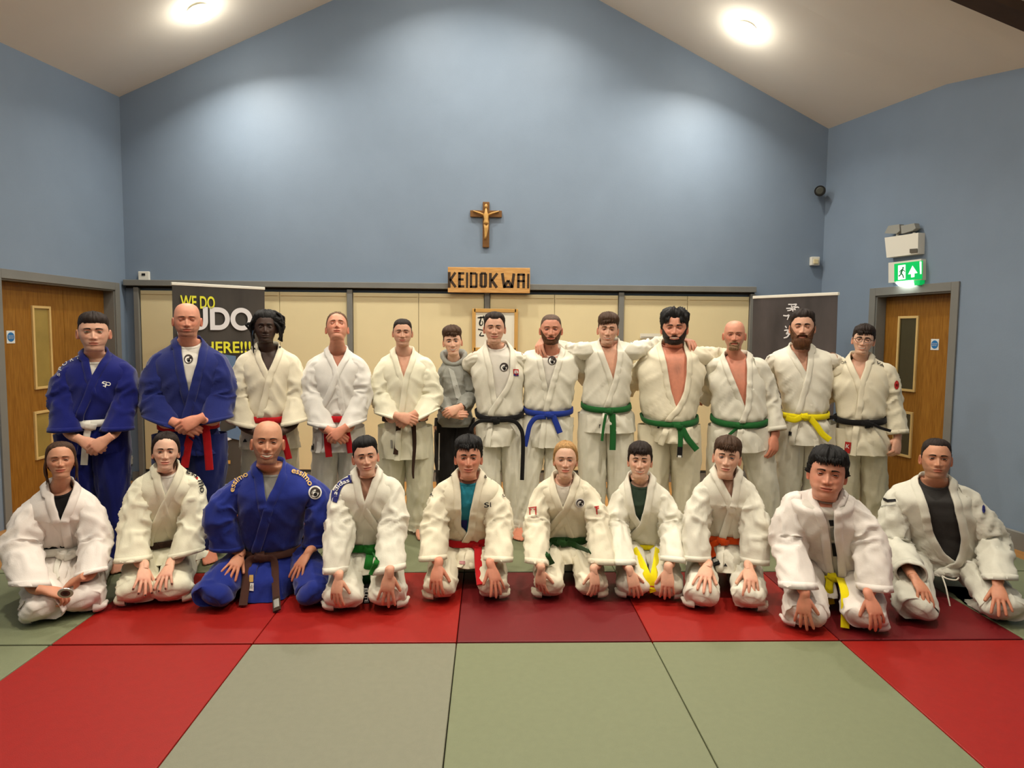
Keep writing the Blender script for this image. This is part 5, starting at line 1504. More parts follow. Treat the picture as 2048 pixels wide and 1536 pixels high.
# ---------------------------------------------------------------- hair
def p_hair(s, M, style):
    """style: dict(th=[(azimuth, thickness)], top, noise, tufts...)"""
    f = s.f; hl = s.hloc; P = hl; x, y, z = P[..., 0], P[..., 1], P[..., 2]
    az = np.degrees(np.arctan2(np.abs(x), -(y - .004)))
    mask = hair_mask(P, f)
    N = grid_normals(P, True); c = np.array((0, 0, 0.0))
    if ((P - c) * N).sum() < 0: N = -N
    tside = style.get('side', .005); ttop = style.get('top', .012); tfr = style.get('front', ttop); tback = style.get('back', tside)
    el = sstep(.03, .10, z); frn = sstep(70, 20, az)
    th = tside + (tback - tside) * sstep(90, 150, az) + (ttop - tside) * el
    th = np.maximum(th, tside + (tfr - tside) * frn * sstep(.045, .075, z)) if tfr > ttop else th - (ttop - tfr) * frn * sstep(.045, .08, z) * .8
    hlv = f.get('hairline'); 
    hl_l = np.interp(az, [a for a, _ in hlv], [b for _, b in hlv]) if hlv else np.interp(az, [0, 25, 42, 55, 66, 76, 84, 92, 98, 108, 118, 180], [.068, .070, .060, .040, .036, .018, -.012, -.008, .016, .010, -.030, -.075])
    th = th * (style.get('edge', .4) + (1 - style.get('edge', .4)) * sstep(0, .026, z - hl_l))
    nz = style.get('noise', .15); q = np.stack([np.arctan2(x, -y) * style.get('ffreq', 9), z * 28, x * 18], -1) + s.seed * 5
    fine = np.stack([x * 210, y * 60, z * 40], -1) + s.seed
    th = th * (1 + nz * pnoise(q) * 1.6) + style.get('strand', .0022) * (ridged(fine) - .4)
    lopt = style.get('part', None)
    if lopt: th = th * (1 - .35 * gs(x, lopt, .006) * (z > .05)) + .004 * np.sign(lopt) * -1 * 0
    lop = style.get('lop', 0.0); th = th * (1 + lop * np.clip(x / .07, -1, 1))
    Q = P + N * (th * mask - .0035 * (1 - mask))[..., None]
    sw = style.get('sweep', 0.0)   # hair pushed forwards above the brow
    if sw: Q[..., 1] -= sw * mask * frn * sstep(.06, .10, z)
    keep = mask > .02; k2 = keep | np.roll(keep, -1, 1); k3 = k2.copy(); k3[:-1] |= k2[1:]
    A = Acc(); A.grid(s.htr(Q), closed=True, keep=k3); A.add(s.htr(Q)[0], [tuple(range(Q.shape[1]))])
    rs = s.rs
    def tuft(p0, p1, p2, r0, n=5, k=5):
        G, *_ = tube([p0, p1, p2], [r0, r0 * .85, r0 * .22], n=k, npts=n); A.grid(s.htr(G), closed=True)
    def surf(x_, z_, out=0.0):
        x_ = np.atleast_1d(x_); z_ = np.atleast_1d(z_); return s.surf_y(x_, z_)[0] - out
    for tf in style.get('tufts', []):
        kind = tf['k']
        for i in range(tf['n']):
            if kind == 'fringe':      # locks falling on the forehead
                x0 = rs.uniform(*tf['x']); z0 = rs.uniform(.078, .090); dxx = rs.normal(tf.get('dx', 0), .006); zt = tf['z'] - .002 + rs.normal(0, .004) + tf.get('slope', 0) * x0
                y1 = surf(x0 + dxx * .5, min(.068, .068)) - .014; yt = surf(x0 + dxx, zt) - .004
                tuft(np.array((x0, -.06, z0)), np.array((x0 + dxx * .5, y1 - tf.get('out', .004), max(.066, (z0 + zt) / 2 + .006))), np.array((x0 + dxx, yt - .003, zt)), tf.get('r', .0075) * .62)
            elif kind == 'spike':     # hair standing up
                th_ = rs.uniform(*tf.get('az', (-180, 180))) * np.pi / 180; e = rs.uniform(*tf.get('el', (25, 85))) * np.pi / 180
                dr = np.array((math.sin(th_) * math.cos(e), -math.cos(th_) * math.cos(e), math.sin(e))); b0 = dr * np.array((.074, .094, .108)) + np.array((0, .005, 0)); L_ = tf['l'] * rs.uniform(.6, 1.2)
                dd = unit(dr * np.array((.8, .6, 1.1)) + rs.normal(0, .25, 3) + np.array(tf.get('dir', (0, 0, 0))))
                if abs(th_) < 1.25 and e < .8: continue
                tuft(b0, b0 + dr * L_ * .5, b0 + dr * L_ * .4 + dd * L_ * .6, tf.get('r', .007))
            elif kind == 'curl':
                th_ = rs.uniform(*tf.get('az', (-180, 180))) * np.pi / 180; e = rs.uniform(*tf.get('el', (25, 85))) * np.pi / 180
                dr = np.array((math.sin(th_) * math.cos(e), -math.cos(th_) * math.cos(e), math.sin(e))); b0 = dr * np.array((.074, .094, .106)) + np.array((0, .005, 0)); L_ = tf['l'] * rs.uniform(.7, 1.2)
                t1 = unit(np.cross(dr, rs.normal(size=3))); pts = [b0, b0 + dr * L_ * .8 + t1 * L_ * .3, b0 + dr * L_ + t1 * L_ * .9, b0 + dr * L_ * .5 + t1 * L_ * 1.2]
                G, *_ = tube(pts, [tf.get('r', .008)] * 3 + [.003], n=6, npts=8); A.grid(s.htr(G), closed=True)
            elif kind == 'lock':
                G, *_ = tube([np.array(p) for p in tf['p']], tf['r'], n=8, npts=16); A.grid(s.htr(G), closed=True); break
    s.hair = A.obj('hair', M, s.root); return s.hair
def p_beard(s, M, th=.006, noise=.4, chin=0.0):
    f = s.f; P = s.hloc; m = beard_mask(P, f); N = grid_normals(P, True)
    if ((P - 0) * N).sum() < 0: N = -N
    x, y, z = P[..., 0], P[..., 1], P[..., 2]
    t_ = th * (1 + noise * pnoise(P * 55 + s.seed)) * (.45 + .55 * sstep(-.03, -.075, z)) + .0018 * (ridged(np.stack([x * 260, y * 200, z * 50], -1)) - .4) + chin * gs(z, -.105, .03) * sstep(.05, .02, np.abs(x))
    Q = P + N * (t_ * m - .0025 * (1 - m))[..., None]; Q[..., 2] -= chin * .5 * m * sstep(-.09, -.11, z)
    keep = m > .03; keep[:-1] |= keep[1:]
    A = Acc(); A.grid(s.htr(Q), closed=True, keep=keep); A.obj('beard', M, s.root)
for k_, v_ in (('jacket_', p_jacket), ('sleeve', p_sleeve), ('belt_', p_belt), ('tee_', p_tee), ('trs', p_trousers_stand), ('trk', p_trousers_kneel), ('hair_', p_hair), ('beard_', p_beard)):
    setattr(Person, k_, v_)

# ---------------------------------------------------------------- prints laid on the cloth
def bvh_of(objs, person):
    V, Fc, n0 = [], [], 0
    for o in objs:
        me = o.data; v = np.zeros(len(me.vertices) * 3); me.vertices.foreach_get('co', v); v = person.W(v.reshape(-1, 3))
        V += [tuple(q) for q in v]; Fc += [tuple(i + n0 for i in p.vertices) for p in me.polygons]; n0 += len(v)
    return BVHTree.FromPolygons(V, Fc)
def lay(person, objs, pxV, Fc, name, m_, parent, off=.0025):
    """print: outline given where it is seen, dropped on to the cloth surface it belongs to"""
    key = tuple(o.name for o in objs); cache = person.__dict__.setdefault('_bvh', {})
    if key not in cache: cache[key] = bvh_of(objs, person)
    bv = cache[key]; V = []; ok = []
    for (x, y) in pxV:
        d = unit(ray(x, y)); h = bv.ray_cast(Vector(CPOS), Vector(d), 20.0)
        if h[0] is None: V.append(None); ok.append(False); continue
        n = np.array(h[1]); n = -n if np.dot(n, d) > 0 else n
        V.append(np.array(h[0]) + n * off - d * off * .6); ok.append(True)
    good = [v for v in V if v is not None]
    if not good: return None
    dm = np.median([np.linalg.norm(v - CPOS) for v in good])
    ok = [o and abs(np.linalg.norm(v - CPOS) - dm) < .14 for o, v in zip(ok, V)]
    Fk = [f for f in Fc if all(ok[i] for i in f)]
    if not Fk: return None
    Vw = np.array([v if v is not None else good[0] for v in V]); Vl = (person.R.T @ (Vw - person.org).T).T
    A = Acc(); A.add(Vl, Fk); o = A.obj(name, m_, parent, recalc=False)
    return o
def disc_px(cx, cy, rx, ry=None, n=24, rings=3, rot=0.0):
    ry = ry or rx; V = [(cx, cy)]; Fc = []
    for r in range(1, rings + 1):
        for i in range(n):
            a = 2 * math.pi * i / n; u, v = rx * r / rings * math.cos(a), ry * r / rings * math.sin(a)
            V.append((cx + u * math.cos(rot) - v * math.sin(rot), cy + u * math.sin(rot) + v * math.cos(rot)))
    for i in range(n): Fc.append((0, 1 + i, 1 + (i + 1) % n))
    for r in range(1, rings):
        for i in range(n): a, b = 1 + (r - 1) * n + i, 1 + (r - 1) * n + (i + 1) % n; Fc.append((a, b, b + n, a + n))
    return V, Fc
def quad_px(pts, nx=5, ny=5):
    p = np.array(pts, float); V = []
    for j in range(ny + 1):
        for i in range(nx + 1):
            u, v = i / nx, j / ny; V.append(tuple((p[0] * (1 - u) + p[1] * u) * (1 - v) + (p[3] * (1 - u) + p[2] * u) * v))
    return V, [(j * (nx + 1) + i, j * (nx + 1) + i + 1, (j + 1) * (nx + 1) + i + 1, (j + 1) * (nx + 1) + i) for j in range(ny) for i in range(nx)]
def text_px(txt, path, h, bold=0.0, shear=0.0, gap=1.0, fit=True, squash=1.0):
    """letters set along a pixel path (list of points), letter height h px"""
    V, Fc = text_mesh(txt, 1.0, bold, shear); 
    if len(V) == 0: return [], []
    V = V[:, :2].copy(); mn, mx = V.min(0), V.max(0); P = resample([(a, b) for a, b in path], 60); L = np.concatenate([[0], np.cumsum(np.linalg.norm(np.diff(P, axis=0), axis=1))])
    u = (V[:, 0] - mn[0]) / (mx[0] - mn[0]) * L[-1]; v = (V[:, 1] - mn[1]) / (mx[1] - mn[1]) - .5
    px_ = np.interp(u, L, P[:, 0]); py_ = np.interp(u, L, P[:, 1]); T = unit(np.gradient(P, axis=0)); tx = np.interp(u, L, T[:, 0]); ty = np.interp(u, L, T[:, 1])
    return [(a + ty_ * vv * h, b - tx_ * vv * h) for a, b, tx_, ty_, vv in zip(px_, py_, tx, ty, v)], Fc
def crest(person, objs, cx, cy, r, parent, ring=False, rot=0.0):
    """round club badge: dark ring, white wing shapes and a black blot"""
    MD = mat('badge_brown', srgb(62, 52, 48), .8); MW = mat('badge_white', srgb(222, 218, 210), .8); MK = mat('badge_black', srgb(20, 16, 16), .8)
    if ring: lay(person, objs, *disc_px(cx, cy, r), 'badge_rim', MW, parent, .002); r *= .78
    lay(person, objs, *disc_px(cx, cy, r), 'badge', MD, parent, .0032)
    lay(person, objs, *disc_px(cx - r * .05, cy + r * .18, r * .70, r * .72, rings=2), 'badge_field', MW, parent, .0042)
    lay(person, objs, *disc_px(cx + r * .08, cy + r * .42, r * .36, r * .34, rings=2), 'badge_blot', MK, parent, .0052)
    lay(person, objs, *disc_px(cx + r * .50, cy - r * .28, r * .42, r * .30, rings=2, rot=-.7), 'badge_wing', MD, parent, .0052)
# ------------------------------------------------------------------ cloth and hair materials
GI = {k: clothmat('gi_' + k, c) for k, c in dict(white=(222, 217, 200), warm=(224, 215, 190), cream=(226, 221, 196), cool=(220, 216, 208), pink=(226, 217, 208), grey=(206, 203, 188)).items()}
GI['blue'] = clothmat('gi_blue', (19, 26, 100), sheen=.25); GI['navy'] = clothmat('gi_navy', (27, 36, 98), sheen=.25); GI['royal'] = clothmat('gi_royal', (30, 44, 124), sheen=.25)
BT = {k: clothmat('belt_' + k, c, bump=.2, sheen=.1) for k, c in dict(red=(176, 24, 30), green=(34, 92, 44), brightgreen=(34, 112, 40), dkgreen=(38, 72, 34), brown=(70, 44, 36), dkbrown=(58, 40, 30), black=(26, 24, 24), blue=(36, 56, 140), yellow=(226, 208, 20), orange=(205, 72, 20), white=(220, 216, 204)).items()}
TEE = {k: clothmat('tee_' + k, c, bump=.15) for k, c in dict(white=(214, 208, 196), black=(20, 18, 18), grey=(140, 138, 130), teal=(42, 128, 146), green=(52, 68, 54), charcoal=(50, 48, 46), cream=(216, 206, 190)).items()}
HR = {'dark': hairmat('hair_dark', (38, 26, 20)), 'black': hairmat('hair_black', (20, 17, 16)), 'brown': hairmat('hair_brown', (70, 48, 32)), 'lbrown': hairmat('hair_light_brown', (98, 70, 46)), 'blond': hairmat('hair_blond', (168, 128, 78)), 'greybrown': hairmat('hair_grey_brown', (92, 72, 58)), 'ginger': hairmat('hair_auburn', (86, 52, 28)), 'grizzle': hairmat('hair_grizzled', (150, 118, 88))}
SK = {'fair': srgb(214, 166, 140), 'pale': srgb(222, 178, 152), 'red': srgb(208, 146, 120), 'tan': srgb(196, 142, 112), 'dark': srgb(64, 44, 34), 'olive': srgb(198, 148, 116)}
M_GREYF = clothmat('hoodie_grey', (142, 142, 134), var=.05); M_GREYF2 = clothmat('hoodie_light_panel', (176, 176, 168))
M_BLKT = clothmat('tracksuit_black', (30, 27, 26))
M_PW = mat('print_white', srgb(222, 220, 214), .8); M_PB = mat('print_black', srgb(28, 26, 28), .8); M_PR = mat('print_red', srgb(176, 40, 36), .8); M_PG = mat('print_gold', srgb(206, 166, 92), .7)
M_PN = mat('print_navy', srgb(40, 44, 110), .8); M_PGR = mat('print_grey', srgb(120, 116, 116), .8); M_PP = mat('print_pink', srgb(196, 140, 140), .8)
P = []
def H(cx, top, chin, skin='fair', brow='dark', **k):
    k.update(cx=cx, top=top, chin=chin, skin=SK[skin], browm=HR[brow]); return k
SHORT = dict(side=.005, top=.014, front=.016)

# ============ standing row, left to right
P.append(dict(label='young man standing far left in a blue judo suit with a white belt', seed=1, D=4.45, suit='blue',
 head=H(187, 627, 703, 'fair', 'dark', w=1.04, smile=0, eyes=.6, stubble=.10, iris='green', ear=1.15, hairline=[(0, .055), (40, .053), (55, .046), (68, .034), (80, .004), (92, .0), (98, .018), (108, .012), (118, -.03), (180, -.07)]),
 neck=((168, 702), (212, 698)), sh=((112, 724), (270, 722)), belt=((136, 846), (180, 848), (230, 846)), hem=((130, 900), (184, 908), (256, 902)), neckw=.058,
 vL=[(168, 702), (183, 752), (212, 848), (225, 908)], vR=[(212, 698), (184, 752), (150, 848), (140, 908)], tee='white', teet=1.0,
 armL=dict(el=(126, 800, .05), cuff=(133, 862, .14), wr=(162, 880, .22), tip=(200, 900, .25), pose='clasp', n=(0, -1, .3), cr=.098, cut=(0, 0, 1)),
 armR=dict(el=(250, 800, .05), cuff=(234, 860, .14), wr=(214, 878, .25), tip=(176, 904, .27), pose='clasp', n=(0, -1, .3), cr=.095, cut=(0, 0, 1)),
 beltc='white', knot=(176, 852, 1.2), tails=[dict(p=[(176, 858), (172, 880), (168, 930)], w=.04)], feet=[(165, 1150), (225, 1148)], thigh=.115, bottom=.085,
 hair=('dark', dict(side=.003, top=.013, front=.017, noise=.2, sweep=.002)),
 marks=[('textc', 'S P O R T', [(117, 752), (124, 734), (140, 722), (160, 715)], 6, 'W'), ('logo_sp', 212, 768)]))
P.append(dict(label='bald man with closed eyes standing in a navy judo suit over a white T-shirt', seed=2, D=4.6, suit='navy',
 head=H(374, 606, 675, 'red', 'dark', w=1.06, smile=0, eyes=-.15, stubble=.62, stubc=srgb(70, 46, 36)[:3], beard_style='mid', jaw=1.06, flush=.8, browk=.6, hairline=[(0, .2), (180, .2)]),
 neck=((354, 678), (398, 676)), sh=((297, 704), (456, 704)), belt=((322, 850), (378, 856), (432, 850)), hem=((318, 905), (380, 912), (440, 905)), depth=.14, neckw=.066,
 vL=[(354, 678), (364, 725), (378, 786), (398, 850), (410, 912)], vR=[(398, 676), (394, 725), (379, 786), (362, 850), (352, 912)], tee='white', teet=.55,
 armL=dict(el=(311, 795, .03), cuff=(325, 846, .13), wr=(352, 846, .22), tip=(392, 862, .26), pose='clasp', n=(0, -1, .3), cr=.105, r=.098, cut=(.35, 0, 1)),
 armR=dict(el=(440, 795, .03), cuff=(430, 842, .13), wr=(398, 838, .25), tip=(354, 858, .28), pose='clasp', n=(0, -1, .35), cr=.105, r=.098, cut=(-.2, 0, 1)), hand_k=1.1,
 beltc='red', knot=None, tails=[dict(p=[(384, 862), (376, 890), (369, 935)], w=.05), dict(p=[(406, 836), (413, 870), (419, 940)], w=.05)], feet=[(350, 1130), (410, 1130)], thigh=.125, bottom=.09, hair=None, lapw=.05,
 marks=[('crest', 'tee', 377, 718, 9)]))
P.append(dict(label='man with black dreadlocks standing in a white judo suit with a red belt', seed=3, D=4.95, suit='warm',
 head=H(531, 625, 687, 'dark', 'black', w=1.0, smile=.25, eyes=.35, nose_w=1.3, lips=1.5, lipc=(.95, .72, .66), flush=0, pitch=-4, stubble=.4, stubc=(.01, .008, .006)),
 neck=((513, 690), (555, 688)), sh=((470, 708), (600, 708)), belt=((500, 834), (537, 841), (577, 831)), hem=((478, 897), (538, 899), (600, 895)), handtint=(1, 1, 1), nail=(.25, .16, .12), chesttint=(1, 1, 1),
 vL=[(513, 690), (521, 715), (536, 744), (556, 831), (570, 898)], vR=[(555, 688), (549, 715), (537, 744), (516, 832), (505, 898)],
 armL=dict(el=(478, 798, .03), cuff=(483, 850, .14), wr=(514, 866, .22), tip=(540, 884, .25), pose='clasp', n=(0, -1, .4), cr=.095, cut=(.25, 0, 1)),
 armR=dict(el=(594, 795, .03), cuff=(590, 846, .14), wr=(560, 866, .24), tip=(528, 882, .26), pose='clasp', n=(0, -1, .4), cr=.095, cut=(-.25, 0, 1)),
 beltc='red', knot=(545, 850), tails=[dict(p=[(560, 858), (568, 880), (578, 918)], w=.045)], feet=[(510, 1085), (565, 1085)],
 hair=('black', dict(side=.012, top=.022, front=.018, noise=.35, strand=.006, dreads=True)),
 marks=[('stripe', [(468, 728), (476, 713), (500, 701), (511, 697)], 1.6, 'B'), ('stripe', [(558, 694), (580, 701), (597, 715), (603, 732)], 1.6, 'B'), ('tri', 490, 881), ('tri', 604, 733)]))
P.append(dict(label='man with his head tilted back, standing in a white judo suit with red belt', seed=4, D=5.0, suit='cool',
 head=H(674, 631, 681, 'red', 'lbrown', w=1.0, ks=1.22, pitch=-24, smile=.1, eyes=.1, flush=.9, stubble=.12, browk=.7, hairline=[(0, .085), (30, .075), (60, .05), (80, -.01), (92, -.005), (98, .016), (118, -.03), (180, -.07)]),
 neck=((657, 697), (693, 695)), sh=((613, 714), (733, 713)), belt=((648, 836), (673, 838), (706, 836)), hem=((622, 900), (672, 905), (720, 903)), neckw=.062,
 vL=[(657, 697), (664, 715), (674, 734), (694, 836), (705, 903)], vR=[(693, 695), (686, 715), (675, 734), (644, 813), (634, 903)],
 armL=dict(el=(624, 790, .03), cuff=(644, 853, .14), wr=(660, 862, .22), tip=(690, 880, .24), pose='clasp', n=(0, -1, .4), cr=.088, r=.08, cut=(.15, 0, 1)),
 armR=dict(el=(722, 790, .03), cuff=(702, 852, .14), wr=(687, 858, .24), tip=(656, 882, .26), pose='clasp', n=(0, -1, .4), cr=.088, r=.08, cut=(-.35, 0, 1)),
 beltc='red', knot=None, tails=[dict(p=[(654, 860), (655, 885), (658, 914)], w=.048), dict(p=[(693, 858), (697, 880), (701, 906)], w=.042)], feet=[(645, 1080), (700, 1080)], thigh=.10, bottom=.088,
 hair=('lbrown', dict(side=.004, top=.008, front=.006, noise=.5, tufts=[dict(k='spike', n=26, l=.022, az=(-50, 50), el=(50, 85), r=.004)])),
 marks=[('patch', [(621, 878), (629, 879), (628, 900), (620, 899)], 'B', 'jacket')]))
P.append(dict(label='short-haired man standing with clasped hands, cream judo suit and dark brown belt', seed=5, D=5.1, suit='cream',
 head=H(805, 639, 692, 'fair', 'dark', w=1.02, smile=.7, eyes=.3, stubble=.2, flush=.8, jaw=1.05),
 neck=((789, 700), (826, 696)), sh=((751, 716), (867, 715)), belt=((770, 836), (808, 838), (850, 836)), hem=((761, 910), (811, 920), (862, 917)), neckw=.064,
 vL=[(789, 700), (797, 725), (806, 754), (822, 838), (834, 918)], vR=[(826, 696), (818, 725), (808, 754), (796, 838), (790, 918)],
 armL=dict(el=(764, 792, .03), cuff=(780, 838, .14), wr=(797, 832, .24), tip=(828, 842, .27), pose='clasp', n=(0, -1, .3), cr=.09, r=.083, cut=(.7, 0, 1)),
 armR=dict(el=(862, 792, .03), cuff=(848, 834, .14), wr=(826, 830, .22), tip=(796, 850, .24), pose='clasp', n=(0, -1, .3), cr=.09, r=.083, cut=(-.6, 0, 1)),
 beltc='dkbrown', knot=None, tails=[dict(p=[(797, 852), (795, 880), (791, 909)], w=.036), dict(p=[(827, 850), (829, 890), (826, 940), (827, 957)], w=.036, w2=.012)], feet=[(780, 1078), (838, 1080)], thigh=.11, bottom=.098,
 hair=('dark', dict(side=.004, top=.009, front=.009, noise=.15)), marks=[('patch', [(781, 880), (785, 880), (786, 896), (782, 896)], 'G', 'jacket')]))
P.append(dict(label='boy in a grey hooded sweatshirt and black tracksuit bottoms, standing among the judo suits', seed=6, D=5.3, suit='hoodie',
 head=H(905, 656, 711, 'pale', 'dark', w=.95, smile=.9, eyes=.55, teeth=1.0, roll=-4, jaw=.93, iris='blue', hairline=[(0, .052), (25, .05), (45, .05), (62, .036), (78, .0), (92, .0), (98, .018), (118, -.03), (180, -.07)]),
 neck=((893, 714), (922, 713)), sh=((876, 728), (938, 728)), belt=((876, 822), (910, 824), (944, 820)), hem=((875, 852), (910, 856), (944, 851)), neckw=.05, depth=.115, shin=.02, sleeve=.058,
 vL=[(893, 714)], vR=[(922, 713)],
 armL=dict(el=(884, 790, .02), cuff=(896, 824, .16), wr=(900, 828, .18), tip=(922, 826, .22), pose='clasp', n=(0, -1, .2), r=.056, cr=.038, k=.92),
 armR=dict(el=(940, 792, .02), cuff=(922, 814, .18), wr=(918, 815, .20), tip=(894, 828, .24), pose='clasp', n=(0, -1, .2), r=.056, cr=.038, k=.92),
 feet=[(893, 1072), (930, 1072)], thigh=.085, bottom=.07, beltc=None,
 hair=('brown', dict(side=.005, top=.026, front=.030, noise=.25, sweep=.006, tufts=[dict(k='fringe', n=40, x=(-.05, .05), z=.050, slope=-.15, dx=-.012, out=.007, r=.008), dict(k='spike', n=50, l=.024, el=(40, 80), r=.007, dir=(-.3, -.3, .2))]))))
P.append(dict(label='dark-haired man, open white judo jacket, black belt, round badge on his white T-shirt', seed=7, D=5.2, suit='white',
 head=H(989, 627, 687, 'fair', 'dark', w=1.0, smile=.9, eyes=.2, flush=.8, jaw=.98, hairline=[(0, .070), (18, .074), (30, .082), (44, .066), (58, .045), (70, .03), (80, -.012), (90, -.01), (98, .016), (118, -.03), (180, -.07)]),
 neck=((972, 686), (1012, 683)), sh=((943, 703), (1045, 699)), belt=((955, 824), (990, 839), (1043, 820)), hem=((964, 888), (992, 894), (1036, 886)), chest=((942, 730), (1047, 730)),
 vL=[(972, 686), (979, 715), (985, 745), (991, 792), (1004, 838), (1010, 893)], vR=[(1012, 683), (1021, 700), (1021, 745), (1013, 770), (996, 796), (978, 822), (974, 893)], tee='white', teet=.5,
 armL=dict(sh=(954, 712, .0), el=(930, 742, -.16), wr=(915, 775, -.24), cuff=(918, 768, -.22), nohand=1, r=.064, r0=.052),
 armR=dict(sh=(1034, 712, .0), el=(1062, 765, -.14), wr=(1092, 790, -.2), cuff=(1085, 782, -.19), nohand=1, r=.064, r0=.052),
 beltc='black', knot=(990, 842, 1.0), tails=[dict(p=[(984, 842), (962, 842), (948, 850), (942, 862)], w=.026, f=.17), dict(p=[(1000, 840), (1026, 842), (1040, 855), (1046, 880), (1044, 960)], w=.03, f=.15)],
 feet=[(985, 1080), (1033, 1078)], thigh=.10, bottom=.085, hair=('dark', dict(side=.006, top=.016, front=.018, noise=.2)),
 marks=[('crest', 'tee', 1008, 734, 8.5), ('patch', [(1026, 738), (1037, 739), (1037, 751), (1027, 750)], 'R', 'jacket'), ('patch', [(1027, 748), (1037, 749), (1037, 752), (1027, 752)], 'N', 'jacket'), ('text', 'B', [(1028, 744), (1036, 744)], 6, 'W', 'jacket')]))
P.append(dict(label='shaven-headed bearded man standing in a white judo suit with a blue belt', seed=8, D=5.2, suit='white',
 head=H(1102, 629, 690, 'red', 'lbrown', w=1.02, smile=.7, eyes=.25, flush=1.0, scalp=.5, stubc=srgb(92, 66, 52)[:3], iris='blue', browk=.7, jaw=1.03, chinl=.003),
 neck=((1081, 698), (1122, 696)), sh=((1040, 702), (1162, 700)), belt=((1052, 817), (1097, 829), (1141, 819)), hem=((1050, 890), (1098, 896), (1144, 888)), chest=((1046, 735), (1158, 735)),
 vL=[(1081, 698), (1086, 730), (1092, 765), (1098, 800), (1104, 829), (1110, 895)], vR=[(1122, 696), (1112, 730), (1100, 770), (1092, 800), (1085, 829), (1078, 895)], tee='white', teet=.5,
 armL=dict(sh=(1052, 714, .0), el=(1034, 760, -.15), wr=(1012, 790, -.2), cuff=(1018, 782, -.19), nohand=1, r=.064, r0=.052),
 armR=dict(sh=(1150, 712, .0), el=(1172, 752, -.12), wr=(1196, 780, -.2), cuff=(1190, 774, -.18), nohand=1, r=.064, r0=.052),
 beltc='blue', knot=(1098, 831, 1.0), tails=[dict(p=[(1092, 834), (1072, 836), (1060, 850), (1055, 870), (1050, 893)], w=.036), dict(p=[(1106, 832), (1113, 848), (1120, 866)], w=.044)],
 feet=[(1044, 1082), (1105, 1084)], thigh=.105, bottom=.09, hair=('greybrown', dict(side=.0022, top=.003, front=.0022, noise=.05, strand=.0005)), beard=('ginger', .0035, .4), 
 marks=[('crest', 'tee', 1104, 721, 8.5), ('stripe', [(1128, 698), (1145, 699), (1158, 706), (1165, 720)], 1.0, 'B'), ('stripe', [(1128, 694), (1147, 695), (1160, 701)], 1.0, 'B'), ('patch', [(1050, 868), (1060, 871), (1058, 880), (1048, 877)], 'B', 'jacket')]))
P.append(dict(label='youth in a green belt standing with both arms round his neighbours\' shoulders', seed=9, D=5.15, suit='white',
 head=H(1216, 630, 690, 'fair', 'brown', w=.96, smile=.5, eyes=.3, roll=3, jaw=.95, stubble=.2, teeth=.6, hairline=[(0, .050), (30, .05), (45, .05), (60, .036), (76, .0), (92, .0), (98, .018), (118, -.03), (180, -.07)]),
 neck=((1200, 684), (1237, 676)), sh=((1160, 686), (1276, 684)), belt=((1167, 811), (1216, 821), (1257, 809)), hem=((1160, 862), (1216, 867), (1272, 861)), chest=((1170, 725), (1266, 725)),
 vL=[(1200, 684), (1212, 720), (1226, 759), (1238, 815), (1242, 866)], vR=[(1237, 676), (1235, 720), (1227, 759), (1208, 815), (1200, 866)],
 armL=dict(sh=(1172, 702, .02), el=(1138, 704, -.10), wr=(1088, 676, -.03), cuff=(1110, 696, -.12), tip=(1066, 712, .12), pose='drape', n=(-.6, -.6, .5), r=.066, cr=.066, bow=0, ts=1, k=1.1),
 armR=dict(sh=(1264, 702, .02), el=(1312, 694, -.12), wr=(1366, 680, -.08), cuff=(1345, 686, -.14), tip=(1394, 686, .06), pose='drape', n=(.3, -.6, .8), r=.066, cr=.062, bow=0, ts=-1, k=1.05),
 beltc='green', knot=(1218, 823, .9), tails=[dict(p=[(1212, 828), (1207, 855), (1204, 882)], w=.02, f=.19), dict(p=[(1225, 828), (1226, 865), (1225, 900)], w=.046)],
 feet=[(1190, 1078), (1244, 1080)], thigh=.115, bottom=.098, hair=('brown', dict(side=.005, top=.026, front=.028, noise=.2, sweep=.006, tufts=[dict(k='fringe', n=46, x=(-.055, .045), z=.046, slope=.25, dx=-.014, out=.007, r=.008)])),
 marks=[('text', 'r', [(1198, 852), (1202, 852)], 8, 'B', 'jacket')]))
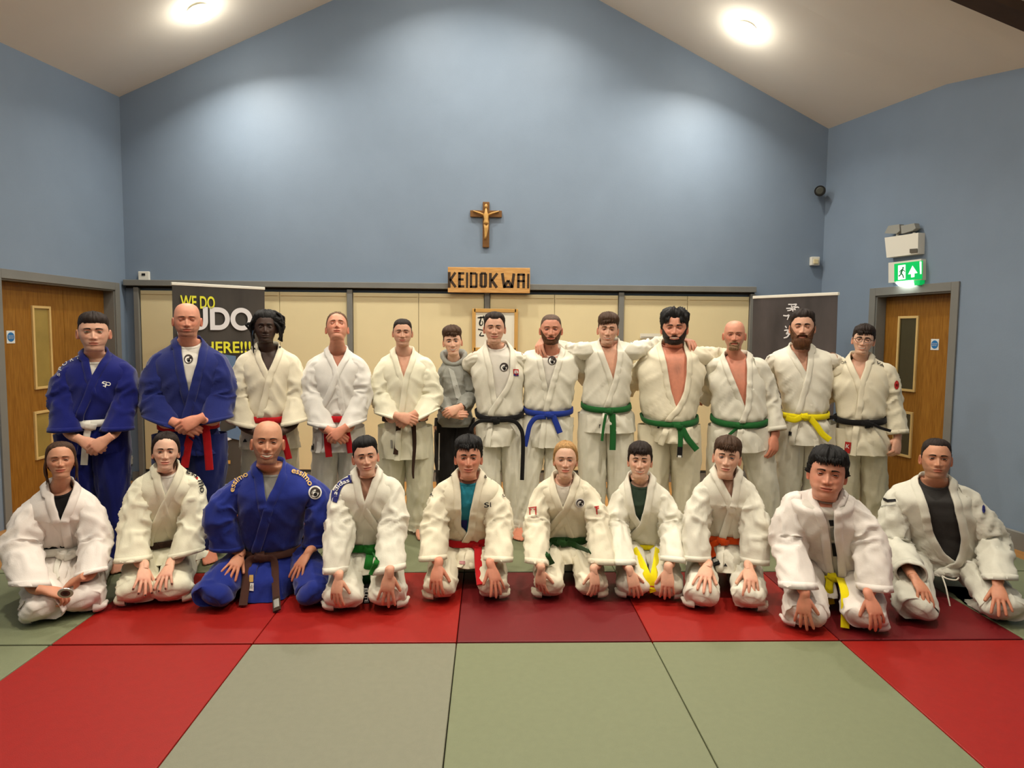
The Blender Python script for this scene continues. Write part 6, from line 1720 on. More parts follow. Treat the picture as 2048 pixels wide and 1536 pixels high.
P.append(dict(label='big dark-haired bearded man, white judo jacket open on bare chest, green belt', seed=10, D=5.1, suit='warm',
 head=H(1349, 624, 690, 'red', 'black', w=1.08, smile=.9, eyes=.12, teeth=.9, jaw=1.10, jowl=1.0, flush=.9, stubble=.5, stubc=srgb(60, 40, 34)[:3], hairline=[(0, .070), (12, .078), (24, .074), (36, .055), (52, .035), (68, .02), (80, -.012), (90, -.012), (98, .016), (118, -.03), (180, -.07)]),
 neck=((1325, 684), (1369, 681)), sh=((1284, 698), (1409, 694)), belt=((1286, 830), (1352, 849), (1391, 836)), hem=((1299, 878), (1356, 888), (1398, 878)), depth=.17, bdepth=.20, chest=((1274, 745), (1411, 745)), neckw=.072,
 vL=[(1325, 684), (1334, 736), (1342, 785), (1352, 815), (1376, 845), (1386, 880)], vR=[(1369, 681), (1375, 716), (1374, 755), (1368, 785), (1353, 815), (1332, 836), (1322, 884)], chesthair=(1356, 738, .032, .045, .6), chesttint=(1, .86, .82),
 armL=dict(sh=(1298, 714, .0), el=(1272, 760, -.14), wr=(1245, 790, -.2), cuff=(1252, 780, -.19), nohand=1, r=.064, r0=.052),
 armR=dict(sh=(1396, 712, .0), el=(1432, 716, -.12), wr=(1500, 716, -.1), cuff=(1470, 718, -.16), tip=(1532, 734, .06), pose='drape', n=(.4, -.6, .8), r=.074, cr=.07, bow=0, ts=-1, k=1.05),
 beltc='green', knot=(1357, 853, .9), tails=[dict(p=[(1360, 856), (1361, 880), (1359, 914)], w=.036, end=dict(l=.075, m='BK', mark=(-.002, .012), mm='W')), dict(p=[(1364, 856), (1376, 878), (1394, 900)], w=.044)],
 feet=[(1318, 1084), (1376, 1086)], thigh=.125, bottom=.10, hair=('black', dict(side=.012, top=.030, front=.034, noise=.5, part=.008, tufts=[dict(k='curl', n=34, l=.016, el=(25, 80), r=.007), dict(k='fringe', n=16, x=(-.06, -.03), z=.036, dx=-.008, out=.008, r=.008), dict(k='fringe', n=16, x=(.03, .06), z=.036, dx=.008, out=.008, r=.008)])), beard=('dark', .0035, .4),
 marks=[('patch', [(1316, 852), (1320, 854), (1318, 857), (1314, 855)], 'B', 'jacket')]))
P.append(dict(label='bald man with a goatee, white judo jacket open on bare chest, green belt', seed=11, D=5.0, suit='white',
 head=H(1469, 641, 700, 'red', 'lbrown', w=1.03, smile=.1, eyes=.3, flush=1.1, jaw=1.0, stubble=.35, stubc=srgb(130, 100, 80)[:3], browk=.6, hairline=[(0, .2), (180, .2)]),
 neck=((1451, 706), (1496, 706)), sh=((1420, 714), (1530, 720)), belt=((1426, 835), (1474, 850), (1531, 836)), hem=((1419, 893), (1486, 906), (1532, 880)), chest=((1416, 755), (1532, 755)), chesthair=(1478, 752, .045, .05, .45, (.36, .2, .14)), chesttint=(1, .85, .82),
 vL=[(1451, 706), (1462, 745), (1480, 790), (1490, 815), (1506, 845), (1520, 890)], vR=[(1496, 706), (1495, 755), (1491, 812), (1476, 848), (1470, 904)],
 armL=dict(sh=(1430, 726, .0), el=(1420, 780, -.16), wr=(1398, 810, -.2), cuff=(1402, 800, -.19), nohand=1, r=.064, r0=.052),
 armR=dict(sh=(1518, 736, .0), el=(1540, 802, -.02), wr=(1549, 874, .06), cuff=(1552, 862, .04), tip=(1546, 912, .10), pose='relaxed', n=(.5, -.8, 0), r=.068, cr=.074, ts=-1, k=1.1),
 beltc='green', knot=(1476, 852, .9), tails=[dict(p=[(1474, 856), (1467, 862), (1458, 870)], w=.022)], feet=[(1446, 1084), (1548, 1090)], foot_ang=(-95, -50), thigh=.12, bottom=.098, hair=None, beard=('grizzle', .008, .5, 'goatee')))
P.append(dict(label='man with a full auburn beard standing in a white judo suit with yellow belt', seed=12, D=5.05, suit='white',
 head=H(1605, 622, 688, 'fair', 'dark', w=.98, smile=.15, eyes=.12, chinl=.004, jaw=.98, browk=1.3),
 neck=((1581, 690), (1622, 690)), sh=((1536, 700), (1674, 706)), belt=((1566, 829), (1611, 834), (1653, 826)), hem=((1572, 882), (1616, 892), (1660, 886)), chest=((1548, 745), (1665, 745)),
 vL=[(1581, 690), (1595, 715), (1612, 747), (1632, 830), (1640, 890)], vR=[(1622, 690), (1618, 715), (1613, 747), (1592, 822), (1584, 888)],
 armL=dict(sh=(1548, 716, .0), el=(1540, 770, -.14), wr=(1520, 800, -.2), cuff=(1526, 792, -.19), nohand=1, r=.064, r0=.052),
 armR=dict(sh=(1662, 716, .0), el=(1684, 738, -.14), wr=(1728, 752, -.2), cuff=(1716, 750, -.2), nohand=1, r=.064, r0=.052),
 beltc='yellow', knot=(1612, 834, 1.0), tails=[dict(p=[(1606, 832), (1590, 840), (1572, 836)], w=.042), dict(p=[(1618, 834), (1632, 850), (1645, 868), (1660, 880)], w=.044)],
 feet=[(1580, 1080), (1636, 1082)], thigh=.12, bottom=.10, hair=('dark', dict(side=.007, top=.018, front=.020, noise=.25)), beard=('ginger', .015, .5, 'full', .022), lean2=0,
 marks=[('patch', [(1575, 862), (1584, 864), (1583, 872), (1574, 871)], 'B', 'jacket'), ('stripe', [(1532, 712), (1545, 698), (1570, 690)], .8, 'G'), ('stripe', [(1535, 716), (1549, 702), (1572, 694)], .8, 'G'), ('cord', [(1598, 893), (1598, 910), (1596, 932)], .7, 'W')]))
P.append(dict(label='youth with glasses at the right end of the standing row, black belt', seed=13, D=4.95, suit='warm',
 head=H(1727, 652, 709, 'pale', 'dark', w=.98, smile=.9, eyes=.3, teeth=.8, roll=6, jaw=.95, yaw=-4, glasses=True, hairline=[(0, .052), (30, .05), (45, .048), (62, .036), (76, .0), (92, .0), (98, .018), (118, -.03), (180, -.07)]),
 neck=((1703, 708), (1741, 708)), sh=((1670, 720), (1788, 732)), belt=((1674, 832), (1722, 846), (1766, 840)), hem=((1684, 906), (1732, 912), (1780, 910)), chest=((1660, 770), (1780, 770)),
 vL=[(1703, 708), (1710, 735), (1720, 760), (1740, 840), (1752, 910)], vR=[(1741, 708), (1732, 735), (1721, 760), (1710, 836), (1702, 910)],
 armL=dict(sh=(1682, 734, .0), el=(1664, 785, -.12), wr=(1640, 800, -.2), cuff=(1646, 796, -.19), nohand=1, r=.064, r0=.052),
 armR=dict(sh=(1772, 748, .0), el=(1786, 808, .0), wr=(1795, 878, .05), cuff=(1795, 868, .04), tip=(1790, 914, .10), pose='fist', n=(.6, -.8, 0), r=.068, cr=.072, ts=-1, k=1.15),
 beltc='black', knot=(1735, 848, 1.1), tails=[dict(p=[(1674, 834), (1660, 835), (1648, 840)], w=.028, f=.06), dict(p=[(1745, 848), (1762, 856), (1782, 862)], w=.02)],
 feet=[(1704, 1085), (1756, 1087)], thigh=.10, bottom=.085, hair=('dark', dict(side=.009, top=.018, front=.024, noise=.3, sweep=.004, tufts=[dict(k='fringe', n=44, x=(-.055, .055), z=.046, slope=.1, dx=.006, out=.007, r=.008)])),
 marks=[('text', 'COR', [(1678, 728), (1694, 724)], 5, 'B', 'jacket'), ('text', 'VAL', [(1752, 725), (1774, 736)], 5, 'B', 'jacket'), ('patch', [(1691, 883), (1703, 885), (1700, 907), (1689, 905)], 'R', 'jacket'), ('text', 'K', [(1693, 892), (1700, 893)], 8, 'W', 'jacket'), ('disc', 1793, 770, 4.5, 9, 'R', 'sleeve')]))

# ============ kneeling row, left to right
KN = dict(kneel=True, lean=.10, fold=1.15)
def K(**k):
    q = dict(KN); q.update(k); P.append(q)
K(label='brown-haired woman kneeling far left in a white judo suit, holding a round medal', seed=21, D=4.0, suit='pink',
 head=H(121, 887, 957, 'tan', 'brown', w=1.0, smile=.5, eyes=.2, jaw=.92, nose=.85, flush=.8, pitch=-4, lipc=(.85, .38, .38), browk=.7, hairline=[(0, .088), (30, .082), (50, .064), (66, .04), (76, .022), (86, -.004), (94, -.02), (104, -.045), (118, -.07), (180, -.10)]),
 neck=((93, 966), (143, 964)), sh=((44, 994), (199, 984)), belt=((64, 1096), (120, 1108), (178, 1092)), hem=((42, 1206), (124, 1222), (190, 1200)), hemf=.40, hems=.1, depth=.125, neckw=.05,
 vL=[(93, 966), (106, 1005), (124, 1042), (140, 1095), (150, 1218)], vR=[(143, 964), (135, 1005), (124, 1042), (130, 1095), (120, 1218)], tee='black', teet=.75,
 armL=dict(el=(42, 1098, .0), cuff=(60, 1172, .22), wr=(88, 1180, .33), tip=(124, 1188, .42), pose='pinch', wfo=-.15, n=(-.2, -.6, .8), r=.090, cr=.086, cut=(.3, 0, 1)),
 armR=dict(el=(190, 1092, .0), cuff=(182, 1148, .22), wr=(160, 1156, .33), tip=(132, 1170, .42), pose='pinch', wfo=-.15, n=(.2, -.6, .8), r=.083, cr=.078, cut=(-.2, 0, 1)),
 beltc='white', knot=(128, 1112, 1.1), tails=[dict(p=[(124, 1112), (116, 1124), (112, 1142), (116, 1158)], w=.03), dict(p=[(132, 1112), (146, 1104), (150, 1108), (138, 1116), (128, 1118)], w=.026)],
 knees=[(80, 1258), (160, 1240)], hipw=.11, rk=.105, shins=(None, None), hair=('brown', dict(side=.010, top=.014, front=.012, noise=.2, tail=True)),
 marks=[('patch', [(120, 1196), (130, 1197), (142, 1214), (130, 1218)], 'B', 'jacket'), ('stripes3', 123, 1198)])
K(label='girl kneeling in a white judo suit with dark brown belt and dark nail varnish', seed=22, D=4.2, suit='cream',
 head=H(331, 869, 940, 'pale', 'dark', w=.94, smile=.45, eyes=.75, jaw=.90, nose=.8, lipc=(.85, .42, .42), browk=1.0, roll=3, hairline=[(0, .086), (30, .080), (50, .062), (66, .042), (76, .022), (86, -.004), (94, -.02), (104, -.045), (118, -.07), (180, -.10)]),
 neck=((312, 932), (355, 926)), sh=((262, 954), (404, 948)), belt=((296, 1089), (326, 1092), (356, 1085)), hem=((292, 1120), (326, 1130), (414, 1112)), hemf=.22, hems=.02, depth=.115, neckw=.048, chest=((272, 1000), (392, 1000)),
 vL=[(312, 932), (320, 962), (331, 992), (352, 1085), (360, 1125)], vR=[(355, 926), (345, 962), (332, 992), (298, 1063), (292, 1125)], tee='white', teet=.65,
 armL=dict(el=(268, 1050, .02), cuff=(266, 1122, .22), wr=(288, 1136, .30), tip=(286, 1186, .42), pose='spread', n=(0, -.7, .7), r=.080, cr=.094, cut=(0, 0, 1)),
 armR=dict(el=(388, 1045, .02), cuff=(372, 1110, .22), wr=(340, 1130, .31), tip=(318, 1182, .43), pose='spread', n=(0, -.7, .7), r=.080, cr=.094, cut=(-.35, 0, 1), ts=-1), hand_k=.92, nail=(.02, .01, .012),
 beltc='dkbrown', knot=None, tails=[], knees=[(268, 1222), (340, 1218)], hipw=.10, rk=.11, hair=('dark', dict(side=.012, top=.014, front=.012, noise=.2, ffreq=12, bun=True, back=.018)),
 marks=[('text', 'ess mo', [(372, 944), (386, 947), (397, 957), (402, 972), (403, 986)], 9, 'B', 'both'), ('patch', [(392, 952), (396, 955), (395, 960), (391, 957)], 'R', 'both')])
K(label='smiling bald man kneeling in a royal blue judo suit with gold shoulder lettering', seed=23, D=4.1, suit='royal', fold=1.0, lapw=.05,
 head=H(535, 842, 929, 'tan', 'dark', w=.97, smile=1.0, eyes=.3, teeth=1.3, jaw=1.0, stubble=.7, stubc=srgb(84, 56, 42)[:3], beard_style='full', flush=.8, roll=3, browk=.8, ear=1.1, hairline=[(0, .2), (180, .2)]),
 neck=((514, 926), (567, 924)), sh=((458, 955), (645, 955)), belt=((482, 1092), (522, 1113), (604, 1082)), hem=((482, 1190), (528, 1206), (600, 1160)), hemf=.30, hems=.05, depth=.15, neckw=.066, chest=((474, 1010), (618, 1010)),
 vL=[(514, 926), (524, 965), (533, 1003), (556, 1100), (570, 1180)], vR=[(567, 924), (552, 965), (534, 1003), (506, 1100), (494, 1196)], tee='grey', teet=.75,
 armL=dict(el=(440, 1036, -.02), cuff=(455, 1098, .14), wr=(480, 1112, .22), tip=(458, 1148, .36), pose='spread', n=(.1, -.6, .8), r=.085, cr=.090, bow=.03, cut=(.2, 0, 1), ts=1),
 armR=dict(el=(640, 1036, -.02), cuff=(634, 1090, .14), wr=(615, 1108, .22), tip=(592, 1144, .36), pose='spread', n=(-.1, -.6, .8), r=.085, cr=.085, bow=.03, cut=(-.1, 0, 1), ts=-1), hand_k=1.08,
 beltc='brown', knot=(523, 1115, 1.2), tails=[dict(p=[(515, 1117), (497, 1124), (492, 1165), (486, 1211)], w=.046), dict(p=[(532, 1116), (548, 1122), (551, 1170), (554, 1221)], w=.042, end=dict(l=.10, m='BR', mark=(.02, .08), mm='G'))],
 knees=[(424, 1230), (632, 1224)], hipw=.13, rk=.11, rt=.105, flap=False, hipz=.17, hair=None,
 marks=[('text', 'essimo', [(583, 941), (600, 946), (613, 956), (622, 971)], 11, 'GO', 'both'), ('text', 'essimo', [(463, 984), (468, 968), (480, 956), (496, 948)], 10, 'GO', 'both'), ('disc', 612, 948, 2.4, 2.4, 'GO', 'both'), ('crestr', 'both', 630, 985, 13.5), ('patch', [(499, 1150), (507, 1150), (507, 1164), (499, 1164)], 'GO', 'jacket'), ('patch', [(496, 1166), (508, 1166), (507, 1182), (495, 1181)], 'W', 'jacket'), ('patch', [(498, 1169), (505, 1169), (505, 1177), (498, 1177)], 'G', 'jacket')])
K(label='youth kneeling in a white judo suit, bright green belt and navy shoulder patch', seed=24, D=4.1, suit='white',
 head=H(731, 878, 951, 'fair', 'dark', w=.93, smile=.4, eyes=.45, roll=-6, yaw=6, jaw=.93, iris='brown', ear=1.15, hairline=[(0, .064), (22, .066), (36, .068), (52, .05), (66, .036), (78, .0), (92, .0), (98, .018), (118, -.03), (180, -.07)]),
 neck=((712, 940), (755, 937)), sh=((662, 965), (802, 955)), belt=((694, 1092), (731, 1098), (766, 1091)), hem=((672, 1138), (722, 1150), (778, 1142)), hemf=.24, hems=.03, depth=.12, chest=((672, 1005), (796, 1000)), neckw=.054,
 vL=[(712, 940), (720, 970), (729, 1003), (765, 1062), (768, 1145)], vR=[(755, 937), (742, 970), (731, 1003), (712, 1060), (710, 1145)], over='L',
 armL=dict(el=(680, 1055, .02), cuff=(670, 1146, .24), wr=(677, 1158, .30), tip=(668, 1214, .42), pose='drape', n=(-.1, -.75, .6), r=.082, cr=.062, cut=(-.1, 0, 1), ts=1),
 armR=dict(el=(785, 1050, .02), cuff=(777, 1143, .24), wr=(778, 1150, .30), tip=(770, 1212, .42), pose='spread', n=(.0, -.75, .6), r=.082, cr=.094, cut=(-.25, 0, 1), ts=1),
 beltc='brightgreen', knot=(742, 1103, 1.1), tails=[dict(p=[(742, 1106), (738, 1130), (730, 1172)], w=.055, end=None), dict(p=[(748, 1106), (754, 1120), (746, 1140), (742, 1150)], w=.03)],
 knees=[(684, 1234), (775, 1229)], hipw=.10, rk=.104, hair=('black', dict(side=.007, top=.020, front=.022, noise=.2, lop=.2)),
 marks=[('patch', [(661, 1002), (657, 968), (690, 948), (704, 946)], 'N0', 'both'), ('navy', 0, 0), ('text', 'adidas', [(671, 990), (675, 976), (684, 967), (699, 961)], 8, 'W', 'both'), ('beltlabel', 730, 1176, 733, 1212)])
K(label='boy kneeling in a white judo suit with red belt over a teal T-shirt', seed=25, D=4.25, suit='warm',
 head=H(937, 878, 955, 'red', 'black', w=.95, smile=.5, eyes=.5, flush=1.2, jaw=.95, browk=1.1, lips=1.3, hairline=[(0, .060), (25, .06), (42, .060), (58, .046), (70, .034), (80, .0), (92, .0), (98, .018), (118, -.03), (180, -.07)]),
 neck=((914, 946), (961, 942)), sh=((866, 962), (1008, 966)), belt=((890, 1074), (932, 1090), (980, 1074)), hem=((892, 1125), (932, 1138), (985, 1120)), hemf=.24, hems=.03, depth=.125, chest=((870, 1005), (1002, 1005)),
 vL=[(914, 946), (921, 985), (922, 1022), (921, 1052), (932, 1062), (950, 1088), (952, 1136)], vR=[(961, 942), (949, 985), (941, 1022), (936, 1060), (922, 1086), (914, 1136)], tee='teal', teet=.7,
 armL=dict(el=(870, 1050, .02), cuff=(866, 1120, .22), wr=(876, 1132, .29), tip=(868, 1190, .41), pose='drape', n=(-.1, -.75, .6), r=.080, cr=.080, cut=(-.1, 0, 1), ts=1),
 armR=dict(el=(998, 1050, .02), cuff=(996, 1122, .22), wr=(983, 1134, .29), tip=(1000, 1188, .41), pose='spread', n=(.1, -.75, .6), r=.080, cr=.084, cut=(.05, 0, 1), ts=-1),
 beltc='red', knot=(954, 1096, .8), tails=[dict(p=[(956, 1094), (957, 1130), (961, 1169)], w=.046)], knees=[(880, 1212), (985, 1210)], hipw=.11, rk=.092, hair=('black', dict(side=.011, top=.024, front=.024, noise=.4, tufts=[dict(k='fringe', n=34, x=(-.055, .05), z=.052, dx=.004, out=.006, r=.007), dict(k='spike', n=60, l=.018, el=(20, 80), r=.007)])),
 marks=[('text', 'PRO', [(880, 956), (904, 951)], 6, 'B', 'both'), ('text', 'STAR', [(968, 953), (998, 962)], 6, 'B', 'both'), ('text', 'SF', [(968, 1010), (988, 1009)], 10, 'B', 'jacket'), ('text', 'R', [(860, 990), (867, 989)], 8, 'B', 'both'), ('text', 'G', [(1004, 990), (1010, 991)], 7, 'B', 'both'), ('patch', [(919, 1122), (930, 1122), (930, 1129), (919, 1128)], 'P', 'jacket'), ('patch', [(922, 1040), (935, 1040), (933, 1060), (925, 1060)], 'N', 'tee')])
K(label='blonde girl kneeling in a white judo suit with red marks on the sleeves', seed=26, D=4.27, suit='warm',
 head=H(1131, 886, 955, 'pale', 'lbrown', w=.93, smile=.6, eyes=.35, jaw=.90, nose=.8, flush=.9, iris='blue', lipc=(.85, .40, .40), browk=.8, hairline=[(0, .080), (30, .076), (50, .060), (66, .042), (76, .022), (86, -.004), (94, -.02), (104, -.045), (118, -.07), (180, -.10)]),
 neck=((1106, 952), (1150, 950)), sh=((1070, 962), (1190, 964)), belt=((1089, 1076), (1129, 1083), (1178, 1088)), hem=((1086, 1118), (1128, 1128), (1184, 1118)), hemf=.23, hems=.03, depth=.115, neckw=.047, chest=((1074, 1000), (1188, 1000)),
 vL=[(1106, 952), (1114, 985), (1125, 1013), (1150, 1080), (1160, 1126)], vR=[(1150, 950), (1139, 985), (1126, 1013), (1091, 1061), (1086, 1126)], tee='cream', teet=.62,
 armL=dict(el=(1072, 1050, .02), cuff=(1074, 1128, .23), wr=(1082, 1142, .29), tip=(1080, 1192, .40), pose='drape', n=(-.1, -.75, .6), r=.074, cr=.070, cut=(.15, 0, 1), ts=1),
 armR=dict(el=(1196, 1050, .02), cuff=(1204, 1128, .23), wr=(1188, 1144, .29), tip=(1192, 1192, .40), pose='drape', n=(.1, -.75, .6), r=.074, cr=.080, cut=(.05, 0, 1), ts=-1), hand_k=.95,
 beltc='dkgreen', knot=(1126, 1086, 1.0), tails=[dict(p=[(1118, 1088), (1100, 1090), (1094, 1108), (1104, 1128)], w=.036), dict(p=[(1134, 1086), (1154, 1092), (1180, 1104)], w=.040, f=.15)],
 knees=[(1097, 1208), (1184, 1208)], hipw=.09, rk=.088, hair=('blond', dict(side=.012, top=.010, front=.008, noise=.25, ffreq=14, bun=True, back=.018)),
 marks=[('crestr', 'jacket', 1160, 1006, 9.5), ('torii', 1066, 1022, 1.0), ('torii_half', 1194, 1021, 1.0), ('textg', 'FIGHTING FILMS', [(1056, 1035), (1077, 1035)], 2.2, 'P', 'both')])
K(label='boy kneeling in a white judo suit, yellow belt and dark green T-shirt', seed=27, D=4.3, suit='white',
 head=H(1280, 888, 957, 'pale', 'dark', w=.93, smile=.9, eyes=.4, teeth=.8, jaw=.98, jowl=.3, flush=.8, hairline=[(0, .050), (25, .05), (42, .048), (58, .044), (70, .03), (80, -.01), (92, .0), (98, .012), (118, -.03), (180, -.07)]),
 neck=((1258, 952), (1302, 951)), sh=((1226, 972), (1340, 973)), belt=((1257, 1094), (1292, 1096), (1324, 1094)), hem=((1250, 1118), (1290, 1124), (1334, 1118)), hemf=.2, hems=.02, depth=.12, chest=((1226, 1010), (1340, 1010)),
 vL=[(1258, 952), (1265, 1000), (1270, 1030), (1280, 1042), (1300, 1090), (1306, 1122)], vR=[(1302, 951), (1292, 1000), (1281, 1042), (1259, 1074), (1252, 1122)], tee='green', teet=.7,
 armL=dict(el=(1232, 1055, .02), cuff=(1249, 1130, .23), wr=(1261, 1146, .29), tip=(1276, 1198, .40), pose='drape', n=(-.1, -.75, .6), r=.074, cr=.072, cut=(0, 0, 1), ts=1),
 armR=dict(el=(1344, 1055, .02), cuff=(1346, 1124, .23), wr=(1336, 1142, .29), tip=(1334, 1200, .40), pose='drape', n=(.1, -.75, .6), r=.074, cr=.074, cut=(.08, 0, 1), ts=-1),
 beltc='yellow', beltw=.026, knot=None, tails=[dict(p=[(1268, 1098), (1280, 1120), (1294, 1150), (1307, 1184)], w=.044), dict(p=[(1316, 1098), (1313, 1120), (1308, 1150), (1304, 1178)], w=.044, end=dict(l=.03, m='YW', mark=(.012, .018), mm='R'))],
 knees=[(1268, 1209), (1336, 1210)], hipw=.085, rk=.092, hair=('dark', dict(side=.012, top=.018, front=.022, noise=.25, tufts=[dict(k='fringe', n=46, x=(-.055, .055), z=.046, dx=-.006, out=.006, r=.009)])))
K(label='fair-skinned boy kneeling in a white judo suit with an orange belt', seed=28, D=4.1, suit='white',
 head=H(1454, 877, 954, 'pale', 'brown', w=.94, smile=.2, eyes=.4, jaw=.92, roll=4, yaw=-4, iris='blue', flush=.7, hairline=[(0, .046), (25, .046), (42, .048), (58, .044), (70, .034), (80, .0), (92, .0), (98, .018), (118, -.03), (180, -.07)]),
 neck=((1430, 932), (1475, 942)), sh=((1394, 958), (1512, 960)), belt=((1416, 1079), (1446, 1082), (1485, 1084)), hem=((1412, 1138), (1454, 1146), (1492, 1140)), hemf=.25, hems=.03, depth=.12, chest=((1392, 1000), (1514, 1000)), neckw=.053,
 vL=[(1430, 932), (1446, 965), (1462, 996), (1482, 1080), (1486, 1142)], vR=[(1475, 942), (1470, 965), (1463, 996), (1441, 1065), (1430, 1142)],
 armL=dict(el=(1392, 1050, .02), cuff=(1395, 1120, .22), wr=(1414, 1134, .29), tip=(1400, 1180, .41), pose='spread', n=(-.1, -.75, .6), r=.078, cr=.080, cut=(0, 0, 1), ts=1),
 armR=dict(el=(1508, 1050, .02), cuff=(1510, 1126, .22), wr=(1498, 1138, .29), tip=(1508, 1194, .41), pose='drape', n=(.2, -.75, .6), r=.078, cr=.076, cut=(.08, 0, 1), ts=-1),
 beltc='orange', knot=(1446, 1083, 1.0), tails=[dict(p=[(1436, 1084), (1422, 1092), (1426, 1110), (1434, 1129)], w=.036, end=dict(l=.07, m='BK', mark=(.02, .05), mm='G'))],
 knees=[(1406, 1230), (1502, 1233)], hipw=.11, rk=.094, hair=('brown', dict(side=.008, top=.020, front=.024, noise=.2, tufts=[dict(k='fringe', n=40, x=(-.05, .055), z=.046, slope=-.15, dx=-.008, out=.006, r=.009)])),
 marks=[('tri', 1450, 1130)])
K(label='big boy with spiky dark hair kneeling in a white judo jacket, yellow belt', seed=29, D=3.85, suit='pink', fold=1.2,
 head=H(1655, 900, 996, 'red', 'dark', w=1.0, smile=.2, eyes=.25, jaw=1.10, jowl=1.2, flush=.7, roll=4, pitch=1, frown=1, hairline=[(0, .058), (25, .058), (42, .056), (58, .044), (70, .03), (80, -.01), (92, -.002), (98, .012), (118, -.03), (180, -.07)]),
 neck=((1630, 982), (1686, 978)), sh=((1564, 982), (1722, 992)), belt=((1626, 1153), (1664, 1158), (1702, 1152)), hem=((1618, 1180), (1664, 1196), (1722, 1180)), hemf=.24, hems=.03, depth=.15, bdepth=.15, neckw=.068, chest=((1570, 1050), (1730, 1050)), lean=.18,
 vL=[(1630, 982), (1649, 1040), (1658, 1090), (1663, 1128), (1668, 1150), (1672, 1196)], vR=[(1686, 978), (1668, 1015), (1665, 1065), (1674, 1110), (1676, 1150), (1690, 1196)], tee='white', teet=.6,
 armL=dict(el=(1576, 1085, .04), cuff=(1597, 1176, .26), wr=(1609, 1194, .32), tip=(1606, 1246, .44), pose='spread', n=(-.1, -.75, .6), r=.092, cr=.096, cut=(0, 0, 1), ts=1),
 armR=dict(el=(1738, 1085, .04), cuff=(1750, 1180, .26), wr=(1740, 1196, .32), tip=(1760, 1250, .44), pose='drape', n=(.3, -.75, .6), r=.088, cr=.086, cut=(-.02, 0, 1), ts=-1), hand_k=1.1,
 beltc='yellow', beltw=.03, knot=(1668, 1156, .9), tails=[dict(p=[(1660, 1160), (1658, 1180), (1662, 1208)], w=.042), dict(p=[(1680, 1156), (1690, 1190), (1690, 1256)], w=.044)],
 knees=[(1616, 1270), (1738, 1276)], hipw=.12, rk=.112, rt=.108, hair=('black', dict(side=.014, top=.022, front=.022, noise=.35, tufts=[dict(k='fringe', n=44, x=(-.06, .06), z=.052, dx=.006, out=.006, r=.008), dict(k='spike', n=110, l=.026, el=(0, 80), r=.009, dir=(0, -.2, .2))])),
 marks=[('patch', [(1657, 1040), (1668, 1040), (1668, 1052), (1660, 1052)], 'B', 'tee'), ('patch', [(1660, 1056), (1668, 1054), (1670, 1080), (1663, 1080)], 'G', 'tee'), ('patch', [(1663, 1086), (1671, 1086), (1674, 1112), (1666, 1112)], 'B', 'tee')])
K(label='broad man kneeling far right, white judo jacket open over a charcoal T-shirt', seed=30, D=4.05, suit='grey', fold=1.5, lapw=.045,
 head=H(1873, 880, 956, 'tan', 'dark', w=1.0, smile=-.1, eyes=.55, jaw=1.06, flush=.6, stubble=.4, stubc=srgb(100, 72, 56)[:3], yaw=8, hairline=[(0, .076), (22, .080), (36, .078), (52, .05), (66, .036), (78, -.01), (92, -.002), (98, .012), (118, -.03), (180, -.07)]),
 neck=((1842, 956), (1901, 954)), sh=((1772, 972), (1958, 974)), belt=((1808, 1118), (1884, 1134), (1950, 1116)), hem=((1806, 1136), (1892, 1152), (1952, 1136)), hemf=.20, hems=.02, depth=.15, bdepth=.18, chest=((1780, 1030), (1952, 1030)), neckw=.068,
 vL=[(1842, 956), (1850, 990), (1864, 1065), (1885, 1104), (1908, 1124), (1930, 1132), (1940, 1145)], vR=[(1901, 954), (1909, 1005), (1921, 1080), (1919, 1104), (1906, 1124), (1885, 1134), (1868, 1145)], tee='charcoal', teet=.5,
 armL=dict(el=(1792, 1095, -.01), cuff=(1822, 1148, .22), wfo=-.05, wr=(1832, 1160, .28), tip=(1862, 1208, .42), pose='drape', n=(.1, -.7, .7), r=.090, cr=.078, ts=1),
 armR=dict(el=(1982, 1086, -.01), cuff=(2001, 1160, .14), wr=(1996, 1172, .20), tip=(2006, 1224, .34), pose='spread', n=(0, -.7, .7), r=.088, cr=.076, cut=(-.15, 0, 1), ts=-1), hand_k=1.12,
 beltc=None, knees=[(1836, 1256), (2016, 1258)], hipw=.12, hipz=.18, rk=.11, rt=.105, flap=False, shins=(None, (1925, 1215, .06)), hair=('dark', dict(side=.003, top=.010, front=.011, noise=.2)),
 marks=[('chevron', 1779, 999), ('disc', 1967, 1018, 3, 8, 'N', 'sleeve'), ('strap', 0, 0), ('drawcord', 0, 0)])
PRM = {'W': M_PW, 'B': M_PB, 'R': M_PR, 'G': M_PGR, 'GO': M_PG, 'N': M_PN, 'P': M_PP}
TIP = {'BK': BT['black'], 'BR': BT['dkbrown'], 'YW': BT['yellow']}
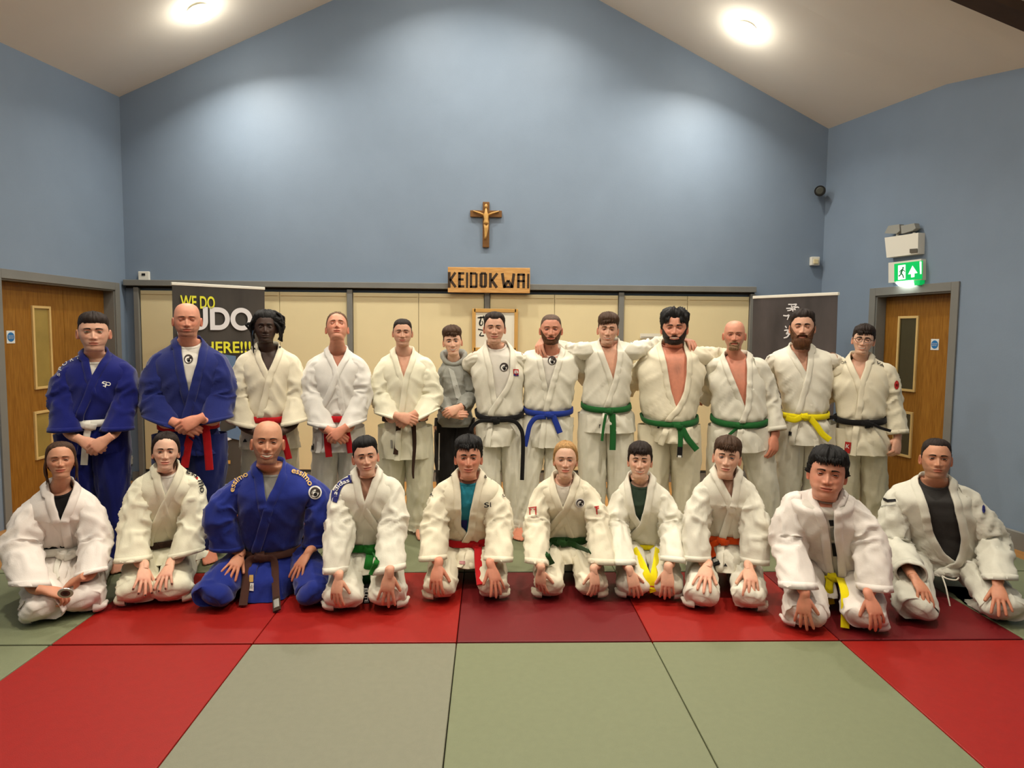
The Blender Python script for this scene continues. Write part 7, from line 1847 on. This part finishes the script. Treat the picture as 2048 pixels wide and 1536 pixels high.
def build(d):
    s = Person(d); s.torso(); s.trousers = None
    if d.get('kneel'): s.trk(GI[d['suit']])
    s.build_body(); f = s.f
    suit = d['suit']
    if suit == 'hoodie':
        hoodie(s)
    else:
        M = GI[suit]
        if 'tee' in d: s.tee_(TEE[d['tee']], d.get('teet', .55))
        s.jacket_(M, None, d.get('over', 'R'))
        if not d.get('kneel'): s.trs(M)
        if d.get('beltc'):
            for t in d.get('tails', []):
                if t.get('end'): t['end'] = dict(t['end'], m=TIP[t['end']['m']], mm=PRM[t['end']['mm']])
                elif 'end' in t: t.pop('end')
            s.belt_(BT[d['beltc']], d.get('knot'), d.get('tails', ()), width=d.get('beltw', .042))
    if d.get('hair'):
        hm, st = d['hair']; s.hair_(HR[hm], st); hair_extra(s, HR[hm], st)
    if d.get('beard'):
        b = d['beard']
        if len(b) > 3: f['beard_style'] = b[3]
        s.beard_(HR[b[0]], b[1], b[2], b[4] if len(b) > 4 else 0.0)
    if f.get('glasses'): glasses(s)
    for m in d.get('marks', []): mark(s, m)
    return s
def hoodie(s):
    d = s.d; T = s.T; t = np.concatenate([np.linspace(.35, 3, 18), np.linspace(3, 9, 44)[1:]]); th = np.linspace(0, 2 * np.pi, 73)[:-1]
    P = T.ring(t, th); N = grid_normals(P, True); c = P.mean((0, 1)); N = N if ((P - c) * N).sum() > 0 else -N
    q = np.stack([P[..., 0] * 6, P[..., 1] * 6, P[..., 2] * 16], -1) + 3
    P = P + N * (.010 * (ridged(q) - .4) * sstep(1, 4, t)[:, None])[..., None]
    w = sstep(8.5, 8.9, t)[:, None]; C = P.mean(1, keepdims=True); P = P + (C - P) * np.array((1, 1, 0)) * (w * .10)[..., None]
    A = Acc(); A.grid(P, closed=True); s.jacket = A.obj('hooded_sweatshirt', M_GREYF, s.root)
    for k in ('armL', 'armR'): s.sleeve(k, M_GREYF, s.jacket)
    # hood lying round the neck
    a = np.linspace(-2.75, 2.75, 30); cz = s.zn
    pth = np.stack([s.cn + np.sin(a) * .088, .030 - np.cos(a) * .085 * np.where(np.cos(a) > 0, 1.0, 1.25), cz + .014 - .075 * np.clip(np.cos(a), 0, 1) ** 1.2 + .012 * np.clip(-np.cos(a), 0, 1)], -1)
    A = Acc(); rr = np.stack([.018 + .014 * np.clip(-np.cos(a), 0, 1), .024 + .016 * np.clip(-np.cos(a), 0, 1)], -1)
    G, *_ = tube(list(pth), [tuple(r) for r in rr], n=16, npts=60, up=(0, 0, 1), fold=.005, fscale=(1, 20)); A.grid(G, closed=True)
    A.obj('hood', M_GREYF, s.jacket)
    lay(s, [s.jacket], *quad_px([(897, 735), (908, 742), (925, 800), (912, 796)], 4, 14), 'light_panel', M_GREYF2, s.jacket)
    s.trs(M_BLKT)
    lay(s, [s.trousers], *quad_px([(878, 866), (880, 866), (879, 940), (877, 940)], 2, 10), 'side_stripe', M_PW, s.trousers)
def hair_extra(s, M, st):
    f = s.f
    if st.get('dreads'):
        rs = np.random.RandomState(5)
        for i in range(34):
            side = 1 if i % 4 else -1; a = rs.uniform(.2, 1.7); e = rs.uniform(.15, 1.3)
            p0 = np.array((side * math.sin(a) * math.cos(e) * .085, -math.cos(a) * math.cos(e) * .09 + .03, math.sin(e) * .112))
            if side > 0: p3 = np.array((rs.uniform(.085, .125), rs.uniform(-.04, .06), rs.uniform(-.10, .05)))
            else: p3 = np.array((-rs.uniform(.078, .094), rs.uniform(0, .06), rs.uniform(-.12, -.03)))
            p1 = p0 * 1.12 + np.array((0, 0, .012)); p2 = (p1 + p3) / 2 + np.array((side * rs.uniform(.015, .05), 0, .02))
            pts = [p0, p1, p2, p3]; G, *_ = tube(pts, [.009, .0105, .010, .006], n=7, npts=22)
            G = G + (G - G.mean(1, keepdims=True)) * (.18 * np.sin(np.arange(22) * 1.9))[:, None, None]
            A = Acc(); G = s.htr(G); A.grid(G, closed=True); A.add(G[-1], [tuple(range(7))]); A.obj('dreadlock', M, s.hair)
        A = Acc(); G, *_ = tube([(-.082, -.02, -.02), (-.088, -.028, -.07), (-.084, -.03, -.10)], [.006, .007, .004], n=7, npts=12); A.grid(s.htr(G), closed=True); A.obj('blue_hair_tie', mat('hair_tie_blue', srgb(80, 120, 170), .6), s.hair)
        A = Acc(); G, *_ = tube([(-.080, -.03, -.02), (-.090, -.035, -.09), (-.086, -.035, -.15), (-.083, -.035, -.185)], [.006, .007, .006, .004], n=7, npts=22); A.grid(s.htr(G), closed=True); A.obj('dreadlock', M, s.hair)
    if st.get('tail') or st.get('bun'):
        A = Acc()
        G, *_ = tube([(0, .095, .05), (0, .125, .03), (0, .13, -.0), (0, .115, -.03)], [.028, .036, .034, .01], n=14, npts=16, fold=.004, fscale=(3, 10)); A.grid(s.htr(G), closed=True); A.obj('hair_bun', M, s.hair)
    if st.get('tail'):
        rs = np.random.RandomState(3)
        for sd in (-1, 1):
            for k in range(5):
                A = Acc(); x0 = sd * (.070 + .006 * k / 4)
                G, *_ = tube([(x0, -.0 + .008 * k, .03), (sd * (.083 + .003 * rs.rand()), .0 + .01 * k, -.03), (sd * (.074 + .012 * rs.rand()), .01 + .01 * k, -.085), (sd * (.062 + .03 * rs.rand()), .01, -.125 - .03 * rs.rand())], [.007, .008, .006, .0015], n=6, npts=16); A.grid(s.htr(G), closed=True); A.obj('loose_lock', M, s.hair)
def glasses(s):
    A = Acc(); 
    for sx in (-1, 1):
        a = np.linspace(0, 2 * np.pi, 25); w, h = .0235, .0175
        pts = np.stack([sx * .031 + np.cos(a) * w, -.1035 + .010 * np.abs(np.cos(a)) ** 3 * (np.cos(a) * sx > 0), .001 + np.sin(a) * h], -1)
        G, *_ = tube(list(pts), [.0021] * 25, n=6, npts=49, up=(0, 1, 0)); A.grid(s.htr(G), closed=True)
        G, *_ = tube([(sx * .0545, -.096, .006), (sx * .074, -.08, .004), (sx * .081, .01, .0)], [.0018] * 3, n=6, npts=12); A.grid(s.htr(G), closed=True)
    G, *_ = tube([(-.009, -.104, .004), (0, -.108, .007), (.009, -.104, .004)], [.0018] * 3, n=6, npts=8); A.grid(s.htr(G), closed=True)
    A.obj('glasses', mat('spectacle_black', srgb(20, 18, 18), .3, spec=.6), s.root)
def mark(s, m):
    k = m[0]; J = s.jacket; sl = list(getattr(s, 'sleeves', {}).values())
    lap = [c for c in J.children if c.name.startswith('lapel')]
    def tg(n): return {'jacket': [J] + lap, 'both': [J] + lap + sl, 'sleeve': sl, 'tee': [s.tee] if hasattr(s, 'tee') else [J]}[n]
    par = lambda n: s.tee if n == 'tee' else J
    if k == 'crest': crest(s, tg(m[1]), m[2], m[3], m[4], par(m[1]))
    elif k == 'crestr': crest(s, tg(m[1]), m[2], m[3], m[4], par(m[1]), ring=True)
    elif k in ('text', 'textc', 'textg'):
        V, Fc = text_px(m[1], m[2], m[3], bold=.015 if k == 'text' else 0.0)
        lay(s, tg(m[5] if len(m) > 5 else 'both'), V, Fc, 'lettering', PRM[m[4]], J, .0055)
    elif k == 'patch':
        if m[2] == 'N0': return
        lay(s, tg(m[3]), *quad_px(m[1]), 'patch', PRM[m[2]], par(m[3]), .0028)
    elif k == 'disc': lay(s, tg(m[6]), *disc_px(m[1], m[2], m[3], m[4]), 'patch', PRM[m[5]], J, .003)
    elif k in ('stripe', 'cord'):
        pts = np.array(m[1], float); Pp = resample(pts, 16); T = unit(np.gradient(Pp, axis=0)); n_ = np.stack([-T[:, 1], T[:, 0]], 1) * m[2]
        V = [tuple(v) for p, q in zip(Pp + n_, Pp - n_) for v in (p, q)]
        lay(s, tg('both') if k == 'stripe' else [s.trousers], V, [(2 * i, 2 * i + 1, 2 * i + 3, 2 * i + 2) for i in range(15)], k + '_print' if k == 'stripe' else 'drawstring', PRM[m[3]], J, .003)
    elif k == 'tri':
        x, y = m[1], m[2]; lay(s, tg('both'), [(x - 4, y + 3), (x + 5, y + 3), (x + .5, y - 4)], [(0, 1, 2)], 'print_mark', M_PB, J, .003)
    elif k == 'logo_sp':
        x, y = m[1], m[2]
        for pts in ([(x - 8, y - 1), (x - 6, y - 4), (x, y - 4), (x + 1, y - 3)], [(x - 6, y - 3), (x - 5, y - .5), (x, y + .5), (x + 1, y + 2), (x - 2, y + 4), (x - 6, y + 4)], [(x + 1, y - 3), (x + 6, y - 3), (x + 9, y), (x + 6, y + 3), (x + 2, y + 2)], [(x + 1, y - 2), (x - 1, y + 3), (x - 2, y + 7)]):
            mark(s, ('stripe', pts, .8, 'W'))
    elif k == 'navy':
        # navy band bent over the shoulder with its pointed end on the upper arm
        V, Fc = [], []
        out = [(704, 950), (692, 952), (680, 958), (670, 968), (665, 981), (663, 993), (663, 1002)]; inn = [(704, 966), (694, 967), (687, 972), (682, 980), (679, 990), (677, 998), (674, 1006)]
        for a, b in zip(resample(out, 18), resample(inn, 18)):
            for u in np.linspace(0, 1, 5): V.append(tuple(a * (1 - u) + b * u))
        Fc = [(5 * i + j, 5 * i + j + 1, 5 * i + j + 6, 5 * i + j + 5) for i in range(17) for j in range(4)]
        lay(s, tg('both'), V, Fc, 'shoulder_patch', M_PN, J, .0028)
    elif k == 'beltlabel':
        G = ribbon([s.L(m[1], m[2] - 6, .22), s.L(m[1] + 1, m[2], .235), s.L(m[3] - 1, (m[2] + m[4]) / 2, .28), s.L(m[3], m[4], .30)], .042, .008); A = Acc(); cap_grid(A, G); o = A.obj('belt_end', BT['black'], s.belt)
        V, Fc = text_px('ELITE', [(m[1] + 2, m[2] + 1), (m[3], m[4] - 7)], 7, bold=.02)
        lay(s, [o], V, Fc, 'lettering', M_PW, s.belt, .003)
    elif k == 'stripes3':
        for i in range(4): mark(s, ('patch', [(m[1] + 1 + i * 3, m[2] + 2 + i * 3.5), (m[1] + 6 + i * 3, m[2] + 1 + i * 3.5), (m[1] + 7 + i * 3, m[2] + 2 + i * 3.5), (m[1] + 2 + i * 3, m[2] + 3 + i * 3.5)], 'W', 'jacket'))
    elif k == 'torii':
        x, y = m[1], m[2]
        for pts, w in (([(x - 9, y - 6), (x, y - 7), (x + 8, y - 8)], 1.0), ([(x - 8, y - 2), (x - 2, y - 2.5)], .8), ([(x + 1, y - 3), (x + 7, y - 3.5)], .8), ([(x - 6, y - 6), (x - 6, y + 8)], 1.0), ([(x + 6, y - 7), (x + 6, y + 8)], 1.2)): mark(s, ('stripe', pts, w, 'R'))
    elif k == 'torii_half':
        x, y = m[1], m[2]
        for pts, w in (([(x - 5, y - 7), (x + 4, y - 8)], 1.0), ([(x - 1, y - 4), (x + 4, y - 4.5)], .8), ([(x - 1, y - 7), (x, y + 8)], 1.2)): mark(s, ('stripe', pts, w, 'R'))
        mark(s, ('textg', 'FIGHTING', [(x - 4, y + 12), (x + 7, y + 11.5)], 2.2, 'P', 'both'))
    elif k == 'chevron':
        x, y = m[1], m[2]
        mark(s, ('patch', [(x - 13, y - 5), (x - 3, y - 0), (x - 3, y + 6), (x - 12, y + 1)], 'B', 'both')); mark(s, ('patch', [(x - 4, y - 0), (x + 12, y - 1), (x + 13, y + 4), (x - 4, y + 6)], 'B', 'both'))
        mark(s, ('stripe', [(x - 18, y + 15), (x - 8, y + 12), (x + 4, y + 12), (x + 12, y + 10)], .7, 'G'))
    elif k == 'strap':
        pts = [(1920, 1128), (1940, 1129), (1955, 1144), (1964, 1164), (1974, 1186)]; fw = [.17, .20, .22, .24, .25]
        G = ribbon([s.L(x, y, q) for (x, y), q in zip(pts, fw)], .044, .006); A = Acc(); cap_grid(A, G); A.obj('belt', BT['white'], s.root)
        G = ribbon([s.L(1931, 1141, .185), s.L(1948, 1142, .2)], .03, .006); A = Acc(); cap_grid(A, G); A.obj('patch', M_PB, s.jacket)
    elif k == 'drawcord':
        for pts, fw in (([(1884, 1152), (1891, 1172), (1896, 1194), (1900, 1213)], [.23, .27, .3, .32]), ([(1884, 1152), (1896, 1158), (1912, 1160), (1918, 1155)], [.23, .25, .26, .26])):
            G, *_ = tube([s.L(x, y, q) for (x, y), q in zip(pts, fw)], [.0045] * 4, n=7, npts=16); A = Acc(); A.grid(G, closed=True); A.obj('drawstring', GI['white'], s.trousers)
FOLK = [build(d) for d in P]
# medal held by the kneeling woman
w = FOLK[13]; w.rest_hand(w.d['armL'], 1.0); _h = w._tbv.ray_cast(Vector(CPOS), Vector(unit(ray(131, 1186))), 20)
_y = (w.R.T @ (np.array(_h[0]) - w.org))[1] if _h[0] is not None else -.4
c = w.W(w.L(131, 1186, max(.44, -_y + .125))); root = empty('medal', c, w.yaw, label='round silver medal held by the kneeling woman on the far left', category='medal')
tl = Matrix.Rotation(math.radians(30), 4, 'X')
def tilt(b): b.V = [tuple(tl @ Vector(v)) for v in b.V]; return b
tilt(BM().cyl((0, .003, 0), (0, -.003, 0), .036, n=28)).out('disc', mat('medal_silver', srgb(196, 188, 186), .3, metal=.6), root)
tilt(BM().cyl((0, -.003, 0), (0, -.0045, 0), .022, n=24)).out('inner_ring', mat('medal_dark', srgb(96, 60, 60), .5), root)
tilt(BM().cyl((0, -.0045, .003), (0, -.0055, .003), .012, n=16)).out('emblem', mat('medal_black', srgb(50, 24, 26), .5), root)
